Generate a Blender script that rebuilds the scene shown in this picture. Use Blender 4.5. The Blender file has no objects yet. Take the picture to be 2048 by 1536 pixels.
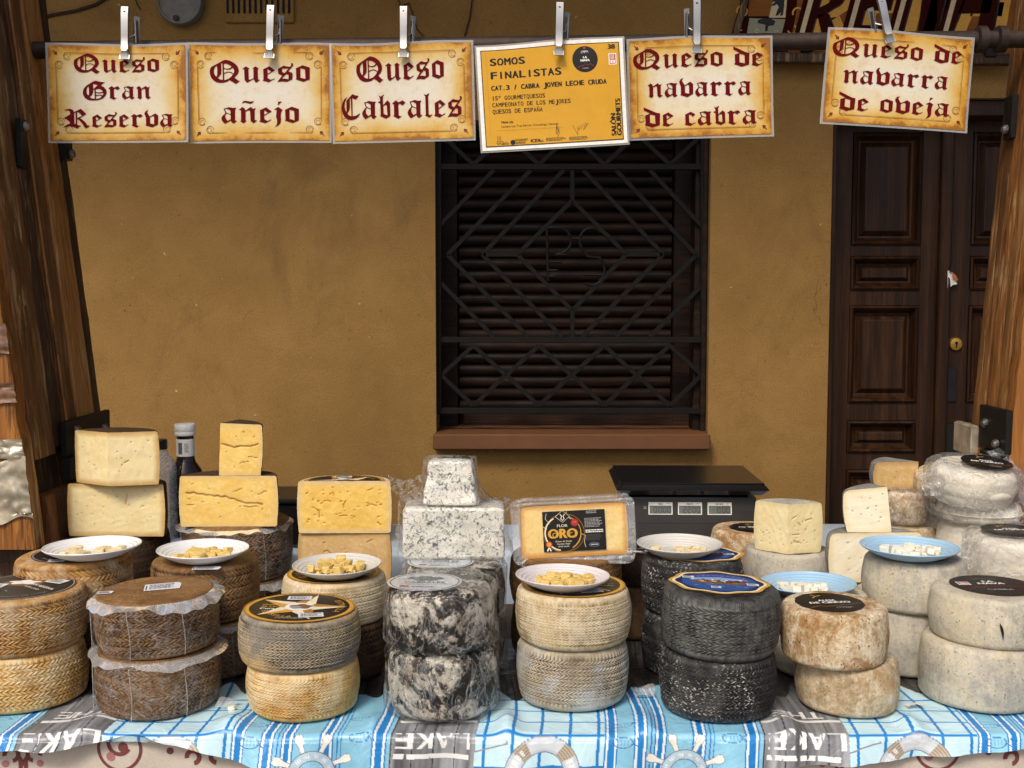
import bpy, math, random
import numpy as np
from mathutils import Vector, Matrix, Euler
from mathutils.geometry import tessellate_polygon

# ------------------------------------------------------------------ camera, sky, sun, exposure
SC = bpy.context.scene
COL = SC.collection
CAMZ, PITCH, FPX = 1.48, math.radians(4.37), 2300.0
cam = bpy.data.objects.new("camera", bpy.data.cameras.new("camera"))
COL.objects.link(cam)
cam.location = (0, 0, CAMZ)
cam.rotation_euler = (math.pi / 2 - PITCH, 0, 0)
cam.data.sensor_width = 36.0
cam.data.lens = 36.0 * FPX / 2048.0
cam.data.clip_end = 500
cam.data.clip_start = 0.05
SC.camera = cam

SUN_EL, SUN_AZ = math.radians(46), math.radians(203)     # azimuth clockwise from +Y: behind the camera, a little left
w = bpy.data.worlds.new("World")
SC.world = w
w.use_nodes = True
wn = w.node_tree
bg = wn.nodes["Background"]
sky = wn.nodes.new("ShaderNodeTexSky")
sky.sky_type = 'NISHITA'
sky.sun_disc = False
sky.sun_elevation = SUN_EL
sky.sun_rotation = SUN_AZ
sky.air_density = 0.8
sky.dust_density = 4.0
sky.ozone_density = 0.6
wn.links.new(sky.outputs[0], bg.inputs[0])
bg.inputs[1].default_value = 0.085
sun = bpy.data.lights.new("sun", 'SUN')
sun.energy = 1.5
sun.angle = math.radians(16)
sun.color = (1.0, 0.90, 0.76)
so = bpy.data.objects.new("sun", sun)
COL.objects.link(so)
sdir = Vector((math.sin(SUN_AZ) * math.cos(SUN_EL), math.cos(SUN_AZ) * math.cos(SUN_EL), math.sin(SUN_EL)))
so.rotation_euler = sdir.to_track_quat('Z', 'Y').to_euler()
so.location = (0, -3, 6)
SC.view_settings.view_transform = 'Standard'
SC.view_settings.look = 'None'
SC.view_settings.exposure = 0.64
SC.view_settings.gamma = 1.0
SC.cycles.max_bounces = 10
SC.cycles.transparent_max_bounces = 24
SC.cycles.sample_clamp_indirect = 6.0

# ------------------------------------------------------------------ helpers: places
def at(px, py, Y):
    "world point seen at photograph pixel (px, py), at distance Y along the street axis"
    u, v = (px - 1024) / FPX, (768 - py) / FPX
    c, s = math.cos(PITCH), math.sin(PITCH)
    t = Y / (c + v * s)
    return Vector((u * t, Y, CAMZ + (-s + v * c) * t))
def mpp(py, Y):
    v = (768 - py) / FPX
    return Y / (math.cos(PITCH) + v * math.sin(PITCH)) / FPX

def lin(c):
    c = c / 255.0
    return c / 12.92 if c <= 0.04045 else ((c + 0.055) / 1.055) ** 2.4
def S(r, g, b):
    return (lin(r), lin(g), lin(b), 1.0)

# ------------------------------------------------------------------ helpers: node materials
class NT:
    def __init__(s, name):
        s.m = bpy.data.materials.new(name)
        s.m.use_nodes = True
        s.t = s.m.node_tree
        s.b = s.t.nodes["Principled BSDF"]
        s.o = s.t.nodes["Material Output"]
    def put(s, sock, v):
        if isinstance(v, bpy.types.NodeSocket):
            s.t.links.new(v, sock)
        elif v is not None:
            if hasattr(sock, "default_value"):
                try:
                    sock.default_value = v
                except Exception:
                    if isinstance(v, (int, float)):
                        sock.default_value = (v, v, v)
                    else:
                        sock.default_value = tuple(v)[:3]
    def n(s, typ, ins=None, **props):
        nd = s.t.nodes.new(typ)
        for k, v in props.items():
            setattr(nd, k, v)
        for k, v in (ins or {}).items():
            s.put(nd.inputs[k], v)
        return nd
    def coord(s, kind="Object", scale=(1, 1, 1), loc=(0, 0, 0), rot=(0, 0, 0), rnd=True):
        tc = s.n("ShaderNodeTexCoord")
        v = tc.outputs[kind]
        if rnd:
            oi = s.n("ShaderNodeObjectInfo")
            mul = s.math('MULTIPLY', oi.outputs["Random"], 37.0)
            v = s.n("ShaderNodeVectorMath", {0: v, 1: mul}, operation='ADD').outputs[0]
        mp = s.n("ShaderNodeMapping", {"Vector": v, "Scale": scale, "Location": loc, "Rotation": rot})
        return mp.outputs[0]
    def noise(s, vec, scale, detail=4, rough=0.55, dist=0.0):
        nd = s.n("ShaderNodeTexNoise", {"Vector": vec, "Scale": scale, "Detail": detail, "Roughness": rough, "Distortion": dist})
        return nd.outputs[0]
    def ramp(s, fac, stops, interp='LINEAR'):
        nd = s.n("ShaderNodeValToRGB", {0: fac})
        cr = nd.color_ramp
        cr.interpolation = interp
        while len(cr.elements) < len(stops):
            cr.elements.new(0.5)
        for e, (p, c) in zip(cr.elements, stops):
            e.position = p
            e.color = c if len(c) == 4 else (*c, 1)
        return nd.outputs[0]
    def fac(s, f, a, b):
        nd = s.n("ShaderNodeMapRange", {0: f, 1: a, 2: b, 3: 0.0, 4: 1.0})
        nd.clamp = True
        return nd.outputs[0]
    def mix(s, f, a, b, blend='MIX'):
        nd = s.n("ShaderNodeMix", data_type='RGBA', blend_type=blend)
        s.put(nd.inputs[0], f); s.put(nd.inputs[6], a); s.put(nd.inputs[7], b)
        return nd.outputs[2]
    def math(s, op, a, b=0.0, clamp=False):
        nd = s.n("ShaderNodeMath", {0: a, 1: b}, operation=op)
        nd.use_clamp = clamp
        return nd.outputs[0]
    def attr(s, name, out="Fac"):
        return s.n("ShaderNodeAttribute", attribute_name=name).outputs[out]
    def bump(s, h, strength=0.4, dist=0.002, prev=None):
        nd = s.n("ShaderNodeBump", {"Height": h, "Strength": strength, "Distance": dist})
        if prev is not None:
            s.put(nd.inputs["Normal"], prev)
        return nd.outputs[0]
    def done(s, color=None, rough=0.6, metal=0.0, normal=None, **kw):
        if color is not None: s.put(s.b.inputs["Base Color"], color)
        s.put(s.b.inputs["Roughness"], rough)
        s.put(s.b.inputs["Metallic"], metal)
        if normal is not None: s.put(s.b.inputs["Normal"], normal)
        for k, v in kw.items():
            s.put(s.b.inputs[k], v)
        return s.m

def plain(name, c, rough=0.5, metal=0.0, var=0.12, scale=60.0, bump=0.1, spec=0.5):
    g = NT(name)
    v = g.coord()
    n1 = g.noise(v, scale, 4)
    n2 = g.noise(v, scale * 0.13, 3)
    f = g.math('ADD', g.math('MULTIPLY', n1, 0.5), g.math('MULTIPLY', n2, 0.5))
    dark = tuple(x * (1 - 2.2 * var) for x in c[:3]) + (1,)
    lite = tuple(min(1, x * (1 + 1.5 * var)) for x in c[:3]) + (1,)
    cc = g.ramp(f, [(0.3, dark), (0.7, lite)])
    return g.done(cc, rough, metal, g.bump(n1, bump, 0.001) if bump else None, **{"Specular IOR Level": spec})

def ink(name, c, rough=0.45, spec=0.3):
    g = NT(name)
    v = g.coord(scale=(1, 1, 1))
    n1 = g.noise(v, 90, 2)
    cc = g.ramp(n1, [(0.3, tuple(x * 0.88 for x in c[:3])), (0.75, tuple(min(1, x * 1.08) for x in c[:3]))])
    return g.done(cc, rough, **{"Specular IOR Level": spec})

def film_mat(name, tint=(0.86, 0.87, 0.88, 1), haze=0.16, haze_hi=0.5, scale=26.0, stretch=(1, 1, 1), rough=0.12, bump=0.8, dist=0.004, thin=24.0, gloss=.5):
    "clear creased plastic film: mostly see-through, milky where it creases, glossy"
    g = NT(name)
    v = g.coord(scale=stretch)
    n1 = g.noise(v, scale, 5, 0.6, 1.2)
    n2 = g.noise(v, scale * 3.1, 3, 0.6, 0.8)
    rid = g.math('SUBTRACT', 1.0, g.math('MULTIPLY', g.math('ABSOLUTE', g.math('SUBTRACT', n1, 0.5)), thin), True)
    rid2 = g.math('SUBTRACT', 1.0, g.math('MULTIPLY', g.math('ABSOLUTE', g.math('SUBTRACT', n2, 0.5)), thin * .8), True)
    cre = g.math('MAXIMUM', rid, g.math('MULTIPLY', rid2, 0.6))
    h = g.math('ADD', n1, g.math('MULTIPLY', cre, 0.35))
    nrm = g.bump(h, bump, dist)
    g.put(g.b.inputs["Base Color"], tint)
    g.put(g.b.inputs["Roughness"], rough)
    g.put(g.b.inputs["Normal"], nrm)
    tr = g.n("ShaderNodeBsdfTransparent", {0: (1, 1, 1, 1)})
    gl = g.n("ShaderNodeBsdfGlossy", {"Color": (1, 1, 1, 1), "Roughness": rough, "Normal": nrm})
    fr = g.n("ShaderNodeFresnel", {"IOR": 1.45, "Normal": nrm})
    m1 = g.n("ShaderNodeMixShader", {0: g.math('MULTIPLY', fr.outputs[0], gloss), 1: tr.outputs[0], 2: gl.outputs[0]})
    a = g.math('ADD', g.math('MULTIPLY', cre, haze_hi - haze), haze, True)
    m2 = g.n("ShaderNodeMixShader", {0: a, 1: m1.outputs[0], 2: g.b.outputs[0]})
    g.t.links.new(m2.outputs[0], g.o.inputs[0])
    return g.m

# ------------------------------------------------------------------ helpers: meshes
def link(o, parent=None):
    COL.objects.link(o)
    if parent is not None:
        o.parent = parent
    return o
def tag(o, label=None, cat=None, group=None, kind=None):
    if label: o["label"] = label
    if cat: o["category"] = cat
    if group: o["group"] = group
    if kind: o["kind"] = kind
    return o
def thing(name, label, cat, loc=(0, 0, 0), rot=(0, 0, 0), group=None):
    o = bpy.data.objects.new(name, None)
    o.empty_display_size = 0.03
    link(o)
    o.location = loc
    o.rotation_euler = rot
    return tag(o, label, cat, group)

def mesh_from(V, F, name, mats, parent=None, mi=None, smooth=True, sharp=None, loc=None, rot=None):
    me = bpy.data.meshes.new(name)
    me.from_pydata([tuple(v) for v in V], [], F)
    for m in (mats if isinstance(mats, (list, tuple)) else [mats]):
        me.materials.append(m)
    if mi is not None:
        me.polygons.foreach_set("material_index", mi)
    me.polygons.foreach_set("use_smooth", [smooth] * len(me.polygons))
    if smooth and sharp is not None:
        me.set_sharp_from_angle(angle=math.radians(sharp))
    me.update()
    o = bpy.data.objects.new(name, me)
    link(o, parent)
    if loc is not None: o.location = loc
    if rot is not None: o.rotation_euler = rot
    return o

def grid_obj(P, name, mats, parent=None, wrap=False, attrs=None, colors=None, smooth=True, flip=False, mi=None):
    "P: (rows, cols, 3) array -> one quad sheet; wrap joins last column to first"
    R, C, _ = P.shape
    idx = np.arange(R * C).reshape(R, C)
    if wrap:
        nx = np.roll(idx, -1, axis=1)
        a, b, c, d = idx[:-1], nx[:-1], nx[1:], idx[1:]
    else:
        a, b, c, d = idx[:-1, :-1], idx[:-1, 1:], idx[1:, 1:], idx[1:, :-1]
    Q = np.stack([a, b, c, d], -1).reshape(-1, 4)
    if flip: Q = Q[:, ::-1]
    n = len(Q)
    me = bpy.data.meshes.new(name)
    me.vertices.add(R * C)
    me.vertices.foreach_set("co", P.reshape(-1).astype(np.float32))
    me.loops.add(n * 4)
    me.loops.foreach_set("vertex_index", np.ascontiguousarray(Q).reshape(-1).astype(np.int32))
    me.polygons.add(n)
    me.polygons.foreach_set("loop_start", np.arange(0, n * 4, 4, dtype=np.int32))
    me.polygons.foreach_set("use_smooth", np.full(n, smooth, dtype=bool))
    if mi is not None:
        me.polygons.foreach_set("material_index", mi.reshape(-1).astype(np.int32))
    me.update(calc_edges=True)
    for m in (mats if isinstance(mats, (list, tuple)) else [mats]):
        me.materials.append(m)
    for k, v in (attrs or {}).items():
        me.attributes.new(k, 'FLOAT', 'POINT').data.foreach_set("value", v.reshape(-1).astype(np.float32))
    if colors is not None:
        c4 = np.concatenate([colors.reshape(-1, 3), np.ones((R * C, 1))], 1)
        me.color_attributes.new("print", 'FLOAT_COLOR', 'POINT').data.foreach_set("color", c4.reshape(-1).astype(np.float32))
    o = bpy.data.objects.new(name, me)
    return link(o, parent)

class MB:
    "collects boxes, tubes, lathes and prisms into one mesh"
    def __init__(s):
        s.V, s.F, s.M, s.k = [], [], [], 0
    def add(s, V, F):
        o = len(s.V)
        s.V += [Vector(v) for v in V]
        s.F += [tuple(i + o for i in f) for f in F]
        s.M += [s.k] * len(F)
        return s
    def box(s, c, d, rot=None, bev=0.0, taper=1.0):
        hx, hy, hz = d[0] / 2, d[1] / 2, d[2] / 2
        if bev <= 0:
            V = [(x * hx, y * hy, z * hz) for z in (-1, 1) for y in (-1, 1) for x in (-1, 1)]
            F = [(0, 2, 3, 1), (4, 5, 7, 6), (0, 1, 5, 4), (2, 6, 7, 3), (0, 4, 6, 2), (1, 3, 7, 5)]
        else:
            b = min(bev, hx * .9, hy * .9, hz * .9)
            ring = lambda ix, iy, z: [(-hx + ix, -hy + iy + (b - iy if False else 0), z)]
            V, F = [], []
            def oct_(ins, z):
                ax, ay = hx - ins, hy - ins
                c_ = b * 0.7
                return [(-ax + c_, -ay, z), (ax - c_, -ay, z), (ax, -ay + c_, z), (ax, ay - c_, z), (ax - c_, ay, z), (-ax + c_, ay, z), (-ax, ay - c_, z), (-ax, -ay + c_, z)]
            for ins, z in ((b, -hz), (0, -hz + b), (0, hz - b), (b, hz)):
                V += oct_(ins, z)
            for r in range(3):
                for i in range(8):
                    j = (i + 1) % 8
                    F.append((r * 8 + i, r * 8 + j, r * 8 + 8 + j, r * 8 + 8 + i))
            F.append(tuple(range(7, -1, -1)))
            F.append(tuple(range(24, 32)))
        if taper != 1.0:
            V = [(x * (taper if z > 0 else 1), y * (taper if z > 0 else 1), z) for x, y, z in V]
        M = (rot.to_matrix() if isinstance(rot, Euler) else rot) if rot is not None else Matrix.Identity(3)
        return s.add([M @ Vector(v) + Vector(c) for v in V], F)
    def bar(s, a, b, wd, th, up=(0, 1, 0)):
        "square bar from a to b: width wd across, th along up"
        a, b = Vector(a), Vector(b)
        d = (b - a)
        L = d.length
        z = d.normalized()
        y = Vector(up)
        x = y.cross(z).normalized()
        y = z.cross(x).normalized()
        M = Matrix((x, y, z)).transposed()
        return s.box((a + b) / 2, (wd, th, L), M, bev=min(wd, th) * 0.12)
    def tube(s, path, r, n=10, cap=True):
        path = [Vector(p) for p in path]
        rs = r if isinstance(r, (list, tuple)) else [r] * len(path)
        V, F = [], []
        up = Vector((0, 0, 1))
        prev = None
        for i, p in enumerate(path):
            t = (path[min(i + 1, len(path) - 1)] - path[max(i - 1, 0)]).normalized()
            if prev is None:
                x = t.cross(up)
                if x.length < 1e-3: x = t.cross(Vector((1, 0, 0)))
                x.normalize()
            else:
                x = (prev - t * prev.dot(t)).normalized()
            prev = x
            y = t.cross(x)
            for k in range(n):
                a = 2 * math.pi * k / n
                V.append(p + (x * math.cos(a) + y * math.sin(a)) * rs[i])
        for i in range(len(path) - 1):
            for k in range(n):
                k2 = (k + 1) % n
                F.append((i * n + k, i * n + k2, i * n + n + k2, i * n + n + k))
        if cap:
            F.append(tuple(range(n - 1, -1, -1)))
            F.append(tuple(range(len(V) - n, len(V))))
        return s.add(V, F)
    def lathe(s, prof, n=32, c=(0, 0, 0), M=None):
        V, F = [], []
        for r, z in prof:
            for k in range(n):
                a = 2 * math.pi * k / n
                v = Vector((r * math.cos(a), r * math.sin(a), z))
                V.append((M @ v if M is not None else v) + Vector(c))
        for i in range(len(prof) - 1):
            for k in range(n):
                k2 = (k + 1) % n
                F.append((i * n + k, i * n + k2, i * n + n + k2, i * n + n + k))
        if prof[0][0] > 1e-6: F.append(tuple(range(n - 1, -1, -1)))
        if prof[-1][0] > 1e-6: F.append(tuple(range(len(V) - n, len(V))))
        return s.add(V, F)
    def prism(s, pts, y0, y1):
        "outline in x,z extruded along y"
        n = len(pts)
        V = [(x, y0, z) for x, z in pts] + [(x, y1, z) for x, z in pts]
        F = [(i, (i + 1) % n, n + (i + 1) % n, n + i) for i in range(n)]
        tri = tessellate_polygon([[Vector((x, z, 0)) for x, z in pts]])
        F += [tuple(t) for t in tri] + [tuple(n + i for i in reversed(t)) for t in tri]
        return s.add(V, F)
    def build(s, name, mats, parent=None, smooth=True, sharp=35, **k):
        return mesh_from(s.V, s.F, name, mats, parent, s.M, smooth, sharp, **k)

RNG = np.random.default_rng(7)
def wob(P, scale, seed, n=10):
    "smooth pseudo-noise in about -1..1 from a sum of random waves"
    r = np.random.default_rng(seed)
    out = np.zeros(P.shape[:-1])
    for _ in range(n):
        k = r.normal(size=3)
        k = k / np.linalg.norm(k) * scale * (0.5 + 1.3 * r.random())
        out += np.sin(P @ k + r.random() * 6.28)
    return out / math.sqrt(n) / 1.2
def sst(x, a, b):
    t = np.clip((x - a) / (b - a), 0, 1)
    return t * t * (3 - 2 * t)
# ------------------------------------------------------------------ flat prints: polygons and lettering on a surface
_glyph = {}
def _font_eval(txt):
    cu = bpy.data.curves.new("t", 'FONT')
    cu.body = txt
    cu.size = 1.0
    cu.resolution_u = 4
    o = bpy.data.objects.new("t", cu)
    COL.objects.link(o)
    dg = bpy.context.evaluated_depsgraph_get()
    me = bpy.data.meshes.new_from_object(o.evaluated_get(dg))
    V = [(v.co.x, v.co.y) for v in me.vertices]
    F = [tuple(p.vertices) for p in me.polygons]
    bpy.data.objects.remove(o)
    bpy.data.curves.remove(cu)
    bpy.data.meshes.remove(me)
    return V, F
def glyph(c):
    if c not in _glyph:
        V, F = _font_eval(c)
        def wd(t):
            v = _font_eval(t)[0]
            return max(p[0] for p in v) - min(p[0] for p in v)
        adv = wd("H" + c + "H") - wd("HH")
        _glyph[c] = (V, F, adv)
    return _glyph[c]

# blackletter capitals and small letters as outlines with counters: (outer, holes), baseline 0, x-height 1
def _bl(sc, bx, by, outer, holes=()):
    f = lambda ps: [((x - bx) / sc, (by - y) / sc) for x, y in ps]
    return f(outer), [f(h) for h in holes]
BL = {
 'Q': _bl(265, 150, 525, [(420,145),(480,152),(545,180),(600,220),(635,270),(647,320),(640,370),(615,410),(570,455),(625,500),(640,515),(668,512),(595,568),(578,560),(490,502),(440,530),(390,545),(330,550),(270,540),(215,510),(175,460),(155,400),(152,350),(163,300),(180,275),(250,235),(330,190),(385,160)],
   [[(280,245),(240,280),(222,330),(225,380),(245,420),(268,445),(280,410),(284,330)],
    [(352,210),(374,207),(374,500),(320,488),(285,460),(320,430),(345,395),(352,340)],
    [(396,212),(440,212),(490,232),(530,262),(500,290),(460,300),(425,298),(396,285)],
    [(396,300),(430,312),(470,317),(510,305),(547,280),(568,320),(570,360),(560,384),(520,360),(475,351),(430,360),(396,380)],
    [(396,395),(430,374),(475,364),(515,373),(550,396),(520,440),(470,480),(420,497),(396,500)]]),
 'u': _bl(265, 705, 525, [(705,305),(775,258),(832,295),(812,305),(815,490),(835,497),(895,468),(898,305),(882,292),(935,258),(988,295),(968,305),(970,485),(985,498),(1010,495),(940,545),(918,530),(902,500),(895,482),(790,545),(765,530),(745,500),(742,305)]),
 'e': _bl(265, 1060, 525, [(1180,258),(1272,330),(1145,408),(1147,470),(1200,498),(1265,470),(1262,482),(1160,540),(1060,510),(1078,490),(1075,310)], [[(1146,308),(1208,352),(1146,392)]]),
 'c': _bl(265, 1060, 525, [(1180,258),(1262,310),(1215,362),(1185,325),(1147,312),(1147,470),(1200,498),(1265,470),(1262,482),(1160,540),(1060,510),(1078,490),(1075,310)]),
 's': _bl(265, 1318, 525, [(1580,215),(1583,250),(1500,347),(1570,382),(1567,490),(1480,535),(1400,528),(1318,535),(1400,425),(1335,390),(1330,310),(1425,250),(1470,264),(1530,272),(1553,247),(1543,222),(1560,208)], [[(1398,302),(1508,302),(1440,382),(1398,362)], [(1470,397),(1505,412),(1503,488),(1450,480),(1388,478)]]),
 'o': _bl(265, 1640, 525, [(1760,245),(1878,285),(1875,490),(1770,535),(1640,490),(1655,478),(1650,300)], [[(1722,295),(1800,318),(1805,485),(1722,462)]]),
 'a': _bl(265, 340, 1258, [(475,985),(530,998),(598,998),(575,1030),(572,1220),(605,1228),(550,1272),(515,1258),(498,1222),(395,1275),(350,1225),(340,1185),(355,1145),(412,1088),(380,1010)], [[(402,1016),(440,1012),(498,1045),(498,1108),(428,1078)], [(428,1092),(498,1120),(498,1200),(447,1225),(412,1180),(404,1130)]]),
 'n': _bl(265, 655, 1258, [(655,1032),(715,985),(750,1005),(766,1046),(860,985),(900,1020),(945,1000),(920,1040),(918,1215),(960,1225),(895,1272),(850,1230),(845,1060),(825,1040),(768,1064),(765,1215),(780,1230),(730,1272),(675,1235),(690,1220),(690,1042)]),
 'j': _bl(265, 1265, 1258, [(1265,1030),(1340,985),(1408,1030),(1385,1080),(1380,1110),(1382,1220),(1370,1275),(1335,1310),(1280,1340),(1315,1290),(1318,1230),(1300,1150),(1308,1080),(1316,1038)]),
 'G': _bl(207, 442, 850, [(660,548),(700,560),(750,570),(808,570),(735,625),(790,655),(825,700),(830,745),(810,795),(760,845),(680,870),(590,875),(520,865),(470,830),(445,785),(442,735),(460,680),(500,635),(560,595),(620,562)],
   [[(540,640),(510,670),(500,720),(508,765),(535,797),(543,760)], [(612,600),(692,622),(613,688)], [(612,702),(631,692),(631,848),(580,840),(548,813),(590,785),(608,740)],
    [(652,692),(700,682),(745,697),(768,733),(710,743),(652,736)], [(652,750),(710,759),(772,748),(776,772),(760,790),(710,780),(652,788)], [(652,803),(710,792),(752,805),(720,835),(652,853)]]),
 'r': _bl(207, 868, 850, [(868,678),(925,635),(963,662),(1025,638),(1060,668),(1015,702),(978,678),(958,692),(960,822),(985,836),(1015,825),(955,865),(880,830),(895,818),(895,685)]),
 'R': _bl(207, 80, 1325, [(100,1050),(150,1028),(200,1020),(245,1040),(262,1075),(370,1020),(455,1105),(352,1177),(400,1210),(440,1250),(470,1298),(510,1303),(450,1350),(420,1330),(380,1260),(340,1210),(309,1192),(305,1278),(330,1298),(372,1300),(305,1350),(250,1325),(190,1312),(130,1323),(80,1335),(140,1290),(195,1265),(190,1240),(150,1200),(100,1175),(200,1112),(195,1062),(160,1047)],
   [[(262,1090),(285,1077),(285,1275),(262,1268)], [(307,1075),(340,1085),(385,1140),(307,1178)]]),
 'v': _bl(207, 1468, 1325, [(1468,1100),(1490,1065),(1530,1045),(1510,1085),(1535,1130),(1552,1158),(1640,1105),(1685,1140),(1682,1290),(1590,1338),(1480,1305),(1492,1290),(1490,1170),(1470,1125)], [[(1554,1172),(1600,1147),(1620,1165),(1620,1288),(1556,1273)]]),
 'C': _bl(262, 72, 1068, [(180,728),(137,800),(123,870),(135,930),(158,965),(162,790),(222,733),(275,685),(320,705),(385,715),(330,772),(268,748),(264,1035),(330,1022),(375,1000),(402,985),(370,1040),(310,1080),(240,1092),(170,1080),(110,1030),(78,960),(72,900),(85,830),(120,770)],
   [[(223,765),(242,750),(244,1033),(200,1018),(168,983),(205,940),(220,890)]]),
 'b': _bl(262, 672, 1055, [(682,700),(718,722),(778,685),(755,735),(757,858),(835,782),(880,820),(880,1025),(800,1070),(695,1025),(708,1010),(705,825),(672,820),(672,800),(704,795),(704,750)], [[(759,872),(800,852),(822,862),(828,1018),(761,993)]]),
 'l': _bl(262, 1355, 1042, [(1355,685),(1400,700),(1460,668),(1435,720),(1435,1000),(1470,1018),(1500,1000),(1500,1015),(1450,1055),(1370,1020),(1385,1000),(1382,725)]),
 'd': _bl(165, 212, 1105, [(212,868),(355,938),(398,948),(392,1092),(305,1118),(218,1085),(230,1072),(228,968),(285,945),(212,905)], [[(282,956),(340,972),(342,1078),(282,1062)]]),
}
BL_EXTRA = {
 'ñ': [_bl(265, 655, 1258, [(700,930),(735,882),(765,873),(850,890),(885,885),(915,873),(880,920),(850,928),(760,905),(728,912)])[0]],
 'j': [_bl(265, 1265, 1258, [(1340,890),(1398,890),(1330,958)])[0]],
}

class Flat:
    "prints stacked in thin layers; local x right, y up, z out of the surface"
    STEP = 0.00016
    def __init__(s):
        s.V, s.F, s.M, s.mats = [], [], [], []
    def mi(s, m):
        if m not in s.mats: s.mats.append(m)
        return s.mats.index(m)
    def raw(s, V, F, mat, layer):
        o = len(s.V)
        z = layer * s.STEP
        s.V += [(x, y, z) for x, y in V]
        k = s.mi(mat)
        for f in F:
            s.F.append(tuple(i + o for i in f)); s.M.append(k)
    def poly(s, pts, mat, layer=1, holes=()):
        loops = [[Vector((x, y, 0)) for x, y in L] for L in [pts, *holes]]
        flat = [(v.x, v.y) for L in loops for v in L]
        F = []
        for t in tessellate_polygon(loops):
            a, b, c = (flat[i] for i in t)
            ar = (b[0] - a[0]) * (c[1] - a[1]) - (b[1] - a[1]) * (c[0] - a[0])
            if abs(ar) < 1e-14: continue
            F.append(t if ar > 0 else (t[0], t[2], t[1]))
        s.raw(flat, F, mat, layer)
    def rect(s, x0, y0, x1, y1, mat, layer=1):
        s.raw([(x0, y0), (x1, y0), (x1, y1), (x0, y1)], [(0, 1, 2, 3)], mat, layer)
    def disc(s, cx, cy, r, mat, layer=1, ry=None, n=56, wav=0.0, k=9, a0=0.0):
        ry = ry or r
        P = []
        for i in range(n):
            a = 2 * math.pi * i / n
            q = 1 + wav * math.sin(k * a + a0)
            P.append((cx + r * q * math.cos(a), cy + ry * q * math.sin(a)))
        s.poly(P, mat, layer)
    def ring(s, cx, cy, r0, r1, mat, layer=1, a0=0, a1=360, n=64, sy=1.0):
        V, F = [], []
        for i in range(n + 1):
            a = math.radians(a0 + (a1 - a0) * i / n)
            V += [(cx + r0 * math.cos(a), cy + sy * r0 * math.sin(a)), (cx + r1 * math.cos(a), cy + sy * r1 * math.sin(a))]
        for i in range(n):
            F.append((2 * i, 2 * i + 1, 2 * i + 3, 2 * i + 2))
        s.raw(V, F, mat, layer)
    def line(s, pts, wd, mat, layer=1):
        n = len(pts)
        V, F = [], []
        for i, p in enumerate(pts):
            a, b = pts[max(i - 1, 0)], pts[min(i + 1, n - 1)]
            dx, dy = b[0] - a[0], b[1] - a[1]
            L = math.hypot(dx, dy) or 1
            ww = wd[i] if isinstance(wd, (list, tuple)) else wd
            nx, ny = -dy / L * ww / 2, dx / L * ww / 2
            V += [(p[0] - nx, p[1] - ny), (p[0] + nx, p[1] + ny)]
        for i in range(n - 1):
            F.append((2 * i, 2 * i + 2, 2 * i + 3, 2 * i + 1))
        s.raw(V, F, mat, layer)
    def text(s, t, x, y, size, mat, layer=2, align='L', rot=0.0, sx=1.0, mono=None, sp=0.0, bold=0.0, shear=0.0):
        "size = height of a capital letter"
        sc = size / 0.73
        w_ = 0
        items = []
        for ch in t:
            if ch == ' ':
                adv = 0.32 if mono is None else mono
                items.append((None, w_))
            else:
                V, F, a = glyph(ch)
                adv = a if mono is None else mono
                off = 0 if mono is None else (mono - a) / 2
                items.append((ch, w_ + off))
            w_ += adv + sp
        w_ = (w_ - sp) * sc * sx
        x0 = {'L': 0, 'C': -w_ / 2, 'R': -w_}[align]
        ca, sa = math.cos(math.radians(rot)), math.sin(math.radians(rot))
        offs = [(0, 0)] if not bold else [(-bold, 0), (bold, 0), (0, bold * .6)]
        for j, (bx, by) in enumerate(offs):
            for ch, xo in items:
                if ch is None: continue
                V, F, a = glyph(ch)
                P = []
                gk = 1.0
                if mono is not None and ch not in "I1.,/º'":
                    vm = [v[0] for v in V]; gw = max(vm) - min(vm)
                    gk = mono * .80 / gw; xo = xo - (mono - a) / 2 + mono * .10 - min(vm) * gk
                for vx, vy in V:
                    lx, ly = x0 + (xo + vx * gk + bx) * sc * sx + shear * vy * sc, (vy + by) * sc
                    P.append((x + lx * ca - ly * sa, y + lx * sa + ly * ca))
                s.raw(P, F, mat, layer + j * 0.25)
        return w_
    def arc(s, t, cx, cy, r, size, mat, a_mid=90, layer=2, inside=False, sp=0.05, sy=1.0):
        "lettering along a circle; inside=True reads from the bottom"
        sc = size / 0.73
        ws = [(0.3 if c == ' ' else glyph(c)[2]) + sp for c in t]
        tot = sum(ws) * sc / r
        a = math.radians(a_mid) + (tot / 2 if not inside else -tot / 2)
        for c, wd in zip(t, ws):
            da = wd * sc / r
            am = a - da / 2 if not inside else a + da / 2
            if c != ' ':
                V, F, adv = glyph(c)
                P = []
                for vx, vy in V:
                    lx, ly = (vx - adv / 2) * sc, vy * sc
                    if not inside:
                        rr = r + ly; aa = am - lx / r
                    else:
                        rr = r - ly; aa = am + lx / r
                    P.append((cx + rr * math.cos(aa), cy + sy * rr * math.sin(aa)))
                s.raw(P, F, mat, layer)
            a = a - da if not inside else a + da
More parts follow.
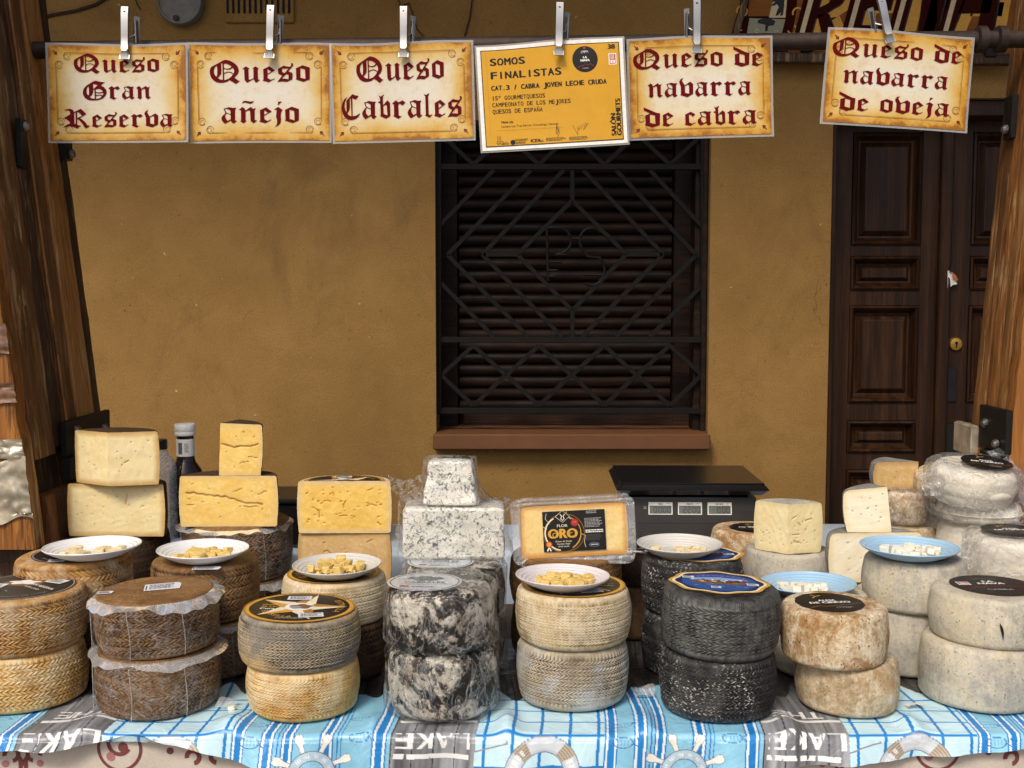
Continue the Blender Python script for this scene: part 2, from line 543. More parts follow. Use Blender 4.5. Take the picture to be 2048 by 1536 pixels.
    def scribble(s, x, y, wd, h, rows, mat, layer=2, rot=0.0, seed=1, fill=0.55):
        "rows of tiny print too small to read"
        r = random.Random(seed)
        ca, sa = math.cos(math.radians(rot)), math.sin(math.radians(rot))
        rh = h / rows
        for i in range(rows):
            cx = 0
            end = wd * r.uniform(0.75, 1.0)
            while cx < end:
                L = r.uniform(0.04, 0.16) * wd
                y0 = -i * rh
                P = [(cx, y0), (min(cx + L, wd), y0), (min(cx + L, wd), y0 - rh * fill), (cx, y0 - rh * fill)]
                s.raw([(x + px * ca - py * sa, y + px * sa + py * ca) for px, py in reversed(P)], [(0, 1, 2, 3)], mat, layer)
                cx += L + 0.025 * wd
    def blackletter(s, t, x0, x1, y, xh, mat, layer=2):
        pos, cx = [], 0.0
        for ch in t:
            if ch == ' ':
                cx += 0.62; continue
            base = 'n' if ch == 'ñ' else ch
            o, h = BL[base]
            mn, mx = min(p[0] for p in o), max(p[0] for p in o)
            pos.append((ch, cx - mn))
            cx += (mx - mn) + 0.13
        k = (x1 - x0) / (cx - 0.13)
        for ch, xo in pos:
            base = 'n' if ch == 'ñ' else ch
            o, h = BL[base]
            f = lambda L: [(x0 + (px + xo) * k, y + py * xh) for px, py in L]
            s.poly(f(o), mat, layer, [f(q) for q in h])
            for e in BL_EXTRA.get(ch, []):
                s.poly(f(e), mat, layer)
    def build(s, name, parent=None, warp=None, loc=None, rot=None):
        V = [warp(*v) for v in s.V] if warp else s.V
        return mesh_from(V, s.F, name, s.mats, parent, s.M, False, loc=loc, rot=rot)
# ------------------------------------------------------------------ materials of the setting
def wood_mat(name, stops, grain=1.0, rough=0.55, axis=2, fine=140, bump=0.5, varnish=0.35, rnd=True, shift=0.25, scuff=0.0):
    g = NT(name)
    sc = [1, 1, 1]; sc[axis] = 0.045
    v = g.coord(scale=tuple(sc), rnd=rnd)
    n1 = g.noise(v, 26 * grain, 5, 0.6, 0.6)
    n2 = g.noise(v, fine * grain, 3, 0.6)
    sc2 = [1, 1, 1]; sc2[axis] = 0.4
    n3 = g.noise(g.coord(scale=tuple(sc2), rnd=rnd), 5, 3)
    oi = g.n("ShaderNodeObjectInfo")
    f = g.math('ADD', g.math('MULTIPLY', n1, 0.55), g.math('ADD', g.math('MULTIPLY', n2, 0.25), g.math('MULTIPLY', n3, 0.25)))
    f = g.math('ADD', f, g.math('MULTIPLY', g.math('SUBTRACT', oi.outputs["Random"], 0.5), shift))
    c = g.ramp(f, stops)
    cr = g.fac(n2, 0.30, 0.38)
    c = g.mix(g.math('MULTIPLY', g.math('SUBTRACT', 1.0, cr), 0.7), c, (0.012, 0.008, 0.005, 1))
    if scuff:
        sc3 = [1, 1, 1]; sc3[axis] = 0.09
        n4 = g.noise(g.coord(scale=tuple(sc3), loc=(3, 5, 2), rnd=rnd), 48, 6, 0.72, 0.5)
        n5 = g.noise(g.coord(loc=(1, 6, 2), rnd=rnd), 4, 3)
        c = g.mix(g.math('MULTIPLY', g.math('MULTIPLY', g.fac(n4, 0.54, 0.62), g.fac(n5, .40, .58)), scuff), c, S(196, 164, 116))
        c = g.mix(g.math('MULTIPLY', g.fac(n4, 0.44, 0.36), scuff), c, S(34, 20, 10))
    h = g.math('ADD', n1, g.math('MULTIPLY', n2, 0.6))
    rr = g.ramp(n1, [(0.3, (rough - .12,) * 3), (0.7, (rough + .15,) * 3)])
    return g.done(c, rr, 0, g.bump(h, bump, 0.004), **{"Specular IOR Level": varnish})

def plaster_mat():
    g = NT("ochre_plaster")
    v = g.coord(rnd=False)
    big = g.noise(v, 1.1, 4, 0.6)
    mid = g.noise(v, 5.5, 6, 0.65, 0.4)
    fine = g.noise(v, 120, 4, 0.65)
    f = g.math('ADD', g.math('MULTIPLY', big, 0.5), g.math('ADD', g.math('MULTIPLY', mid, 0.35), g.math('MULTIPLY', fine, 0.2)))
    c = g.ramp(f, [(0.30, S(118, 89, 46)), (0.5, S(137, 105, 57)), (0.70, S(154, 121, 70))])
    st = g.noise(g.coord(scale=(1, 1, 0.8), loc=(3, 1, 2), rnd=False), 3.4, 7, 0.72, 0.8)
    c = g.mix(g.math('MULTIPLY', g.fac(st, 0.55, 0.72), 0.36), c, S(84, 62, 38))
    sp = g.noise(v, 60, 4, 0.6)
    spm = g.noise(g.coord(loc=(7, 7, 7), rnd=False), 3.0, 3)
    c = g.mix(g.math('MULTIPLY', g.math('MULTIPLY', g.fac(sp, 0.62, 0.70), g.fac(spm, 0.42, 0.6)), 0.75), c, S(60, 44, 30))
    wp = g.noise(g.coord(loc=(1, 9, 4), rnd=False), 28, 2, 0.5)
    c = g.mix(g.math('MULTIPLY', g.fac(wp, 0.72, 0.76), 0.6), c, S(205, 185, 150))
    gr_ = g.noise(v, 260, 3, 0.7)
    c = g.mix(g.math('MULTIPLY', g.fac(gr_, 0.5, 0.68), 0.30), c, S(66, 48, 26))
    c = g.mix(g.math('MULTIPLY', g.fac(gr_, 0.5, 0.34), 0.22), c, S(196, 160, 100))
    vo = g.n("ShaderNodeTexVoronoi", {"Vector": g.n("ShaderNodeVectorMath", {0: v, 1: g.n("ShaderNodeVectorMath", {0: g.n("ShaderNodeTexNoise", {"Vector": v, "Scale": 6.0, "Detail": 5.0}).outputs[1], 1: (0.35, 0.35, 0.35)}, operation='MULTIPLY').outputs[0]}, operation='ADD').outputs[0], "Scale": 0.9}, feature='DISTANCE_TO_EDGE')
    crk = g.math('MULTIPLY', g.math('SUBTRACT', 1.0, g.fac(vo.outputs[0], 0.0, 0.0035)), g.fac(g.noise(v, 1.7, 2), 0.55, 0.62))
    c = g.mix(g.math('MULTIPLY', crk, 0.8), c, S(58, 40, 24))
    h = g.math('ADD', g.math('MULTIPLY', fine, 0.5), g.math('MULTIPLY', mid, 1.6))
    return g.done(c, 0.88, 0, g.bump(g.math('ADD', h, g.math('MULTIPLY', gr_, .4)), 0.8, 0.006), **{"Specular IOR Level": 0.25})

M = {}
M['plaster'] = plaster_mat()
M['doorwood'] = wood_mat("dark_door_wood", [(0.3, S(19, 10, 5)), (0.5, S(39, 22, 11)), (0.7, S(72, 44, 23))], 1.0, 0.40, bump=0.35, varnish=0.22, rnd=False, shift=0.0)
M['shutterwood'] = wood_mat("dark_shutter_wood", [(0.3, S(11, 6, 4)), (0.5, S(25, 14, 9)), (0.7, S(56, 34, 22))], 1.0, 0.5, axis=0, bump=0.5, varnish=0.2, rnd=False, shift=0)
M['postwood'] = wood_mat("old_varnished_board", [(0.28, S(44, 28, 16)), (0.45, S(84, 54, 28)), (0.58, S(116, 76, 38)), (0.75, S(156, 112, 64))], 1.0, 0.55, bump=0.9, scuff=.6)
M['orangewood'] = wood_mat("orange_varnished_board", [(0.26, S(62, 38, 18)), (0.42, S(112, 70, 32)), (0.56, S(150, 96, 42)), (0.75, S(184, 130, 68))], 1.0, 0.55, bump=1.0, scuff=.7)
M['darkwood'] = wood_mat("blackened_board", [(0.3, S(34, 23, 15)), (0.5, S(60, 40, 25)), (0.75, S(92, 64, 40))], 1.0, 0.6, bump=0.8, scuff=.4)
M['paintwood'] = wood_mat("brown_painted_sign_board", [(0.3, S(84, 50, 20)), (0.5, S(116, 70, 28)), (0.7, S(138, 88, 40))], 0.6, 0.5, axis=0, bump=0.3, rnd=False, varnish=.08)
M['iron'] = plain("black_iron", S(34, 32, 31), 0.55, 0.6, 0.25, 80, 0.3)
M['grille'] = plain("black_painted_iron", S(17, 15, 13), 0.6, 0.0, 0.2, 120, 0.3, .2)
M['rust'] = plain("dark_rusted_iron", S(58, 46, 40), 0.6, 0.5, 0.3, 60, 0.5)
M['bolt'] = plain("worn_steel", S(150, 148, 144), 0.35, 0.9, 0.15, 90, 0.2)
M['clip'] = plain("polished_steel", S(158, 158, 158), 0.36, 0.95, 0.06, 70, 0.05)
M['brass'] = plain("worn_brass", S(190, 148, 70), 0.35, 0.9, 0.15, 200, 0.2)
M['black'] = plain("black_plastic", S(22, 21, 21), 0.35, 0.0, 0.1, 90, 0.05)
M['void'] = plain("dark_hole", S(10, 8, 7), 0.9)
M['sill'] = plain("red_brown_sill_tile", S(100, 62, 32), 0.7, 0, 0.12, 18, 0.3)
M['grey_iron'] = plain("grey_cast_iron", S(104, 104, 100), 0.6, 0.3, 0.22, 30, 0.5)
M['stone'] = plain("grey_paving_stone", S(128, 122, 114), 0.8, 0, 0.12, 9, 0.4)
M['soffit'] = plain("brown_awning_canvas", S(112, 92, 66), 0.8, 0, 0.06, 12, 0.2)
M['paper'] = plain("white_paper", S(228, 226, 220), 0.6, 0, 0.02, 60, 0.05)
M['foil'] = plain("crumpled_foil_tape", S(196, 186, 164), 0.32, 0.55, 0.33, 34, 1.0)
M['browntape'] = plain("wrinkled_brown_tape", S(124, 90, 66), 0.45, 0.0, 0.3, 70, 1.0)

# ------------------------------------------------------------------ ground and added shade slab
gb = MB()
gb.add([(-60, -60, 0), (60, -60, 0), (60, 60, 0), (-60, 60, 0)], [(0, 1, 2, 3)])
tag(gb.build("ground", M['stone']), kind='structure')
cb = MB()
cb.box((0, 3.55, 3.25), (6.2, 1.28, 0.05))  # unseen slab added overhead to keep sky light off the house wall
tag(cb.build("ceiling", M['soffit']), kind='structure')

# ------------------------------------------------------------------ house front
WY = 4.2
wx0, wx1 = at(871, 560, WY).x, at(1419, 560, WY).x
wz0, wz1 = at(1140, 868, WY - .06).z - .003, at(1140, 240, WY).z
dx0, dx1 = at(1659, 600, WY).x, at(1659, 600, WY).x + 1.0
dz1 = at(1960, 196, WY).z
house = thing("house_front", "ochre plastered house front with barred window and dark panelled door", "house", (0, WY, 0))
wb = MB()
X0, X1, ZT = -5.0, 5.0, 5.2
def wq(x0, x1, z0, z1): wb.add([(x0, 0, z0), (x1, 0, z0), (x1, 0, z1), (x0, 0, z1)], [(0, 1, 2, 3)])
wq(X0, wx0, 0, ZT); wq(wx0, wx1, 0, wz0); wq(wx0, wx1, wz1, ZT); wq(wx1, dx0, 0, ZT); wq(dx0, dx1, dz1, ZT); wq(dx1, X1, 0, ZT)
def reveal(x0, x1, z0, z1, d, floor=True):
    wb.add([(x0, 0, z0), (x0, d, z0), (x0, d, z1), (x0, 0, z1)], [(0, 3, 2, 1)])
    wb.add([(x1, 0, z0), (x1, d, z0), (x1, d, z1), (x1, 0, z1)], [(0, 1, 2, 3)])
    wb.add([(x0, 0, z1), (x1, 0, z1), (x1, d, z1), (x0, d, z1)], [(0, 1, 2, 3)])
    if floor: wb.add([(x0, 0, z0), (x1, 0, z0), (x1, d, z0), (x0, d, z0)], [(0, 3, 2, 1)])
reveal(wx0, wx1, wz0, wz1, 0.30, False); reveal(dx0, dx1, 0, dz1, 0.30, False)
wb.add([(X0, 0.9, 0), (X1, 0.9, 0), (X1, 0.9, ZT), (X0, 0.9, ZT)], [(0, 1, 2, 3)])
wb.add([(X0, 0, ZT), (X1, 0, ZT), (X1, 0.9, ZT), (X0, 0.9, ZT)], [(0, 1, 2, 3)])
wb.add([(X0, 0, 0), (X0, .9, 0), (X0, .9, ZT), (X0, 0, ZT)], [(0, 1, 2, 3)])
wb.add([(X1, 0, 0), (X1, .9, 0), (X1, .9, ZT), (X1, 0, ZT)], [(0, 3, 2, 1)])
wb.build("wall", M['plaster'], house, smooth=False)

def P4(px, py, Y):                       # point in the house's own frame
    p = at(px, py, Y)
    return Vector((p.x, p.y - WY, p.z))
# sill
s0, s1 = P4(866, 868, WY - .06), P4(1420, 900, WY - .06)
sb = MB()
sb.box(((s0.x + s1.x) / 2, -.026, (s0.z + s1.z) / 2), (s1.x - s0.x, 0.086, s0.z - s1.z), bev=0.006)
sb.box(((wx0 + wx1) / 2, .154, s0.z - .012), (wx1 - wx0 - .004, .28, .022))
sb.build("window_sill", M['sill'], house)
# window: frame and roller shutter
win = MB()
fy = 0.245
zt, zb = wz1, wz0
for cx, wd in ((wx0 + .035, .07), (wx1 - .05, .10)):
    win.box((cx, fy, (zt + zb) / 2), (wd, .05, zt - zb), bev=.004)
win.box(((wx0 + wx1) / 2, fy + .002, zb + .028), (wx1 - wx0 - .18, .045, .056), bev=.004)
win.box((wx1 - .03, 0.12, (zt + zb) / 2), (.028, .10, zt - zb), bev=.003)
win.box((wx1 - .012, 0.06, (zt + zb) / 2), (.018, .05, zt - zb), bev=.003)
wobj = win.build("window", M['shutterwood'], house)
sh = MB()
z = zb + 0.058
sx0, sx1 = wx0 + .075, wx1 - .105
while z < zt - 0.01:
    h = 0.0455
    prof = []
    for i in range(9):
        t = i / 8
        prof.append((0.255 - 0.011 * math.sin(math.pi * t) ** 0.6, z + h * (t * 0.90)))
    prof += [(0.275, z + h * .9), (0.275, z)]
    V = [(sx0, y, zz) for y, zz in prof] + [(sx1, y, zz) for y, zz in prof]
    n = len(prof)
    sh.add(V, [(i, n + i, n + (i + 1) % n, (i + 1) % n) for i in range(n)])
    z += h
sh.box(((sx0 + sx1) / 2, 0.29, (zt + zb) / 2), (sx1 - sx0, .01, zt - zb))
sh.build("shutter", M['shutterwood'], wobj, sharp=50)
# grille
GY = WY + 0.05
gr = MB()
gz = lambda x, y: (840 + x / 2.363, 270 + y / 2.363)
def gp(x, y, dy=0.0):
    p = P4(*gz(x, y), GY); return Vector((p.x, p.y + dy, p.z))
def gbar(a, b, wd=.020, th=.012, dy=0.0): gr.bar(gp(*a, dy), gp(*b, dy), wd, th)
for x in (86, 1340): gbar((x, -90), (x, 1320), .024, .02)
for y in (150, 968, 1303): gbar((74, y), (1352, y), .022, .018, .002)
for y in (-90,): gbar((74, y), (1352, y), .024, .018, .002)
R_ = [[(720, 310), (975, 565), (720, 830), (460, 565), (720, 310)],
      [(680, 165), (295, 565), (672, 955)], [(770, 165), (1150, 565), (765, 955)],
      [(525, 165), (130, 567), (512, 955)], [(925, 165), (1305, 567), (925, 955)],
      [(350, 165), (90, 430)], [(90, 690), (350, 955)], [(1085, 165), (1340, 440)], [(1340, 705), (1085, 955)],
      [(720, 165), (720, 310)], [(720, 830), (720, 960)], [(300, 565), (460, 565)], [(975, 565), (1145, 565)]]
for k, L in enumerate(R_):
    for a, b in zip(L[:-1], L[1:]): gbar(a, b, .016, .012, 0.0009 * (k % 5))
for r, (yt, ym, yb) in enumerate(((995, 1135, 1280), (-140, 0, 140))):
    for i in range(4):
        cx = 253 + 309 * i
        pts = [(cx, yt), (cx + 152, ym), (cx, yb), (cx - 152, ym), (cx, yt)]
        for j, (a, b) in enumerate(zip(pts[:-1], pts[1:])): gbar(a, b, .016, .012, 0.0009 * (j % 2) + .0005)
grille = gr.build("window_grille", M['grille'], house, smooth=False)
mg = MB()
def gtube(pts, r=.0052): mg.tube([gp(x, y, -.002) for x, y in pts], r, 8)
def arcpts(cx, cy, rx, ry, a0, a1, n=14):
    return [(cx + rx * math.cos(math.radians(a0 + (a1 - a0) * i / n)), cy - ry * math.sin(math.radians(a0 + (a1 - a0) * i / n))) for i in range(n + 1)]
gtube([(600, 435), (605, 690)]); gtube([(600, 440)] + arcpts(650, 500, 64, 62, 90, -75) + [(640, 566)])
gtube([(605, 600), (672, 600)]); gtube([(605, 640), (650, 640)]); gtube([(605, 668), (640, 668)]); gtube([(640, 566), (690, 566)])
gtube([(715, 490), (760, 490)])
gtube(arcpts(810, 500, 56, 60, 40, 215) + [(790, 575), (850, 580)] + arcpts(812, 640, 60, 70, 40, -120))
gtube([(770, 660), (860, 660)])
mg.build("monogram", M['grille'], grille)
# vent, cover, cable
vb = MB()
v0, v1 = P4(449, -40, WY - .012), P4(588, 45, WY - .012)
vb.box(((v0.x + v1.x) / 2, -.004, (v0.z + v1.z) / 2), (v1.x - v0.x, .018, v0.z - v1.z), bev=.003)
vent = vb.build("vent", M['plaster'], house)
vs = MB()
for i in range(12):
    x = 452 + i * 11.2
    a, b = P4(x, -20, WY - .02), P4(x + 4.5, 26, WY - .02)
    vs.box(((a.x + b.x) / 2, -.0135, (a.z + b.z) / 2), (b.x - a.x + .002, .004, a.z - b.z), bev=.001)
vs.build("vent_slot", M['void'], vent)
cv = MB()
c0 = P4(360, 4, WY - .03)
rad = mpp(4, WY - .03) * 46
Mx = Matrix.Rotation(math.pi / 2, 3, 'X')
cv.lathe([(rad, 0), (rad, .035), (rad * .94, .043), (rad * .88, .043), (rad * .86, .039), (0.0001, .039)], 40, (c0.x, 0, c0.z), Mx)
cover = cv.build("round_cover", M['grey_iron'], house)
kb = MB()
kb.lathe([(.011, .038), (.011, .044), (.006, .046), (.0001, .046)], 14, (c0.x - .012, 0, c0.z - rad * .72), Mx)
kb.build("screw", M['rust'], cover)
cw = MB(); cw.tube([P4(x, y, WY - .006) for x, y in [(70, 40), (104, 30), (150, 22), (190, 10), (240, -20), (300, -50)]], .006, 8); cw.build('cable', M['rust'], house)
cw = MB(); cw.tube([P4(x, y, WY - .005) for x, y in [(950, -20), (944, 0), (940, 35), (930, 70), (925, 120)]], .003, 6); cw.build('cable', M['rust'], house)
cw = MB(); cw.tube([P4(x, y, WY - .004) for x, y in [(795, -20), (800, 12), (818, 6), (826, 30), (834, 58), (845, 70), (846, 82)]], .0022, 6); cw.build('cable', M['rust'], house)
cw = MB(); cw.tube([P4(x, y, WY - .004) for x, y in [(268, -10), (274, 8), (281, 20)]], .0022, 6); cw.build('cable', M['rust'], house)
# door: two leaves, panels, lock
DY = 0.15
def door_leaf(px0, px1, cols, name="door"):
    a, b = P4(px0, 600, WY + DY), P4(px1, 600, WY + DY)
    x0, x1 = a.x, b.x
    rows = [(222, 250, 'rail'), (265, 490), (513, 580), (612, 805), (842, 905), (940, 1010), (1040, 1250)]
    mb = MB()
    c0, c1 = P4(cols[0], 600, WY + DY).x, P4(cols[1], 600, WY + DY).x
    zc = lambda y: P4(1780, y, WY + DY).z
    for sx0_, sx1_ in ((x0, c0), (c1, x1)):
        if sx1_ > sx0_: mb.box(((sx0_ + sx1_) / 2, DY + .022, dz1 / 2), (sx1_ - sx0_, .044, dz1), bev=.003)
    cuts = [dz1] + [v for r in rows[1:] for v in (zc(r[0]), zc(r[1]))] + [0.0]
    for i in range(0, len(cuts), 2):
        zt_, zb_ = cuts[i], cuts[i + 1]
        if zt_ - zb_ > .004: mb.box(((c0 + c1) / 2, DY + .0225, (zt_ + zb_) / 2), (c1 - c0 + .004, .041, zt_ - zb_), bev=.002)
    leaf = mb.build(name, M['doorwood'], house)
    for r in rows[1:]:
        zt_, zb_ = zc(r[0]), zc(r[1])
        pb = MB()
        w_, h_ = c1 - c0, zt_ - zb_
        m = .022
        # moulding: stepped frame then raised field
        def ring(i0, y0, i1, y1):
            A = [(c0 + i0, y0, zb_ + i0), (c1 - i0, y0, zb_ + i0), (c1 - i0, y0, zt_ - i0), (c0 + i0, y0, zt_ - i0)]
            B = [(c0 + i1, y1, zb_ + i1), (c1 - i1, y1, zb_ + i1), (c1 - i1, y1, zt_ - i1), (c0 + i1, y1, zt_ - i1)]
            pb.add(A + B, [(k, (k + 1) % 4, 4 + (k + 1) % 4, 4 + k) for k in range(4)])
        st = [(0.0005, DY + .04), (0.0005, DY - .006), (.007, DY - .011), (.014, DY - .003), (.02, DY + .014), (.028, DY + .026), (.034, DY + .027)]
        big = h_ > .2
        st += [(.052 if big else .05, DY + .010), (.056 if big else .053, DY + .009)]
        if h_ < .13: st = st[:7] + [(.046, DY + .012), (.048, DY + .011)]
        for (i0, y0), (i1, y1) in zip(st[:-1], st[1:]): ring(i0, y0, i1, y1)
        i0, y0 = st[-1]
        pb.add([(c0 + i0, y0, zb_ + i0), (c1 - i0, y0, zb_ + i0), (c1 - i0, y0, zt_ - i0), (c0 + i0, y0, zt_ - i0)], [(0, 1, 2, 3)])
        pb.build("door_panel", M['doorwood'], leaf, smooth=False)
    return leaf
leafL = door_leaf(1664, 1878, (1700, 1838))
leafR = door_leaf(1888, 2118, (1938, 2076))
jb = MB()
j0, j1 = P4(1872, 600, WY + DY).x, P4(1896, 600, WY + DY).x
jb.box(((j0 + j1) / 2, DY - .012, dz1 / 2), (j1 - j0, .03, dz1 - .01), bev=.007)
jb.build("cover_strip", M['doorwood'], leafL)
jb = MB()
jb.box((dx0 + .012, .09, dz1 / 2), (.024, .12, dz1 - .002), bev=.003)
jb.box(((dx0 + dx1) / 2, .09, dz1 - .03), (dx1 - dx0 - .05, .12, .056), bev=.003)
jb.build("door_frame", M['doorwood'], house)
lk = MB()
l0 = P4(1910, 688, WY + DY)
lk.lathe([(.026, -.002), (.026, .008), (.022, .013), (.013, .015), (.0001, .015)], 28, (l0.x, DY, l0.z), Mx)
lock = lk.build("lock", M['brass'], leafR)
kb = MB()
kb.lathe([(.006, .0155), (.006, .0165), (.0001, .0165)], 12, (l0.x, DY, l0.z + .004), Mx)
kb.box((l0.x, DY - .0155, l0.z - .006), (.005, .002, .014))
kb.build("keyhole", M['void'], lock)
lp = MB()
for y in (770, 880):
    p = P4(1900, y, WY + DY)
    lp = MB(); lp.box((p.x, DY - .004, p.z), (.045, .008, .13), bev=.003)
    lp.build("lock_plate", M['iron'], leafR)

# ------------------------------------------------------------------ leaflet stuck in the door
lf = thing("leaflet", "crumpled white and orange leaflet tucked behind the door strip", "leaflet", at(1903, 548, WY + DY - .02))
q = mpp(548, WY + DY)
def crump(pts, mat, name, par):
    V = [(x * q, (i % 3 - 1) * .006 - .004, -y * q) for i, (x, y) in enumerate(pts)]
    F = [(0, i, i + 1) for i in range(1, len(pts) - 1)]
    o = mesh_from(V, F, name, mat, par, smooth=False)
    md = o.modifiers.new("thick", 'SOLIDIFY'); md.thickness = .0006
    return o
crump([(-10, -6), (-2, -8), (8, 6), (10, 20), (2, 22), (-6, 30), (-9, 28), (-6, 10)], M['paper'], "folded_sheet", lf)
M['orangeprint'] = ink("orange_print", S(196, 122, 84))
crump([(-2, -2), (6, 2), (12, 12), (7, 14), (0, 10)], M['orangeprint'], "printed_flap", lf).location = (0, -.008, 0)
M['blackink'] = ink("black_ink", S(24, 22, 22))
cr = MB(); cr.box((-.004, -.016, .022), (.012, .003, .03), Euler((0, .4, 0)))
cr.build("dark_corner", M['blackink'], lf)

# ------------------------------------------------------------------ painted board over the door
BY = WY - .07
def BP(px, py):
    p = at(px, py, BY); return (p.x, p.z)
bo = thing("shop_sign", "brown painted wooden sign board with slanted letters and a coat of arms", "sign", (0, BY, 0))
bb = MB()
bb.prism([BP(1528, -160), BP(2112, -160), BP(2030, 116), BP(1452, 116)], 0.004, .03)
bb.build("board", M['paintwood'], bo, smooth=False)
bb = MB()
for a, b, t in (((1536, -160), (1458, 112), .022), ((1452, 116), (2034, 121), .03), ((1470, 108), (2030, 111), .010)):
    p, q_ = BP(*a), BP(*b)
    bb.bar((p[0], .005, p[1]), (q_[0], .005, q_[1]), t, .045 if t > .02 else .03)
bb.build("moulding", M['darkwood'], bo)
M['maroon'] = ink("maroon_paint", S(50, 14, 10), .7, .05)
M['gold'] = ink("dull_gold_paint", S(206, 156, 76), .7, .05)
M['cream'] = ink("cream_paint", S(206, 188, 156), .7, .05)
M['greygreen'] = ink("grey_green_paint", S(140, 142, 118))
f = Flat()
def bpoly(pts, mat, layer):
    c = [BP(*p) for p in pts]
    f.poly(c, mat, layer)
def slant(x, y): return (x - (y - 70) * 0.27, y)
def letter(px, strokes):
    for lay, (dx, dy, m, gw) in enumerate(((26, 6, M['gold'], 0), (6, 1, M['blackink'], 0), (0, 0, M['maroon'], 0))):
        for st in strokes:
            bpoly([slant(px + x + dx * (.55 if lay == 1 else 1), y + dy) for x, y in st], m, 1 + lay * 2)
R1 = [[(0, -140), (34, -140), (34, 74), (0, 74)], [(34, -140), (80, -120), (92, -40), (78, 6), (40, 36), (34, 36), (34, 16), (52, 6), (62, -40), (56, -100), (34, -112)], [(36, 30), (56, 26), (88, 74), (58, 74)]]
E1 = [[(0, -140), (34, -140), (34, 74), (0, 74)], [(34, -140), (92, -140), (92, -112), (34, -112)], [(34, -6), (84, -6), (84, 20), (34, 20)], [(34, 50), (92, 50), (92, 74), (34, 74)]]
N1 = [[(0, -140), (30, -140), (30, 74), (0, 74)], [(30, -140), (62, 74), (92, 74), (92, 40), (48, -140)], [(70, -140), (98, -140), (98, 74), (70, 74)]]
A1 = [[(26, -140), (58, -140), (28, 74), (-4, 74)], [(58, -140), (90, -140), (112, 74), (80, 74)], [(34, -2), (92, -2), (94, 26), (30, 26)]]
for px, L in ((1588, R1), (1682, E1), (1774, N1), (1874, A1)):
    letter(px, L)
    bpoly([slant(px + 10, -140), slant(px + 20, -140), slant(px + 20, 72), slant(px + 10, 72)], M['cream'], 7)
# coat of arms: scroll mantle, lion quarter, tree quarter
bpoly([(1500, -60), (1600, -60), (1592, 30), (1586, 60), (1574, 112), (1478, 112), (1472, 60), (1490, 20)], M['maroon'], 1)
bpoly([(1503, -60), (1556, -60), (1545, 32), (1496, 32)], M['paintwood'], 2)
bpoly([(1560, -60), (1580, -60), (1571, 35), (1538, 35)], M['cream'], 3)
bpoly([(1499, 36), (1571, 38), (1564, 66), (1556, 73), (1494, 68)], M['greygreen'], 3)
bpoly([(1530, 62), (1531, 50), (1526, 48), (1516, 46), (1516, 40), (1524, 37), (1542, 37), (1551, 42), (1548, 50), (1537, 52), (1535, 62)], M['blackink'], 4)
bpoly([(1553, -30), (1566, -30), (1569, 2), (1568, 16), (1566, 30), (1560, 32), (1562, 24), (1557, 30), (1551, 32), (1554, 22), (1558, 14), (1554, 8), (1546, 12), (1543, 10), (1552, 2), (1544, 4), (1547, -2)], M['blackink'], 5)
for cx, cy, r, a0, a1 in ((1484, 22, 12, -60, 200), (1480, 52, 10, 60, 300), (1596, 26, 12, -60, 200), (1584, 58, 10, 200, 420), (1514, 62, 4, 0, 300), (1553, 64, 4, 0, 300)):
    c = BP(cx, cy); k = mpp(cy, BY)
    f.ring(c[0], c[1], r * k * .7, r * k, M['gold'] if r > 5 else M['cream'], 4, a0, a1, 20)
f.build("lettering", bo, warp=lambda x, y, z: (x, .0035 - z * 3, y))
hb = MB()
a, b = BP(1600, 98), BP(1624, 104)
hb.box(((a[0] + b[0]) / 2, -.012, (a[1] + b[1]) / 2), (b[0] - a[0], .03, .013), bev=.002)
hb.build("fixing_bracket", M['iron'], bo)
hb = MB()
a, b = BP(1966, 92), BP(1988, 116)
hb.box(((a[0] + b[0]) / 2, -.012, (a[1] + b[1]) / 2), (b[0] - a[0], .03, a[1] - b[1]), bev=.002)
hb.build("fixing_bracket", M['iron'], bo)

# ------------------------------------------------------------------ market stall: two leaning posts of boards and the iron rod
stall = thing("market_stall", "weathered wooden stall frame, two leaning plank posts joined by an iron rod", "market stall")
XL = lambda z: -.995 - .107 * (z - 1.19)
XR = lambda z: 1.119 + .072 * (z - 1.15)
def board(par, X, side, Y0, Y1, z0, z1, mat, off=0.0, th=.03, name="board", seed=0):
    "upright plank facing the stall's inside; side=+1: faces +x (left post)"
    n = 26
    P = []
    r = random.Random(seed)
    for i in range(n + 1):
        z = z0 + (z1 - z0) * i / n
        x = X(z) + side * off
        j = lambda: r.uniform(-.0012, .0012)
        P.append([(x - side * th, Y0, z), (x - side * .003 + j(), Y0 + j(), z), (x + j(), Y0 + .004 + j(), z), (x + j(), Y1 - .004 + j(), z), (x - side * .003 + j(), Y1 + j(), z), (x - side * th, Y1, z)])
    V = [v for row in P for v in row]
    F = []
    for i in range(n):
        for k in range(6):
            q = (i * 6 + k, i * 6 + (k + 1) % 6, i * 6 + 6 + (k + 1) % 6, i * 6 + 6 + k)
            F.append(q if side < 0 else q[::-1])
    F += [tuple(range(6)), tuple(n * 6 + k for k in range(5, -1, -1))]
    return mesh_from(V, F, name, mat, par, smooth=True, sharp=30)
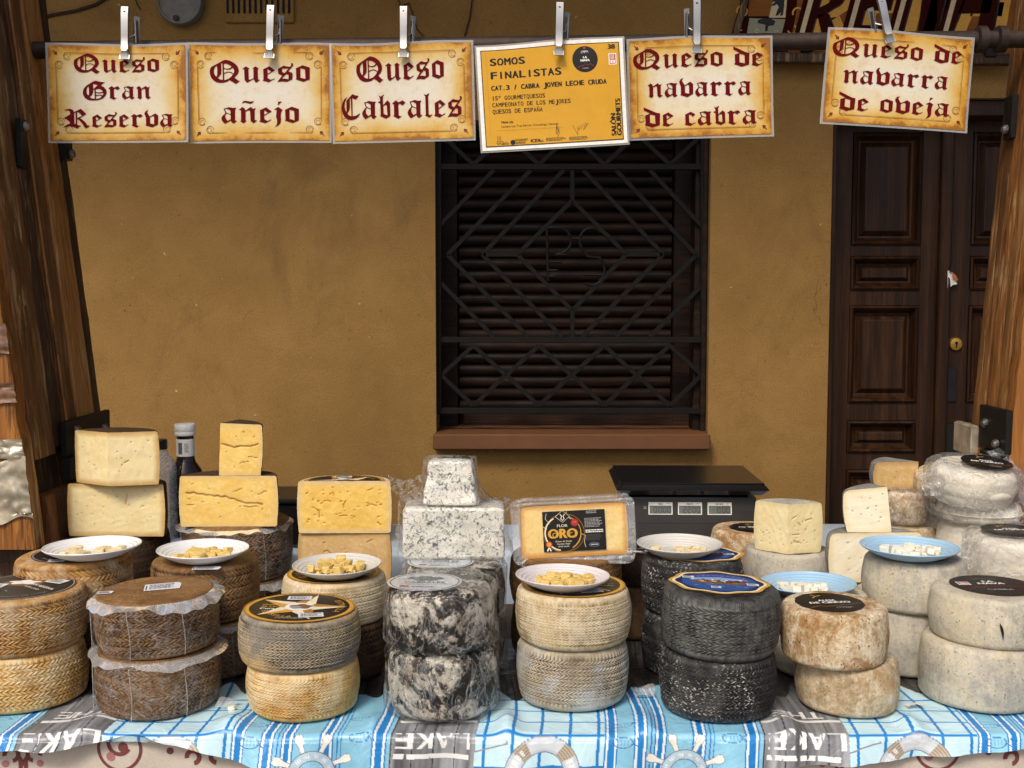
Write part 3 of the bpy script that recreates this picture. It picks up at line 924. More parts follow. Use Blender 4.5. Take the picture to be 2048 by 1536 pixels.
def front_board(par, X, side, Y, wd, z0, z1, mat, seed=0, off=0.0):
    n = 40
    r = random.Random(seed)
    V, F = [], []
    for i in range(n + 1):
        z = z0 + (z1 - z0) * i / n
        e = X(z) + side * (off + r.uniform(-.004, .002))
        V += [(e - side * wd, Y, z), (e - side * .004, Y, z), (e, Y + .004, z), (e, Y + .05, z), (e - side * wd, Y + .05, z)]
    for i in range(n):
        for k in range(5):
            q = (i * 5 + k, i * 5 + (k + 1) % 5, i * 5 + 5 + (k + 1) % 5, i * 5 + 5 + k)
            F.append(q if side > 0 else q[::-1])
    F += [tuple(range(5)), tuple(n * 5 + k for k in range(4, -1, -1))]
    return mesh_from(V, F, "front_board", mat, par, smooth=True, sharp=30)
def post(X, side, Yf, Yb, zlow, label):
    core = MB()
    z0, z1 = zlow, 2.7
    V = []
    for z in (z0, z1):
        xo = X(z) - side * .025
        V += [(xo - side * .1, Yf + .05, z), (xo, Yf + .05, z), (xo, Yb - .02, z), (xo - side * .1, Yb - .02, z)]
    core.add(V, [(0, 1, 5, 4), (1, 2, 6, 5), (2, 3, 7, 6), (3, 0, 4, 7), (4, 5, 6, 7), (3, 2, 1, 0)])
    xl = X(z0) - side * .06
    core.box((xl, (Yf + Yb) / 2 + .02, z0 / 2), (.09, Yb - Yf - .08, z0))
    p = core.build("post", M['darkwood'], stall, smooth=False)
    p["label"] = label
    return p
YfL, YbL, YfR, YbR = 2.31, 2.80, 2.56, 2.80
pl = post(XL, 1, YfL, YbL, 0.93, "left post of dark boards with an orange front plank")
fr = [0.0, .27, .43, .60, .84, 1.0]
cutsL = [YfL + .052 + (YbL - YfL - .052) * t for t in fr]
for i, (m_, o_) in enumerate(zip(('postwood', 'darkwood', 'postwood', 'orangewood', 'darkwood'), (0, -.006, -.002, .002, -.008))):
    board(pl, XL, 1, cutsL[i] + .0015, cutsL[i + 1] - .0015, 1.14 + (0, .012, .03, -.02, .05)[i], 2.7, M[m_], o_, seed=i)
M['goldwood'] = wood_mat("golden_varnished_board", [(0.26, S(60, 36, 15)), (0.42, S(126, 78, 32)), (0.57, S(172, 114, 48)), (0.75, S(212, 164, 94))], 1.0, 0.5, bump=1.0, scuff=.7)
front_board(pl, XL, 1, YfL, .30, 0.965, 2.7, M['goldwood'], 5)
mb = MB()
n = 30
mb.tube([(XL(z) + .003, cutsL[2] + .001, z) for z in np.linspace(1.2, 2.7, n)], .0035, 6)
mb.build("batten", M['orangewood'], pl)
board(pl, XL, 1, cutsL[0] + .03, cutsL[2], .62, 1.06, M['orangewood'], .004, seed=11, name="foot_board")
board(pl, XL, 1, cutsL[2] + .002, cutsL[5], .62, 1.06, M['darkwood'], -.002, seed=12, name="foot_board")
# iron straps, hooks, tape on the left post
def strap(par, X, side, Y0, Y1, z0, z1, th=.008, mat='iron', name="iron_strap", bolts=()):
    mb = MB()
    zc = (z0 + z1) / 2
    mb.box((X(zc) + side * th / 2, (Y0 + Y1) / 2, zc), (th, Y1 - Y0, z1 - z0), bev=.002)
    o = mb.build(name, M[mat], par)
    if bolts:
        for by, bz in bolts:
            bm = MB()
            bm.lathe([(.011, 0), (.011, .006), (.007, .011), (.0001, .012)], 10, (X(bz) + side * th, by, bz), Matrix.Rotation(side * math.pi / 2, 3, 'Y'))
            bm.build("bolt", M['bolt'], o)
    return o
strap(pl, XL, 1, YfL + .20, YbL - .01, 1.125, 1.205, .012, bolts=((YfL + .26, 1.18), (YbL - .06, 1.165)))
strap(pl, XL, 1, YfL + .19, YfL + .30, 1.075, 1.125, .016)
strap(pl, XL, 1, 2.49, 2.525, 1.755, 1.86, .012, bolts=((2.512, 1.845),))
strap(pl, XL, 1, 2.73, 2.775, 1.80, 1.885, .018, bolts=((2.752, 1.815),))
def wrapband(par, X, side, Y, wd, z0, z1, mat, name, seed):
    nu, nv = 60, 26
    u = np.linspace(-1, 1, nu); v = np.linspace(0, 1, nv)
    U, V_ = np.meshgrid(u, v)
    if wd < .31: U = -1 + (U + 1) * .775
    z = z0 + (z1 - z0) * V_ + .004 * np.sin(U * 9 + seed)
    e = np.vectorize(X)(z)
    half = wd
    x = np.where(U < .55, e - side * half * (.55 - U) / 1.55, e + side * .004)
    y = np.where(U < .55, Y - .004, Y - .004 + (U - .55) / .45 * .056)
    z = z + .006 * wob(np.stack([x, y, z * 0], -1), 60, seed + 3) * np.where((V_ < .1) | (V_ > .9), 1, 0)
    P = np.stack([x, y, z], -1)
    d = wob(P, 90, seed) * .0045 + np.abs(wob(P, 210, seed + 1)) * .0040
    P[..., 1] -= np.abs(d) * (U < .6); P[..., 0] += side * np.abs(d) * (U >= .5)
    o = grid_obj(P, name, mat, par, flip=(side < 0))
    return o
wrapband(pl, XL, 1, YfL, .30, 1.36, 1.42, M['browntape'], "tape", 3)
wrapband(pl, XL, 1, YfL, .30, 1.265, 1.305, M['browntape'], "tape", 9)
wrapband(pl, XL, 1, YfL, .30, 1.02, 1.145, M['foil'], "tape", 4)
wrapband(pl, XL, 1, YfL, .30, 1.155, 1.195, M['foil'], "tape", 6)
pr = post(XR, -1, YfR, YbR, 0.93, "right post of weathered orange boards")
cutsR = [YfR + .052 + (YbR - YfR - .052) * t for t in (0, .3, .55, .8, 1)]
for i, (m_, o_) in enumerate(zip(('postwood', 'orangewood', 'postwood', 'postwood'), (0, .003, 0, -.003))):
    board(pr, XR, -1, cutsR[i] + .0015, cutsR[i + 1] - .0015, 1.17, 2.7, M[m_], o_, seed=20 + i)
front_board(pr, XR, -1, YfR, .30, 0.90, 2.7, M['orangewood'], 6)
board(pr, XR, -1, cutsR[0] + .03, cutsR[4] - .05, .62, 1.12, M['orangewood'], .004, seed=31, name="foot_board")
strap(pr, XR, -1, YfR + .0, YbR - .09, 1.125, 1.225, .014, bolts=((YfR + .04, 1.145), (YfR + .11, 1.185)))
strap(pr, XR, -1, YfR - .0, YbR - .12, 1.075, 1.123, .018)
strap(pr, XR, -1, 2.70, 2.745, 1.845, 1.945, .016, bolts=((2.722, 1.868),))
wb2 = MB()
wb2.box((XR(1.12) - .012, YbR - .02, 1.135), (.02, .11, .075), bev=.004)
wb2.build("tape", M['foil'], pr)
rod = MB()
ra, rb = at(42, 101, 2.66), at(2052, 78, 2.66)
rod.tube([ra.lerp(rb, t) for t in np.linspace(-.02, 1.02, 12)], .0195, 18)
rodo = rod.build("rod", M['rust'], stall)
cl = MB()
for t in (.004, .955, .975):
    cl = MB(); c = ra.lerp(rb, t)
    cl.lathe([(.021, -.012), (.03, -.009), (.03, .009), (.021, .012)], 20, c, Matrix.Rotation(math.pi / 2, 3, 'Y'))
    cl.build("rod_collar", M['rust'], rodo)
# ------------------------------------------------------------------ cheese materials
def rind_woven(name, low, high, mould, mould_amt=.35, fleck=None, fleck_amt=0.0, patch=None, patch_amt=0.0, rough=.75, grooves_light=False, patch_scale=9.0):
    "plaited-mould rind: low = colour in the grooves, high = on the strands, mould = powdery bloom in patches"
    g = NT(name)
    v = g.coord()
    wv0 = g.attr("weave")
    ph = g.attr("strand")
    fib = g.math('ADD', 0.5, g.math('MULTIPLY', g.math('SINE', g.math('MULTIPLY', ph, 25.13)), 0.5))
    wv = g.math('MULTIPLY', wv0, g.math('ADD', .72, g.math('MULTIPLY', fib, .34)))
    n1 = g.noise(v, 14, 5, 0.65, 0.5)
    n2 = g.noise(v, 90, 4, 0.65)
    n3 = g.noise(g.coord(loc=(5, 3, 8)), patch_scale, 4, 0.6, 0.8)
    t = g.math('ADD', wv, g.math('MULTIPLY', g.math('SUBTRACT', n2, 0.5), 0.7))
    c = g.mix(g.fac(t, 0.18, 0.62), low, high)
    if patch is not None:
        c = g.mix(g.math('MULTIPLY', g.fac(n3, 0.5 - .08, 0.62), patch_amt), c, patch)
    mm = g.math('MULTIPLY', g.fac(n1, 0.46, 0.64), mould_amt)
    if grooves_light:
        mm = g.math('MULTIPLY', mm, g.math('SUBTRACT', 1.25, wv))
    c = g.mix(mm, c, mould)
    if fleck is not None:
        n4 = g.noise(g.coord(loc=(2, 8, 1)), 210, 2, 0.5)
        n5 = g.noise(g.coord(loc=(9, 8, 1)), 12, 3, 0.6)
        fk = g.math('MULTIPLY', g.math('MULTIPLY', g.fac(n4, 0.54, 0.62), g.fac(n5, 0.42, 0.6)), g.fac(wv, 0.35, 0.7))
        c = g.mix(g.math('MULTIPLY', fk, fleck_amt), c, fleck)
    n6 = g.noise(v, 260, 3, 0.6)
    return g.done(c, rough, 0, g.bump(g.math('ADD', g.math('ADD', n2, n6), g.math('MULTIPLY', fib, .9)), 0.5, 0.0012), **{"Specular IOR Level": 0.3})

def rind_smooth(name, stops, specks, speck_amt, stain=None, stain_amt=0.0, rough=.8, bump=.6, scale=1.0, streak=0.35):
    g = NT(name)
    v = g.coord()
    n1 = g.noise(v, 9 * scale, 6, 0.7, 0.6)
    n2 = g.noise(v, 70 * scale, 5, 0.7)
    n3 = g.noise(g.coord(loc=(4, 4, 4)), 210, 3, 0.6)
    nv = g.noise(g.coord(scale=(1, 1, .16)), 60, 4, 0.65)
    f = g.math('ADD', g.math('MULTIPLY', n1, .45), g.math('ADD', g.math('MULTIPLY', n2, .35), g.math('MULTIPLY', nv, streak * .6)))
    f = g.fac(f, .30, .72)
    c = g.ramp(f, stops)
    if stain is not None:
        n5 = g.noise(g.coord(loc=(8, 2, 6)), 7 * scale, 6, .7, 1.2)
        c = g.mix(g.math('MULTIPLY', g.fac(n5, .47, .62), stain_amt), c, stain)
    sp = g.math('ADD', g.math('MULTIPLY', n2, .5), g.math('MULTIPLY', n3, .5))
    c = g.mix(g.math('MULTIPLY', g.fac(sp, .55, .64), speck_amt), c, specks)
    h = g.math('ADD', g.math('MULTIPLY', n2, .8), g.math('MULTIPLY', n3, .4))
    return g.done(c, rough, 0, g.bump(h, bump, .0022), **{"Specular IOR Level": 0.3})

M['tan_w'] = rind_woven("tan_plaited_rind", S(98, 62, 30), S(194, 148, 82), S(222, 205, 172), .55, S(236, 226, 204), .75, S(150, 102, 48), .6)
M['yel_w'] = rind_woven("pale_yellow_plaited_rind", S(140, 98, 48), S(222, 190, 126), S(238, 222, 184), .6, S(236, 226, 204), .35, S(206, 152, 72), .5)
M['bro_w'] = rind_woven("brown_plaited_rind", S(42, 26, 14), S(142, 104, 62), S(182, 150, 106), .22, S(206, 180, 140), .3, S(90, 58, 30), .6, rough=.55)
M['dbro_w'] = rind_woven("dark_brown_plaited_rind", S(30, 21, 14), S(86, 62, 40), S(112, 92, 66), .3, None, 0, S(54, 38, 24), .6, rough=.65)
M['gry_w'] = rind_woven("grey_bloomed_plaited_rind", S(72, 64, 54), S(178, 164, 140), S(120, 118, 114), .75, S(226, 218, 200), .25, S(208, 174, 116), .85, patch_scale=6.0)
M['crm_w'] = rind_woven("cream_plaited_rind", S(132, 108, 72), S(228, 212, 178), S(238, 230, 208), .5, None, 0, S(214, 190, 142), .4)
M['lgr_w'] = rind_woven("ash_grey_plaited_rind", S(84, 74, 62), S(196, 184, 160), S(186, 192, 196), .6, S(226, 222, 212), .3, S(150, 138, 118), .6)
M['blk_w'] = rind_woven("black_plaited_rind", S(116, 116, 112), S(18, 19, 21), S(120, 120, 117), .16, None, 0, S(28, 28, 30), .4, rough=.5, grooves_light=True)
M['blf_w'] = rind_woven("black_flecked_plaited_rind", S(18, 18, 19), S(46, 45, 46), S(118, 116, 112), .25, S(214, 210, 200), .95, S(30, 29, 30), .4, rough=.55)
M['bro_s'] = rind_smooth("brown_mottled_rind", [(0.12, S(92, 68, 42)), (.36, S(166, 138, 98)), (.55, S(212, 196, 166)), (.8, S(236, 228, 210))], S(76, 52, 28), .95, S(146, 98, 42), .9, bump=1.0, scale=1.5)
M['mot_s'] = rind_smooth("pale_mottled_rind", [(0.12, S(104, 84, 58)), (.36, S(162, 142, 110)), (.6, S(206, 192, 166)), (.85, S(230, 220, 200))], S(92, 74, 50), .8, S(166, 130, 76), .6, bump=1.0, scale=1.5)
M['gry_s'] = rind_smooth("grey_cream_rind", [(0.1, S(112, 110, 104)), (.38, S(160, 157, 148)), (.62, S(192, 185, 168)), (.95, S(216, 208, 188))], S(98, 95, 88), .75, S(212, 196, 158), .45, bump=.7, scale=1.3)
M['gry2_s'] = rind_smooth("cool_grey_rind", [(0.1, S(118, 116, 110)), (.4, S(164, 160, 150)), (.65, S(188, 182, 168)), (.95, S(208, 200, 182))], S(98, 94, 86), .6, S(196, 184, 154), .35, bump=.7, scale=1.3)
def cab_mat():
    g = NT("mould_blotched_dark_rind")
    v = g.coord()
    a = g.noise(v, 10, 6, .66, 1.0)
    b = g.noise(g.coord(loc=(3, 7, 1), scale=(1, 1, 1)), 24, 5, .7, 1.4)
    d = g.noise(v, 150, 4, .7)
    f = g.math('ADD', g.math('MULTIPLY', a, .6), g.math('ADD', g.math('MULTIPLY', b, .45), g.math('MULTIPLY', d, .16)))
    c = g.ramp(f, [(.50, S(16, 14, 13)), (.585, S(40, 36, 33)), (.615, S(98, 92, 82)), (.64, S(196, 188, 172)), (.72, S(232, 228, 216))])
    br = g.noise(g.coord(loc=(6, 1, 4)), 12, 3, .6)
    c = g.mix(g.math('MULTIPLY', g.fac(br, .55, .66), .55), c, S(70, 50, 34))
    return g.done(c, .5, 0, g.bump(f, 1.0, .006))
M['cab_s'] = cab_mat()
M['wht_s'] = rind_smooth("white_soft_rind", [(0.2, S(196, 188, 172)), (.5, S(226, 220, 206)), (.9, S(240, 236, 226))], S(176, 164, 140), .35, S(222, 208, 178), .4, bump=.3)
M['mld_s'] = rind_smooth("grey_moulded_rind", [(0.2, S(92, 92, 90)), (.5, S(132, 130, 124)), (.9, S(178, 174, 164))], S(66, 66, 64), .6, None, 0)
M['dkr_s'] = rind_smooth("dark_brown_rind", [(0.2, S(38, 26, 18)), (.5, S(66, 48, 32)), (.9, S(104, 80, 56))], S(28, 20, 14), .5, None, 0)

def paste_mat(name, a, b, edge, holes, rough=.55, sss=.12):
    g = NT(name)
    v = g.coord()
    n1 = g.noise(v, 16, 4, .6)
    n2 = g.noise(v, 120, 4, .65)
    c = g.mix(g.fac(n1, .35, .65), a, b)
    c = g.mix(g.math('MULTIPLY', g.fac(n2, .52, .66), .22), c, S(246, 236, 206))
    e = g.attr("edge")
    ee = g.math('ADD', e, g.math('MULTIPLY', g.math('SUBTRACT', n1, .5), .5))
    c = g.mix(g.math('MULTIPLY', g.fac(ee, .28, 1.0), .9), c, edge)
    c = g.mix(g.attr("pit"), c, holes)
    h = g.math('ADD', n2, g.math('MULTIPLY', g.noise(v, 300, 2), .5))
    return g.done(c, rough, 0, g.bump(h, .45, .0016), **{"Subsurface Weight": sss, "Subsurface Scale": .004, "Specular IOR Level": .35})
M['p_pale'] = paste_mat("pale_cheese_paste", S(226, 206, 152), S(232, 216, 168), S(190, 154, 92), S(190, 154, 92))
M['p_yel'] = paste_mat("yellow_cheese_paste", S(224, 184, 92), S(232, 200, 116), S(214, 184, 124), S(150, 104, 40))
M['p_gold'] = paste_mat("golden_cheese_paste", S(226, 184, 84), S(232, 196, 104), S(214, 188, 140), S(178, 118, 36))
M['p_goat'] = paste_mat("ivory_cheese_paste", S(232, 222, 192), S(238, 230, 206), S(226, 210, 168), S(176, 160, 122))
M['p_cream'] = paste_mat("cream_cheese_paste", S(226, 208, 156), S(234, 220, 176), S(214, 198, 152), S(170, 138, 84))
M['p_tan'] = paste_mat("tan_dried_paste", S(196, 160, 104), S(208, 176, 122), S(180, 146, 92), S(150, 112, 62))
M['p_oro'] = paste_mat("buttery_cheese_paste", S(236, 206, 128), S(242, 220, 158), S(204, 138, 40), S(196, 150, 70))
def blue_mat():
    g = NT("blue_veined_paste")
    v = g.coord()
    n1 = g.noise(v, 88, 5, .7, 1.0)
    n2 = g.noise(v, 210, 4, .65, .8)
    n0 = g.noise(v, 14, 3, .6)
    c = g.ramp(g.noise(v, 20, 4), [(.3, S(224, 220, 204)), (.7, S(244, 242, 234))])
    f = g.math('ADD', g.math('MULTIPLY', n1, .6), g.math('ADD', g.math('MULTIPLY', n2, .35), g.math('MULTIPLY', n0, .12)))
    c = g.mix(g.math('MULTIPLY', g.fac(f, .550, .60), .85), c, S(96, 108, 112))
    c = g.mix(g.math('MULTIPLY', g.fac(f, .60, .66), .8), c, S(46, 58, 66))
    return g.done(c, .5, 0, g.bump(f, .7, .003), **{"Subsurface Weight": .1, "Subsurface Scale": .003})
M['p_blue'] = blue_mat()
M['film'] = film_mat("vacuum_film", haze=.0, haze_hi=.16, scale=22, gloss=.35)
M['filmrim'] = film_mat("vacuum_film_rim", tint=(.86, .88, .9, 1), haze=.22, haze_hi=.36, scale=7, rough=.2, bump=.35, dist=.003, gloss=1.0)
M['cling'] = film_mat("cling_film", haze=.0, haze_hi=.24, scale=11, stretch=(1, 1, .6), rough=.07, bump=1.0, dist=.008, gloss=.62, thin=34.0)
M['bagfilm'] = film_mat("plastic_bag", tint=(.9, .91, .9, 1), haze=.04, haze_hi=.30, scale=9, rough=.12, bump=.8, dist=.01, gloss=.6)
M['cling2'] = film_mat("cling_film_tight", haze=.0, haze_hi=.30, scale=18, stretch=(1, 1, .6), rough=.10, bump=.7, dist=.006, gloss=.4, thin=40.0)
M['clear'] = film_mat("clear_film", haze=.0, haze_hi=.07, scale=30, rough=.08, bump=.3)
# inks for labels
for k_, c_ in dict(ink_black=(24, 22, 21), ink_white=(236, 234, 228), ink_gold=(206, 156, 62), ink_dgold=(166, 118, 44), ink_cream=(232, 220, 190), ink_blue=(46, 84, 148), ink_lblue=(130, 168, 214), ink_red=(176, 42, 40),
                   ink_pink=(204, 112, 124), ink_grey=(150, 148, 146), ink_dgrey=(70, 68, 66), ink_sticker=(222, 226, 232), ink_olive=(70, 66, 40), ink_brown=(122, 92, 60), ink_navy=(30, 44, 84), ink_text=(60, 64, 80), ink_green=(104, 122, 112)).items():
    M[k_] = ink(k_.replace("ink_", "printed_") , S(*c_), .42)

# ------------------------------------------------------------------ cheese builders
def wheel_rind(R, H, mat, parent, seed, woven=True, edge=.011, bulge=.004, N=66, bands=4, amp=.0014, nth=None, nside=None, lump=.0022, slant=1.5, dip=.0):
    nth = nth or (N * 8 if woven else 160)
    ns = nside or (64 if woven else 36)
    pr = []
    for r in np.linspace(0.001, R - edge, 5): pr.append((r, 0, 0, 0))
    for i in range(1, 7):
        a = math.pi / 2 * i / 6
        pr.append((R - edge + edge * math.sin(a), edge - edge * math.cos(a), 0, i / 6))
    for i in range(1, ns):
        t = i / ns
        pr.append((R + bulge * math.sin(math.pi * t), edge + (H - 2 * edge) * t, t, 1))
    for i in range(0, 7):
        a = math.pi / 2 * i / 6
        pr.append((R - edge + edge * math.cos(a), H - edge + edge * math.sin(a), 1, 1 - i / 6))
    for r in np.linspace(R - edge, 0.001, 12)[1:]: pr.append((r, H - dip * (1 - (r / R) ** 2), 1, -1))
    pr = np.array(pr)
    th = np.linspace(0, 2 * math.pi, nth, endpoint=False)
    T, r = np.meshgrid(th, pr[:, 0])
    z = np.repeat(pr[:, 1:2], nth, 1); v = np.repeat(pr[:, 2:3], nth, 1); wgt = np.repeat(pr[:, 3:4], nth, 1)
    top = wgt < 0
    P = np.stack([r * np.cos(T), r * np.sin(T), z], -1)
    lowf = wob(P, 26, seed) * lump + wob(P, 70, seed + 5) * lump * .35
    weave = np.full(T.shape, .55); strand = np.zeros(T.shape)
    d = lowf.copy()
    if woven:
        jit = wob(P, 75, seed + 9) * .26 + wob(P, 18, seed + 2) * .5 + wob(P, 190, seed + 12) * .12
        vv = v * bands + wob(P, 22, seed + 3) * .05 + T / (2 * math.pi) * (1 if seed % 2 else 0) * 1.0
        fr_ = vv % 1.0
        tri = np.abs(fr_ - .5) * 2
        ph = T / (2 * math.pi) * N + slant * tri + jit
        strand = ph
        st = np.abs(np.sin(math.pi * ph)) ** .75 * (.78 + .22 * wob(P, 130, seed + 14))
        gr_ = sst(np.minimum(tri, 1 - tri), .0, .16)
        weave = st * (.3 + .7 * gr_)
        ww = np.clip(wgt, 0, 1) ** 4
        kk = np.clip(1.0 + .5 * wob(P, 34, seed + 15), .35, 1.25)
        weave = .58 + (weave - .58) * kk
        d = d + (weave - .55) * amp * 2 * ww
        weave = weave * ww + .55 * (1 - ww)
        # pressed straw pattern on the flat face
        pat = .5 + .5 * np.sin(P[..., 0] * 520 + wob(P, 40, seed + 4) * .8) * np.sign(np.sin(P[..., 1] * 95 + .6))
        weave = np.where(top, .55 + .35 * pat, weave)
    P[..., 0] += d * np.cos(T) * (~top); P[..., 1] += d * np.sin(T) * (~top)
    P[..., 2] += np.where(top, wob(P, 30, seed + 6) * .0008 + (weave - .55) * .0008, 0)
    P[..., 2] = np.maximum(P[..., 2], 0)
    return grid_obj(P, "rind", mat, parent, wrap=True, attrs={"weave": weave, "strand": strand})

def flange(R, z, parent, seed, out=.018, droop=.010, name="film_rim", nth=140, r_in=None):
    "sealed rim of a vacuum bag: a wavy sheet standing out round the edge of the wheel"
    th = np.linspace(0, 2 * math.pi, nth, endpoint=False)
    s_ = np.linspace(0, 1, 7)
    T, Q = np.meshgrid(th, s_)
    base = np.stack([np.cos(T), np.sin(T), Q * 0], -1)
    o = out * (1 + .35 * wob(base, 3.0, seed) + .15 * wob(base, 9, seed + 1))
    r = (r_in or R * .985) + Q * o
    zz = z + .001 - droop * Q ** 1.4 * (1 + .6 * wob(base, 3.5, seed + 2)) + .004 * wob(base, 14, seed + 3) * Q
    P = np.stack([r * np.cos(T), r * np.sin(T), zz], -1)
    return grid_obj(P, name, M['filmrim'], parent, wrap=True)
def shell(R, H, parent, seed, mat='film', off=.0018, amp=.0012, name="wrapping", nth=150, top=True, sc=40):
    pr = [(R - .006, .0015)] + [(R + off, z) for z in np.linspace(.012, H - .010, 16)] + [(R - .002 + off, H - .004), (R - .010, H + off)]
    if top: pr += [(r, H + off + .0006) for r in np.linspace(R - .02, .002, 12)]
    pr = np.array(pr)
    th = np.linspace(0, 2 * math.pi, nth, endpoint=False)
    T, r = np.meshgrid(th, pr[:, 0]); z = np.repeat(pr[:, 1:2], nth, 1)
    P = np.stack([r * np.cos(T), r * np.sin(T), z], -1)
    d = (1 - np.abs(wob(P, sc, seed))) * amp + np.abs(wob(P, sc * 2.3, seed + 1)) * amp * .6
    P[..., 0] += d * np.cos(T); P[..., 1] += d * np.sin(T); P[..., 2] += np.abs(d) * (z > H * .9) * .6
    return grid_obj(P, name, M[mat], parent, wrap=True)

# labels (flat prints, local x right / y away from the viewer)
def lab_star(r, rot=0.0, seed=1):
    f = Flat()
    f.disc(0, 0, r, M['ink_gold'], 1); f.ring(0, 0, r * .965, r, M['ink_dgold'], 2)
    f.disc(0, 0, r * .90, M['ink_black'], 3)
    pts = []
    for i in range(5):
        a = math.radians(90 + rot + 72 * i)
        tip = (r * .86 * math.cos(a), r * .86 * math.sin(a))
        b0, b1 = (math.radians(90 + rot + 72 * i - 36), math.radians(90 + rot + 72 * i + 36))
        n0, n1 = [(r * .34 * math.cos(b), r * .34 * math.sin(b)) for b in (b0, b1)]
        f.poly([(0, 0), n0, tip], M['ink_cream'], 4)
        f.poly([(0, 0), tip, n1], M['ink_gold'] if i in (1, 2) else M['ink_dgold'], 4)
    f.disc(0, 0, r * .26, M['ink_white'], 6); f.disc(r * .03, r * .01, r * .2, M['ink_brown'], 7, ry=r * .15, wav=.15, k=5)
    f.disc(-r * .07, -r * .04, r * .11, M['ink_grey'], 8, ry=r * .07)
    f.arc("ESTRELLA", 0, 0, r * .70, r * .12, M['ink_gold'], 20 + rot, 5)
    f.arc("ESTRELLA", 0, 0, r * .70, r * .12, M['ink_gold'], 250 + rot, 5, inside=True)
    f.arc("Queso curado Leche cruda de Oveja", 0, 0, r * .915, r * .06, M['ink_black'], 90 + rot, 5)
    ca = math.radians(90 + rot + 108)
    f.text("Queso", r * .52 * math.cos(ca) - r * .18, r * .52 * math.sin(ca) + r * .12, r * .085, M['ink_gold'], 5, bold=.02)
    f.text("de Leche", r * .52 * math.cos(ca) - r * .18, r * .52 * math.sin(ca), r * .085, M['ink_gold'], 5, bold=.02)
    f.text("Curado", r * .52 * math.cos(ca) - r * .18, r * .52 * math.sin(ca) - r * .15, r * .10, M['ink_white'], 5, bold=.02)
    ca = math.radians(90 + rot - 60)
    for (x, y, a) in ((r * .30, -r * .55, 12), (-r * .1, r * .58, 4)):
        c_, s_ = math.cos(math.radians(a)), math.sin(math.radians(a))
        R2 = lambda px, py: (x + px * c_ - py * s_, y + px * s_ + py * c_)
        f.poly([R2(-r * .22, -r * .13), R2(r * .22, -r * .13), R2(r * .22, r * .13), R2(-r * .22, r * .13)], M['ink_sticker'], 9)
        t = R2(-r * .18, r * .10)
        f.scribble(t[0], t[1], r * .36, r * .2, 5, M['ink_text'], 10, a, seed)
    f.scribble(-r * .3, -r * .68, r * .6, r * .1, 2, M['ink_grey'], 5, 0, seed + 2)
    return f
def lab_blue(r, seed=1, sy=.62):
    f = Flat()
    def sc_(k, n=72):
        return [(r * k * (1 + .035 * math.cos(8 * a)) * math.cos(a), sy * r * k * (1 + .05 * math.cos(8 * a)) * math.sin(a)) for a in [2 * math.pi * i / n for i in range(n)]]
    f.poly(sc_(1.0), M['ink_gold'], 1); f.poly(sc_(.93), M['ink_cream'], 2); f.poly(sc_(.87), M['ink_navy'], 3)
    f.disc(0, -.03 * r, r * .76, M['ink_blue'], 4, ry=r * .47 * sy / .62)
    f.poly([(-r * .62, r * .10), (r * .62, r * .13), (r * .5, r * .24), (0, r * .33), (-r * .5, r * .24)], M['ink_lblue'], 5)
    f.poly([(-r * .62, -r * .12), (-r * .2, -r * .16), (r * .3, -r * .20), (r * .6, -r * .12), (r * .5, -.02 * r), (-r * .5, .0)], M['ink_brown'], 6)
    rr = random.Random(seed)
    for i in range(46):
        x, y = r * rr.uniform(-.58, .56), r * rr.uniform(-.10, .14)
        f.disc(x, y, r * rr.uniform(.025, .06), M[rr.choice(['ink_cream', 'ink_cream', 'ink_black', 'ink_white', 'ink_dgold', 'ink_dgrey', 'ink_red'])], 7 + .05 * i, ry=r * rr.uniform(.02, .045), n=10)
    for i in range(26):
        x, y = r * rr.uniform(-.6, .6), r * rr.uniform(-.38, -.18)
        f.rect(x, y, x + r * rr.uniform(.03, .12), y + r * .012, M['ink_lblue'], 7)
    f.arc("Pasamontes", 0, -.55 * r, r * 1.0, r * .12, M['ink_pink'], 90, 10, sp=.22, sy=.92)
    for x, y, w_, h_ in ((-.74, .16, .24, .15), (.54, -.22, .24, .15), (-.2, -.5 , .2, .14)):
        f.rect(x * r, y * r, (x + w_) * r, (y + h_) * r, M['ink_sticker'], 11)
        f.scribble(x * r + .02 * r, (y + h_) * r - .02 * r, (w_ - .04) * r, (h_ - .03) * r, 4, M['ink_text'], 12, 0, seed)
    return f
def lab_nava(r, seed=1):
    f = Flat()
    f.disc(0, 0, r, M['ink_black'], 1)
    f.text("Queso de cabra", 0, r * .56, r * .07, M['ink_grey'], 3, 'C')
    f.text("LA", 0, r * .28, r * .15, M['ink_white'], 3, 'C', bold=.05, sx=1.15)
    f.text("NAVA", 0, r * .08, r * .15, M['ink_white'], 3, 'C', bold=.05, sx=1.15)
    f.text("CABRA", 0, -r * .48, r * .13, M['ink_grey'], 3, 'C', bold=.03, sx=1.1)
    pk = [(-.86, -.42), (-.62, -.34), (-.45, -.2), (-.34, -.26), (-.16, -.06), (-.02, -.16), (.14, -.1), (.3, -.02), (.44, -.2), (.58, -.14), (.74, -.36), (.88, -.4)]
    f.line([(x * r, y * r) for x, y in pk], r * .018, M['ink_red'], 3)
    f.line([(x * r * .8 + .2 * r, y * r - .12 * r) for x, y in pk[4:]], r * .012, M['ink_dgrey'], 3)
    x, y, s_ = -.66 * r, .16 * r, .15 * r
    f.rect(x - s_, y - s_, x + s_, y + s_, M['ink_white'], 3); f.rect(x - s_ * .82, y - s_ * .82, x + s_ * .82, y + s_ * .82, M['ink_red'], 4)
    f.scribble(x - s_ * .6, y + s_ * .6, s_ * 1.2, s_ * .9, 3, M['ink_white'], 5, 0, seed); f.rect(x - s_ * .7, y - s_ * .7, x + s_ * .7, y - s_ * .3, M['ink_white'], 5)
    return f
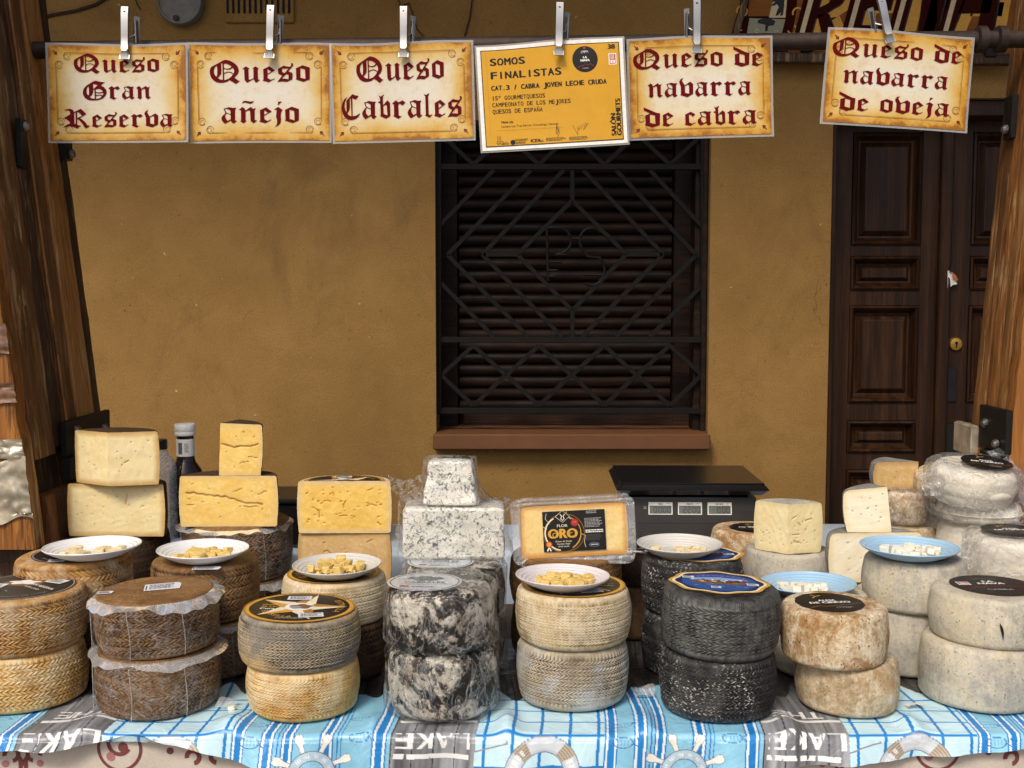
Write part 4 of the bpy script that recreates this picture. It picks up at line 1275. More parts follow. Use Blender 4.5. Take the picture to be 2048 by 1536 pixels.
def lab_cierzo(r, seed=1):
    f = Flat()
    f.disc(0, 0, r, M['ink_black'], 1, wav=.012, k=13)
    f.text("ALMA", -.02 * r, r * .10, r * .15, M['ink_white'], 3, 'C', bold=.04)
    f.text("DE CIERZO", 0, -r * .12, r * .17, M['ink_white'], 3, 'C', bold=.05, sx=1.05)
    f.text("OVEJA", .25 * r, -r * .62, r * .13, M['ink_grey'], 3, 'C', bold=.02)
    f.line([(-.75 * r, -.5 * r), (-.4 * r, -.36 * r), (-.2 * r, -.44 * r), (.1 * r, -.34 * r), (.5 * r, -.3 * r), (.9 * r, -.18 * r)], r * .025, M['ink_dgold'], 3)
    f.line([(-.35 * r, .45 * r), (-.2 * r, .62 * r), (-.3 * r, .8 * r)], r * .04, M['ink_gold'], 3)
    f.line([(-.2 * r, .62 * r), (-.02 * r, .7 * r)], r * .04, M['ink_gold'], 3)
    rr = random.Random(seed)
    for i in range(12):
        a = rr.uniform(0, 6.28); q = rr.uniform(.3, .8) * r
        f.line([(q * math.cos(a), q * math.sin(a)), (q * math.cos(a) + rr.uniform(-.2, .2) * r, q * math.sin(a) + rr.uniform(-.1, .1) * r)], r * .012, M['ink_dgrey'], 2)
    return f
def lab_dark(r, seed=1):
    f = Flat()
    f.disc(0, 0, r, M['ink_black'], 1); f.ring(0, 0, r * .94, r * .965, M['ink_grey'], 2); f.ring(0, 0, r * .985, r, M['ink_brown'], 2)
    f.disc(-r * .05, r * .25, r * .38, M['ink_brown'], 3, ry=r * .24); f.disc(-r * .05, r * .29, r * .27, M['ink_white'], 4, ry=r * .15, wav=.2, k=5)
    f.arc("QUESO ARTESANO DE OVEJA", 0, 0, r * .80, r * .075, M['ink_grey'], 275, 3, inside=True)
    f.text("GRAN RESERVA", .34 * r, -.02 * r, r * .09, M['ink_white'], 3, 'C', rot=-38, bold=.03)
    f.text("leche cruda", .24 * r, -.14 * r, r * .075, M['ink_white'], 3, 'C', rot=-38)
    for a in (20, 60): f.ring(-r * .25, -r * .45, r * .15, r * .17, M['ink_grey'], 3, a, a + 200)
    for x, y, a in ((.55, .36, -24), (-.5, .04, -8)):
        c_, s_ = math.cos(math.radians(a)), math.sin(math.radians(a))
        R2 = lambda px, py: (x * r + px * c_ - py * s_, y * r + px * s_ + py * c_)
        f.poly([R2(-r * .2, -r * .14), R2(r * .2, -r * .14), R2(r * .2, r * .14), R2(-r * .2, r * .14)], M['ink_sticker'], 6)
        t = R2(-r * .17, r * .10); f.scribble(t[0], t[1], r * .34, r * .2, 5, M['ink_text'], 7, a, seed)
    return f
def lab_cab(r, seed=1):
    f = Flat()
    f.disc(0, 0, r, M['ink_sticker'], 1); f.ring(0, 0, r * .9, r * .94, M['ink_green'], 2)
    for x, y, q in ((-.3, .35, .2), (0, .42, .26), (.3, .34, .2), (-.1, .2, .2), (.16, .2, .2)):
        f.disc(x * r, y * r, q * r, M['ink_green'], 3 + x, ry=q * r * .7, wav=.12, k=7)
    f.text("CABRALES", 0, -.16 * r, r * .17, M['ink_dgrey'], 3, 'C', bold=.02)
    f.line([(-.6 * r, -.24 * r), (0, -.3 * r), (.6 * r, -.24 * r)], r * .03, M['ink_green'], 3)
    f.disc(-.5 * r, -.5 * r, r * .13, M['ink_red'], 4, ry=r * .09)
    f.scribble(-.3 * r, -.5 * r, .7 * r, .14 * r, 2, M['ink_dgrey'], 3, 0, seed)
    return f
def lab_paper(w_, h_, seed=1, notch=True):
    f = Flat()
    f.poly([(-w_ / 2, -h_ / 2), (w_ / 2, -h_ / 2), (w_ / 2 + .002, h_ * .3), (w_ * .42, h_ / 2), (-w_ / 2, h_ / 2)], M['ink_sticker'], 1)
    f.scribble(-w_ * .36, h_ * .38, w_ * .74, h_ * .74, 7, M['ink_text'], 2, 0, seed)
    f.rect(-w_ * .46, -h_ * .4, -w_ * .42, h_ * .3, M['ink_text'], 2)
    return f

def warp_top(z0, dome=.0008, seed=0):
    return lambda x, y, z: (x, y, z0 + .0008 + z)
def wheel(px, py_top, Y, wpx, z, H, mat, label, group, woven=True, lab=None, lab_z=.0012, lab_r=.72, lab_off=(0, 0), lab_rot=0.0, tilt=(0, 0), seed=1, rz=None, name="whole_cheese", pre=None, **kw):
    c = at(px, py_top, Y)
    R = wpx * mpp(py_top, Y) / 2 - kw.get('bulge', .004) - .001
    t = thing(name, label, "cheese", (c.x, Y, z), (math.radians(tilt[0]), math.radians(tilt[1]), 0), group)
    rz = rz if rz is not None else math.pi / 2 + (seed * 1.7 % 1.6 - .8)
    o = wheel_rind(R, H, M[mat], t, seed, woven, **kw)
    o.rotation_euler = (0, 0, rz)
    t["_R"] = R
    if lab is not None:
        l = lab.build("label", t, loc=(lab_off[0], lab_off[1], H + lab_z), rot=(0, 0, math.radians(lab_rot)))
    return t
def topz(h): return h

def half_cheese(R, H, a0, a1, rind, paste, parent, seed, edge=.0035, holes=30, cracks=(), hole_r=(.0008, .0022), woven=False, rough=.00042, film=None):
    "sector of a wheel from angle a0 to a1 (degrees), axis at the origin, two flat cut faces"
    nz, nt = 40, 46
    pr = [(R - edge + edge * math.sin(a), edge - edge * math.cos(a)) for a in np.linspace(0, math.pi / 2, 6)]
    pr += [(R + .003 * math.sin(math.pi * t), edge + (H - 2 * edge) * t) for t in np.linspace(0, 1, nz)[1:-1]]
    pr += [(R - edge + edge * math.cos(a), H - edge + edge * math.sin(a)) for a in np.linspace(0, math.pi / 2, 6)]
    full = [(0.0005, 0)] + [(r, 0) for r in np.linspace(.02, R - edge, 5)[:-1]] + pr + [(r, H) for r in np.linspace(R - edge, .02, 5)[1:]] + [(0.0005, H)]
    A = np.radians(np.linspace(a0, a1, nt))
    fa = np.array(full)
    T, r = np.meshgrid(A, fa[:, 0]); z = np.repeat(fa[:, 1:2], nt, 1)
    P = np.stack([r * np.cos(T), r * np.sin(T), z], -1)
    d = wob(P, 60, seed) * .0011
    ew = np.clip(np.minimum(T - A[0], A[-1] - T) / .05, 0, 1)
    P[..., 0] += d * np.cos(T) * ew; P[..., 1] += d * np.sin(T) * ew
    weave = np.full(T.shape, .5)
    if woven:
        tri = np.abs((z / H * 4) % 1 - .5) * 2
        st = np.abs(np.sin(math.pi * (T / (2 * math.pi) * 60 + 1.5 * tri)))
        m_ = (r > R - edge * .6)
        weave = np.where(m_, st, .5)
    grid_obj(P, "rind", rind, parent, attrs={"weave": weave})
    rr = np.random.default_rng(seed)
    profz = np.array([p[1] for p in pr]); profr = np.array([p[0] for p in pr])
    def face(ang, sign, wide):
        nx, nzz = 96, 64
        zs = np.linspace(0, H, nzz)
        rz_ = np.interp(zs, profz, profr)
        rz_ = rz_ + rr.normal(size=nzz) * rough * .6
        sx = np.linspace(-1 if wide else 0, 1, nx)
        X = sx[None, :] * rz_[:, None]
        Z = np.repeat(zs[:, None], nx, 1)
        Q = np.stack([X, X * 0, Z], -1)
        dep = (wob(Q, 120, seed + 3) + wob(Q, 320, seed + 4) * .6) * rough
        edge_ = np.minimum(np.minimum(Z, H - Z), rz_[:, None] - np.abs(X)) 
        ed = 1 - sst(edge_, .0, .020)
        pit = np.zeros_like(X)
        for _ in range(holes):
            cx = rr.uniform(-.85 if wide else .06, .85) * R; cz = rr.uniform(.15, .88) * H
            hr = rr.uniform(*hole_r); el = rr.uniform(.8, 2.2); an = rr.uniform(-.5, .5)
            ux, uz = (X - cx) * math.cos(an) + (Z - cz) * math.sin(an), -(X - cx) * math.sin(an) + (Z - cz) * math.cos(an)
            q = 1 - sst(np.sqrt((ux / el) ** 2 + uz ** 2), hr * .35, hr)
            pit = np.maximum(pit, q)
        for c_ in (cracks if sign > 0 else ()):
            pts = [(x * R, zz * H) for x, zz in c_[1]]
            for (xa, za), (xb, zb) in zip(pts[:-1], pts[1:]):
                L2 = (xb - xa) ** 2 + (zb - za) ** 2
                t = np.clip(((X - xa) * (xb - xa) + (Z - za) * (zb - za)) / L2, 0, 1)
                dd = np.hypot(X - xa - t * (xb - xa), Z - za - t * (zb - za) + wob(Q, 240, seed + 8) * .0012)
                pit = np.maximum(pit, 1 - sst(dd, c_[0] * .25, c_[0]))
        dep = dep - pit * .0022
        F = np.stack([X, dep * sign * 0, Z], -1)
        ca, sa = math.cos(ang), math.sin(ang)
        nx_, ny_ = sa * sign, -ca * sign
        G_ = np.stack([X * ca + nx_ * dep, X * sa + ny_ * dep, Z], -1)
        grid_obj(G_, "cut_face", paste, parent, attrs={"edge": ed, "pit": np.clip(pit, 0, 1)}, flip=(sign < 0))
    if abs(a1 - a0 - 180) < 1e-3:
        face(math.radians(a0), 1, True)
    else:
        face(math.radians(a0), 1, False)
        face(math.radians(a1), -1, False)

def plate(px, py, Y, wpx, z, mat, label, seed=0):
    c = at(px, py, Y)
    R = wpx * mpp(py, Y) / 2
    t = thing("plate", label, "plate", (c.x, Y, z), (math.radians((seed * 37 % 5 - 2) * .4), math.radians((seed * 53 % 5 - 2) * .5), 0), "tasting plates on the cheeses")
    h = .0215
    pr = [(0.0005, .0035), (R * .55, .0035)]
    inner = [(R * (.55 + .45 * s_), .0035 + (h - .0035) * s_ ** 1.25 + (.0007 * math.sin(s_ * 34) if .05 < s_ < .93 else 0)) for s_ in np.linspace(0, 1, 46)[1:]]
    pr2 = [(0.0005, 0), (R * .50, 0), (R * .54, 0), (R * .56, .003)]
    outer = [(R * (.56 + .44 * s_) + .0016, .003 + (h - .003) * s_ ** 1.15 - .0015 + .0007 * math.sin(s_ * 40)) for s_ in np.linspace(0, .985, 46)[1:]]
    mb = MB()
    full = pr2 + outer + [(R + .0015, h - .0005), (R + .0008, h + .0012), (R - .0006, h + .0008)] + inner[::-1][1:] + pr[::-1]
    mb.lathe(full, 96)
    o = mb.build("dish", M[mat], t, sharp=60)
    return t, R, c
def chunk_mesh(seed, cube=True):
    r = random.Random(seed)
    sx, sy, sz = (r.uniform(.8, 1.2), r.uniform(.75, 1.1), r.uniform(.7, 1.0)) if cube else (r.uniform(.9, 1.6), r.uniform(.6, 1.0), r.uniform(.35, .8))
    V, F = [], []
    b = MB(); b.box((0, 0, 0), (sx, sy, sz), bev=.08)
    me = bpy.data.meshes.new("cheese_cube")
    me.from_pydata([(v.x + r.uniform(-.09, .09) + .18 * v.z * (seed % 3 - 1), v.y + r.uniform(-.09, .09), v.z + r.uniform(-.06, .06) + sz / 2) for v in b.V], [], b.F)
    me.update()
    return me
_cm = {}
def cubes(plate_info, n, size, mat, label, group, seed, spots, name="cheese_cube", flat=False, z0=.0036):
    t, R, c = plate_info
    r = random.Random(seed)
    zpl = t.location.z
    placed = []
    for i in range(n):
        for _ in range(80):
            sx, sy, sp = r.choice(spots)
            x, y = sx * R + r.gauss(0, sp) * R, sy * R + r.gauss(0, sp) * R
            if math.hypot(x, y) > R * .62: continue
            if all(math.hypot(x - a, y - b) > size * .78 for a, b, _ in placed): break
        lvl = 0
        k = [zz for a, b, zz in placed if math.hypot(x - a, y - b) < size * .7]
        if k: lvl = max(k) + size * .7
        if lvl > size * 2.2: continue
        placed.append((x, y, lvl))
        rad = math.hypot(x, y) / R
        zz = z0 + max(0, rad - .55) * .030 + lvl
        key = (mat.name, i % 7, flat)
        if key not in _cm:
            me = chunk_mesh(i % 7 + 3 + len(mat.name), not flat); me.materials.append(mat); me.name = name; _cm[key] = me
        o = bpy.data.objects.new(name, _cm[key])
        COL.objects.link(o)
        s_ = size * r.uniform(.8, 1.15)
        o.scale = (s_, s_, s_)
        tl = r.uniform(-.12, .12) if not lvl else r.uniform(-.5, .5)
        o.rotation_euler = (tl, r.uniform(-.15, .15), r.uniform(0, 6.28))
        o.location = (t.location.x + x, t.location.y + y, zpl + zz)
        tag(o, label, "cheese sample", group)
# ------------------------------------------------------------------ tables and cloths
TZ = 0.744
M['tablewood'] = wood_mat("dark_table_planks", [(0.3, S(40, 30, 22)), (0.5, S(66, 50, 37)), (0.7, S(96, 74, 55))], .8, .7, axis=0, bump=.6, rnd=False)
tb = thing("display_table", "long plank table under the blue cloth carrying the rows of cheeses", "table", (0, 1.905, 0))
mb = MB(); mb.box((0, .27, TZ - .016), (2.5, .54, .03), bev=.003); mb.box((0, .68, TZ - .017), (1.90, .276, .028), bev=.003)
mb.build("table_top", M['tablewood'], tb)
for x in (-1.15, 1.15):
    for y in (.06, .48):
        mb = MB(); mb.box((x, y, (TZ - .034) / 2), (.06, .06, TZ - .034), bev=.004); mb.build("leg", M['tablewood'], tb)
CZ = 0.868
bt = thing("back_counter", "pale cloth covered counter behind the cheeses under the black scale", "counter", (0, 2.735, 0))
M['oilcloth'] = plain("pale_blue_grey_oilcloth", S(176, 190, 204), .4, 0, .05, 20, .1)
M['greycloth'] = plain("grey_oilcloth", S(150, 152, 152), .5, 0, .08, 20, .2)
mb = MB(); mb.box((-.1, .16, CZ - .02), (1.75, .30, .036), bev=.004); mb.build("counter_top", M['tablewood'], bt)
for x in (-.88, .70):
    for y in (.05, .27):
        mb = MB(); mb.box((x, y, (CZ - .04) / 2), (.05, .05, CZ - .04), bev=.004); mb.build("leg", M['tablewood'], bt)
xs = np.linspace(-.98, 1.02, 200); prof = [(.325, -.10), (.322, -.03), (.318, -.002), (.30, 0), (.22, 0), (.12, 0), (.03, 0), (.004, -.002), (-.002, -.02), (-.004, -.08), (-.006, -.16), (-.008, -.3)]
P = np.array([[(x, y + (.004 * math.sin(x * 31) + .003 * math.sin(x * 67)) * (dz < -.01), CZ + .002 + dz + (.0015 * math.sin(x * 17 + y * 20) + .0015) * (dz == 0)) for x in xs] for y, dz in prof])
co = grid_obj(P, "counter_cloth", M['oilcloth'], None, flip=True); co.location = (0, 2.735, 0)
tag(co, "pale blue grey oilcloth spread over the counter behind the cheeses", "cloth")

# blue printed oilcloth: print rasterised on the sheet itself
pxm = 0.00083
PER = 753 * pxm
def cloth_print(x, s):
    "x along the table, s = distance over the fold (positive down the drop), metres -> sRGB"
    base = np.zeros(x.shape + (3,))
    base[:] = (142, 202, 230)
    x0 = at(780, 1480, 1.86).x
    u = ((x - x0) % PER) / pxm                       # photograph pixels from the left of the wood patch
    rep = np.floor((x - x0) / PER)
    q = s / pxm
    base[:] = base; base += (wob(np.stack([x, s, x * 0], -1), 30, 3) * 6)[..., None]
    def put(mask, c, a=1.0):
        base[mask] = base[mask] * (1 - a) + np.array(c) * a
    BL_, DB, WH, PL = (34, 132, 208), (24, 104, 178), (236, 246, 250), (202, 236, 248)
    fade = wob(np.stack([x * 3, s * 3, x * 0], -1), 60, 8)
    put((u > 172) & (u < 432), PL)
    for l_ in (190, 247, 303, 362, 420): put(np.abs(u - l_) < 3.2, BL_)
    for m_ in (-310, -245, -180, -115, -51, 14, 79, 144): put((np.abs(q - m_) < 3.0) & (u > 172) & (u < 432), BL_)
    for a, b, c in ((433, 436, BL_), (436, 440, WH), (440, 453, BL_), (453, 457, WH), (457, 459, BL_), (492, 495, BL_), (495, 500, WH), (500, 512, BL_), (512, 517, WH), (517, 520, BL_), (526, 529, BL_), (534, 537, BL_), (537, 541, WH), (541, 551, BL_), (551, 556, WH), (556, 559, BL_),
                    (610, 614, BL_), (614, 620, WH), (620, 631, BL_), (631, 636, WH), (636, 639, BL_), (645, 648, BL_), (653, 655, BL_), (716, 719, BL_), (719, 724, WH), (724, 738, BL_), (738, 743, WH), (743, 746, BL_)):
        put((u >= a) & (u < b), c)
    # weathered grey planks with lettering
    wood = u < 172
    g1 = wob(np.stack([x * 1.0, s * .06, x * 0], -1), 420, 21, 14) * 26 + wob(np.stack([x, s * .25, x * 0], -1), 120, 22, 8) * 16
    seam = np.minimum(np.abs((u % 43) - 2), 6) < 1.2
    wc = 136 + g1
    wc = np.where(seam, 62, wc)
    put(wood, (0, 0, 0))
    base[wood] = np.stack([wc * .98, wc * 1.0, wc * 1.04], -1)[wood]
    worn = wob(np.stack([x, s * .2, x * 0], -1), 500, 33, 12) < .75
    def glyphs(txt, ua, ub, qa, qb):
        "upside-down lettering filling ua..ub, qa..qb"
        m = np.zeros(u.shape, bool)
        tot = len(txt)
        wl = (ub - ua) / tot
        for i, ch in enumerate(txt):
            V, F, a_ = glyph(ch)
            V = np.array(V); mn, mx = V.min(0), V.max(0)
            gx0 = ub - (i + 1) * wl + wl * .08
            U_ = (gx0 + wl * .84 - u) / (wl * .84) * (mx[0] - mn[0]) + mn[0]
            Q_ = (q - qa) / (qb - qa) * (mx[1] - mn[1]) + mn[1]
            near = (u > gx0 - 3) & (u < gx0 + wl) & (q > qa - 4) & (q < qb + 4)
            ii = np.where(near)
            px_, py_ = U_[ii], Q_[ii]
            hit = np.zeros(px_.shape, bool)
            for t in F:
                for k in range(1, len(t) - 1):
                    A, B, C = V[t[0]], V[t[k]], V[t[k + 1]]
                    d1 = (px_ - B[0]) * (A[1] - B[1]) - (A[0] - B[0]) * (py_ - B[1])
                    d2 = (px_ - C[0]) * (B[1] - C[1]) - (B[0] - C[0]) * (py_ - C[1])
                    d3 = (px_ - A[0]) * (C[1] - A[1]) - (C[0] - A[0]) * (py_ - A[1])
                    hit |= ~(((d1 < 0) | (d2 < 0) | (d3 < 0)) & ((d1 > 0) | (d2 > 0) | (d3 > 0)))
            mm = np.zeros(u.shape, bool); mm[ii] = hit
            m |= mm
        # thicken the strokes
        for _ in range(1):
            m = m | np.roll(m, 1, 1) | np.roll(m, -1, 1)
        return m
    put(glyphs("LAKE", 8, 168, 8, 43) & wood & worn, (240, 242, 242))
    put((q > 54) & (q < 64) & (u > 8) & (u < 160) & worn, (240, 242, 242))
    put((q > -60) & (q < -48) & (u > 4) & (u < 170) & worn, (236, 238, 238))
    put(glyphs("THE", 30, 140, -110, -70) & wood & worn, (236, 238, 238))
    dk = (q < -235 + 40 * np.sin(u * .031) + 20 * np.sin(u * .083)) & ~((u > 500) & (u < 640) & (q > -190))  # rear plank print, coloured extra dark to paint in shade between the stacks
    dc = 58 + g1 * .8
    dc = np.where(np.abs((u % 61) - 3) < 2, 30, dc)
    base[dk] = np.stack([dc, dc * .96, dc * .92], -1)[dk]
    # lifebuoy
    cx, cy = 310, 92
    rr_ = np.hypot(u - cx, q - cy); an = np.degrees(np.arctan2(cy - q, u - cx))
    put((rr_ < 77) & (rr_ > 43), (120, 132, 150)); put((rr_ < 75) & (rr_ > 45), (214, 222, 230))
    put((rr_ < 75) & (rr_ > 45) & ((rr_ > 69) | (rr_ < 50)), (184, 196, 210), .6)
    for a in (42, 132):
        band = (rr_ < 76) & (rr_ > 44) & (np.abs(an - a) < 12)
        put(band, (190, 178, 160)); put(band & (np.sin(rr_ * 1.1) > .3), (150, 138, 122))
    for i, ch in enumerate("WELCOME"):
        a = 200 - i * 11
        put((np.abs(an - a) < 3.4) & (rr_ > 54) & (rr_ < 66) & (np.sin(rr_ * 1.3 + i) > -.5), (244, 246, 248))
    for i, ch in enumerate("ABOARD"):
        a = 24 - i * 10
        put((np.abs(an - a) < 3.2) & (rr_ > 54) & (rr_ < 66) & (np.sin(rr_ * 1.3 + i) > -.5), (244, 246, 248))
    put((np.abs(q - (46 - (u - 176) * .25)) < 1.6) & (u > 172) & (u < 238), (150, 150, 150))
    # ship's wheel
    cx, cy = 598, 92
    rr_ = np.hypot(u - cx, q - cy); an = np.degrees(np.arctan2(cy - q, u - cx)) % 360
    for k in range(8):
        a = math.radians(22.5 + 45 * k)
        al = (u - cx) * math.cos(a) - (q - cy) * math.sin(a); ac = np.abs((u - cx) * math.sin(a) + (q - cy) * math.cos(a))
        hw = 4.0 + 4.2 * np.exp(-((al - 74) / 10) ** 2)
        put((al > 34) & (al < 84) & (ac < hw + 1.3), (118, 132, 150)); put((al > 34) & (al < 83) & (ac < hw), (240, 240, 234))
    put((rr_ < 47), (112, 128, 148)); put(rr_ < 45, (182, 208, 226)); put((rr_ < 28), (112, 128, 148)); put(rr_ < 26, (146, 206, 236))
    put((np.abs(np.sin(np.radians(an * 4))) < .16) & (rr_ < 26), (160, 180, 196))
    put((np.abs((an % 30) - 15) < 8) & (rr_ > 33) & (rr_ < 40) & (np.sin(an * .9) > -.2) & (q < cy), (236, 242, 246))
    # little fish sketches
    for fx, fy in ((690, 20), (470, -30), (675, -70), (470, 30)):
        e = np.hypot((u - fx) / 20, (q - fy) / 10)
        put(np.abs(e - 1) < .07, (56, 110, 170)); tl = (u > fx + 19) & (u < fx + 32)
        put(tl & (np.abs(np.abs(q - fy) - (u - fx - 18) * .6) < 1.1), (56, 110, 170))
        put((e < 1) & (np.abs((u - fx) % 7 - 3) < .8) & (np.abs(q - fy) < 5), (90, 140, 190), .7)
    return np.clip(base, 0, 255)
hem = [(-300, 1500), (-100, 1504), (0, 1502), (130, 1498), (230, 1478), (285, 1470), (330, 1488), (430, 1515), (520, 1540), (640, 1565), (800, 1572), (1100, 1575), (1300, 1568), (1480, 1560), (1560, 1538), (1640, 1529), (1750, 1530), (1900, 1515), (2048, 1503), (2300, 1500)]
FY = 1.872
hx = np.array([at(a, b, FY - .01).x for a, b in hem]); hz = np.array([at(a, b, FY - .01).z for a, b in hem])
xs = np.arange(-1.12, 1.12, .0013)
hemz = np.interp(xs, hx, hz)
fold_r = .012
CT = TZ + .0035
# arc-length rows: t<0 on top (towards the back), 0..q on the curve, then the drop
rows_top = np.concatenate([np.arange(-.53, -.18, .006), np.arange(-.18, 0, .0014)])
nq, nd = 8, 80
R_tot = len(rows_top) + nq + nd
P = np.zeros((R_tot, len(xs), 3)); Sm = np.zeros((R_tot, len(xs)))
gx = xs[None, :]
def bumps(x, y):
    "folds of cloth pushed up between the cheeses"
    z = np.zeros(np.broadcast(x, y).shape)
    for px, py, A, sx_, sy_ in ((180, 1400, .012, .035, .06), (462, 1400, .016, .030, .05), (745, 1395, .010, .012, .05), (845 + 170, 1400, .016, .018, .06), (1292, 1400, .014, .020, .06), (1575, 1390, .012, .018, .06), (1825, 1395, .013, .016, .05)):
        c = at(px, 1430, FY + .04)
        z = z + A * np.exp(-((x - c.x) / sx_) ** 2 - ((y - (FY + .045)) / sy_) ** 2)
    return z
for i, t in enumerate(rows_top):
    y = FY + fold_r - t
    P[i, :, 0] = xs; P[i, :, 1] = y
    rip = .0008 * np.sin(xs * 40 + t * 30) + .0006 * np.sin(xs * 90 - t * 50)
    P[i, :, 2] = CT + rip * .5 + bumps(xs, np.full_like(xs, y))
    Sm[i] = t
k0 = len(rows_top)
fz = bumps(xs, np.full_like(xs, FY + fold_r))
swell = .005 * np.sin(xs * 14 + 1) + .004 * np.sin(xs * 33 + 2) + .0025 * np.sin(xs * 71)
for j in range(nq):
    a = math.pi / 2 * j / (nq - 1)
    P[k0 + j, :, 0] = xs
    P[k0 + j, :, 1] = FY + fold_r - fold_r * math.sin(a) - swell * (j / nq) * .5
    P[k0 + j, :, 2] = CT - fold_r + fold_r * math.cos(a) + fz * (1 - j / nq)
    Sm[k0 + j] = fold_r * a
for j in range(nd):
    t = (j + 1) / nd
    zt_ = CT - fold_r
    z = zt_ + (hemz - zt_) * t
    P[k0 + nq + j, :, 0] = xs + .004 * np.sin(xs * 25) * t
    P[k0 + nq + j, :, 1] = FY - swell * (.5 + t) - .006 * t - .008 * t * np.exp(-((xs + .70) / .12) ** 2) - .0010 * np.abs(np.sin(xs * 130 + z * 60))
    P[k0 + nq + j, :, 2] = z
    Sm[k0 + nq + j] = fold_r * math.pi / 2 + (zt_ - z)
Xw = P[..., 0]
cp = cloth_print(Xw + .006 * np.sin(Sm * 14), Sm + .006)
lin_cp = np.where(cp / 255 <= .04045, cp / 255 / 12.92, ((cp / 255 + .055) / 1.055) ** 2.4)
g = NT("printed_oilcloth")
cc = g.attr("print", "Color")
n1 = g.noise(g.coord(rnd=False), 12, 4, .6, 1.0)
cc = g.mix(1.0, cc, g.ramp(n1, [(.3, (.84, .84, .84)), (.7, (1, 1, 1))]), 'MULTIPLY')
M['oilprint'] = g.done(cc, .33, 0, g.bump(n1, .45, .012), **{"Specular IOR Level": .45})
cl = grid_obj(P, "tablecloth", M['oilprint'], None, colors=lin_cp, flip=False)
tag(cl, "blue checked and striped nautical oilcloth with lifebuoys over the front table edge", "tablecloth")
# skirt: beige damask
M['skirt'] = plain("beige_linen", S(196, 186, 174), .85, 0, .07, 260, .35)
M['damask'] = ink("maroon_damask", S(116, 62, 64), .8); M['damask_pink'] = ink("pink_damask", S(168, 112, 116), .8)
sk = thing("table_skirt", "beige cloth with maroon damask scrolls hanging below the blue cloth", "table skirt", (0, 1.889, 0))
xs2 = np.linspace(-1.2, 1.2, 240)
P = np.array([[(x, .003 * math.sin(x * 22) + .002 * math.sin(x * 51), z) for x in xs2] for z in np.linspace(.7425, .02, 24)])
grid_obj(P, "skirt_cloth", M['skirt'], sk)
f = Flat()
def sp(px, py): p = at(px, py, 1.889); return p.x, p.z
for k in range(-1, 5):
    ox = 240 + 545 * k
    km = mpp(1520, 1.889)
    c = sp(ox, 1496)
    f.ring(c[0], c[1], 40 * km, 46 * km, M['damask'], 1, 150, 390, 40)
    f.ring(c[0], c[1] + .01, 18 * km, 26 * km, M['damask'], 1, 160, 330, 24); f.disc(c[0] - 18 * km, c[1] - 16 * km, 9 * km, M['damask_pink'], 2); f.disc(c[0] + 8 * km, c[1] + 4 * km, 10 * km, M['damask'], 2)
    for sgn in (-1, 1):
        d = sp(ox - 196, 1504)
        f.ring(d[0] + sgn * 22 * km, d[1] - 6 * km, 9 * km, 17 * km, M['damask'], 1, 90 - 100 * sgn, 90 + 170 * sgn, 24)
        f.line([(d[0] + sgn * 6 * km, d[1] - 40 * km), (d[0] + sgn * 4 * km, d[1] - 20 * km), (d[0] + sgn * 10 * km, d[1] - 4 * km)], [6 * km, 10 * km, 3 * km], M['damask'], 3)
        f.disc(d[0] + sgn * 34 * km, d[1] - 24 * km, 7 * km, M['damask_pink'], 1)
    d = sp(ox + 100, 1502); f.disc(d[0], d[1], 7 * km, M['damask'], 1)
    for sgn in (-1, 1):
        d = sp(ox + 170, 1514)
        f.ring(d[0] + sgn * 24 * km, d[1], 8 * km, 17 * km, M['damask'], 1, 90 - 100 * sgn, 90 + 170 * sgn, 24)
f.build("damask_print", sk, warp=lambda x, y, z: (x, .003 * math.sin(x * 22) + .002 * math.sin(x * 51) - .0008 - z, y))

# ------------------------------------------------------------------ hanging signs on the rod
M['red_ink'] = ink("dark_red_ink", S(98, 8, 17), .7, .08)
def parchment():
    g = NT("aged_parchment_print")
    uv = g.attr("u"); vv = g.attr("v")
    v = g.coord(rnd=True)
    n1 = g.noise(v, 11, 6, .68, .5); n2 = g.noise(v, 34, 5, .7); n3 = g.noise(v, 120, 3, .6)
    eu = g.math('MULTIPLY', g.math('MINIMUM', uv, g.math('SUBTRACT', 1.0, uv)), 1.45)
    ev = g.math('MINIMUM', vv, g.math('SUBTRACT', 1.0, vv))
    e = g.math('MINIMUM', eu, ev)
    e = g.math('ADD', e, g.math('MULTIPLY', g.math('SUBTRACT', n1, .5), .30))
    e = g.math('ADD', e, g.math('MULTIPLY', g.math('SUBTRACT', n2, .5), .14))
    c = g.ramp(e, [(.0, S(146, 92, 28)), (.03, S(186, 134, 38)), (.075, S(200, 158, 74)), (.15, S(206, 180, 120)), (.25, S(212, 200, 170)), (.45, S(214, 208, 194))])
    c = g.mix(g.math('MULTIPLY', g.fac(n2, .50, .70), .45), c, S(200, 160, 90))
    c = g.mix(g.math('MULTIPLY', g.fac(n3, .58, .7), .12), c, S(120, 80, 40))
    return g.done(c, .28, 0, g.bump(n1, .12, .003), **{"Specular IOR Level": .3})
M['parch'] = parchment()
M['ornament'] = ink("brown_ornament_ink", S(120, 74, 30)); M['ornament_red'] = ink("rust_ornament_ink", S(104, 40, 24)); M['ornament_gold'] = ink("gold_ornament_ink", S(170, 120, 50))
SY = 2.60
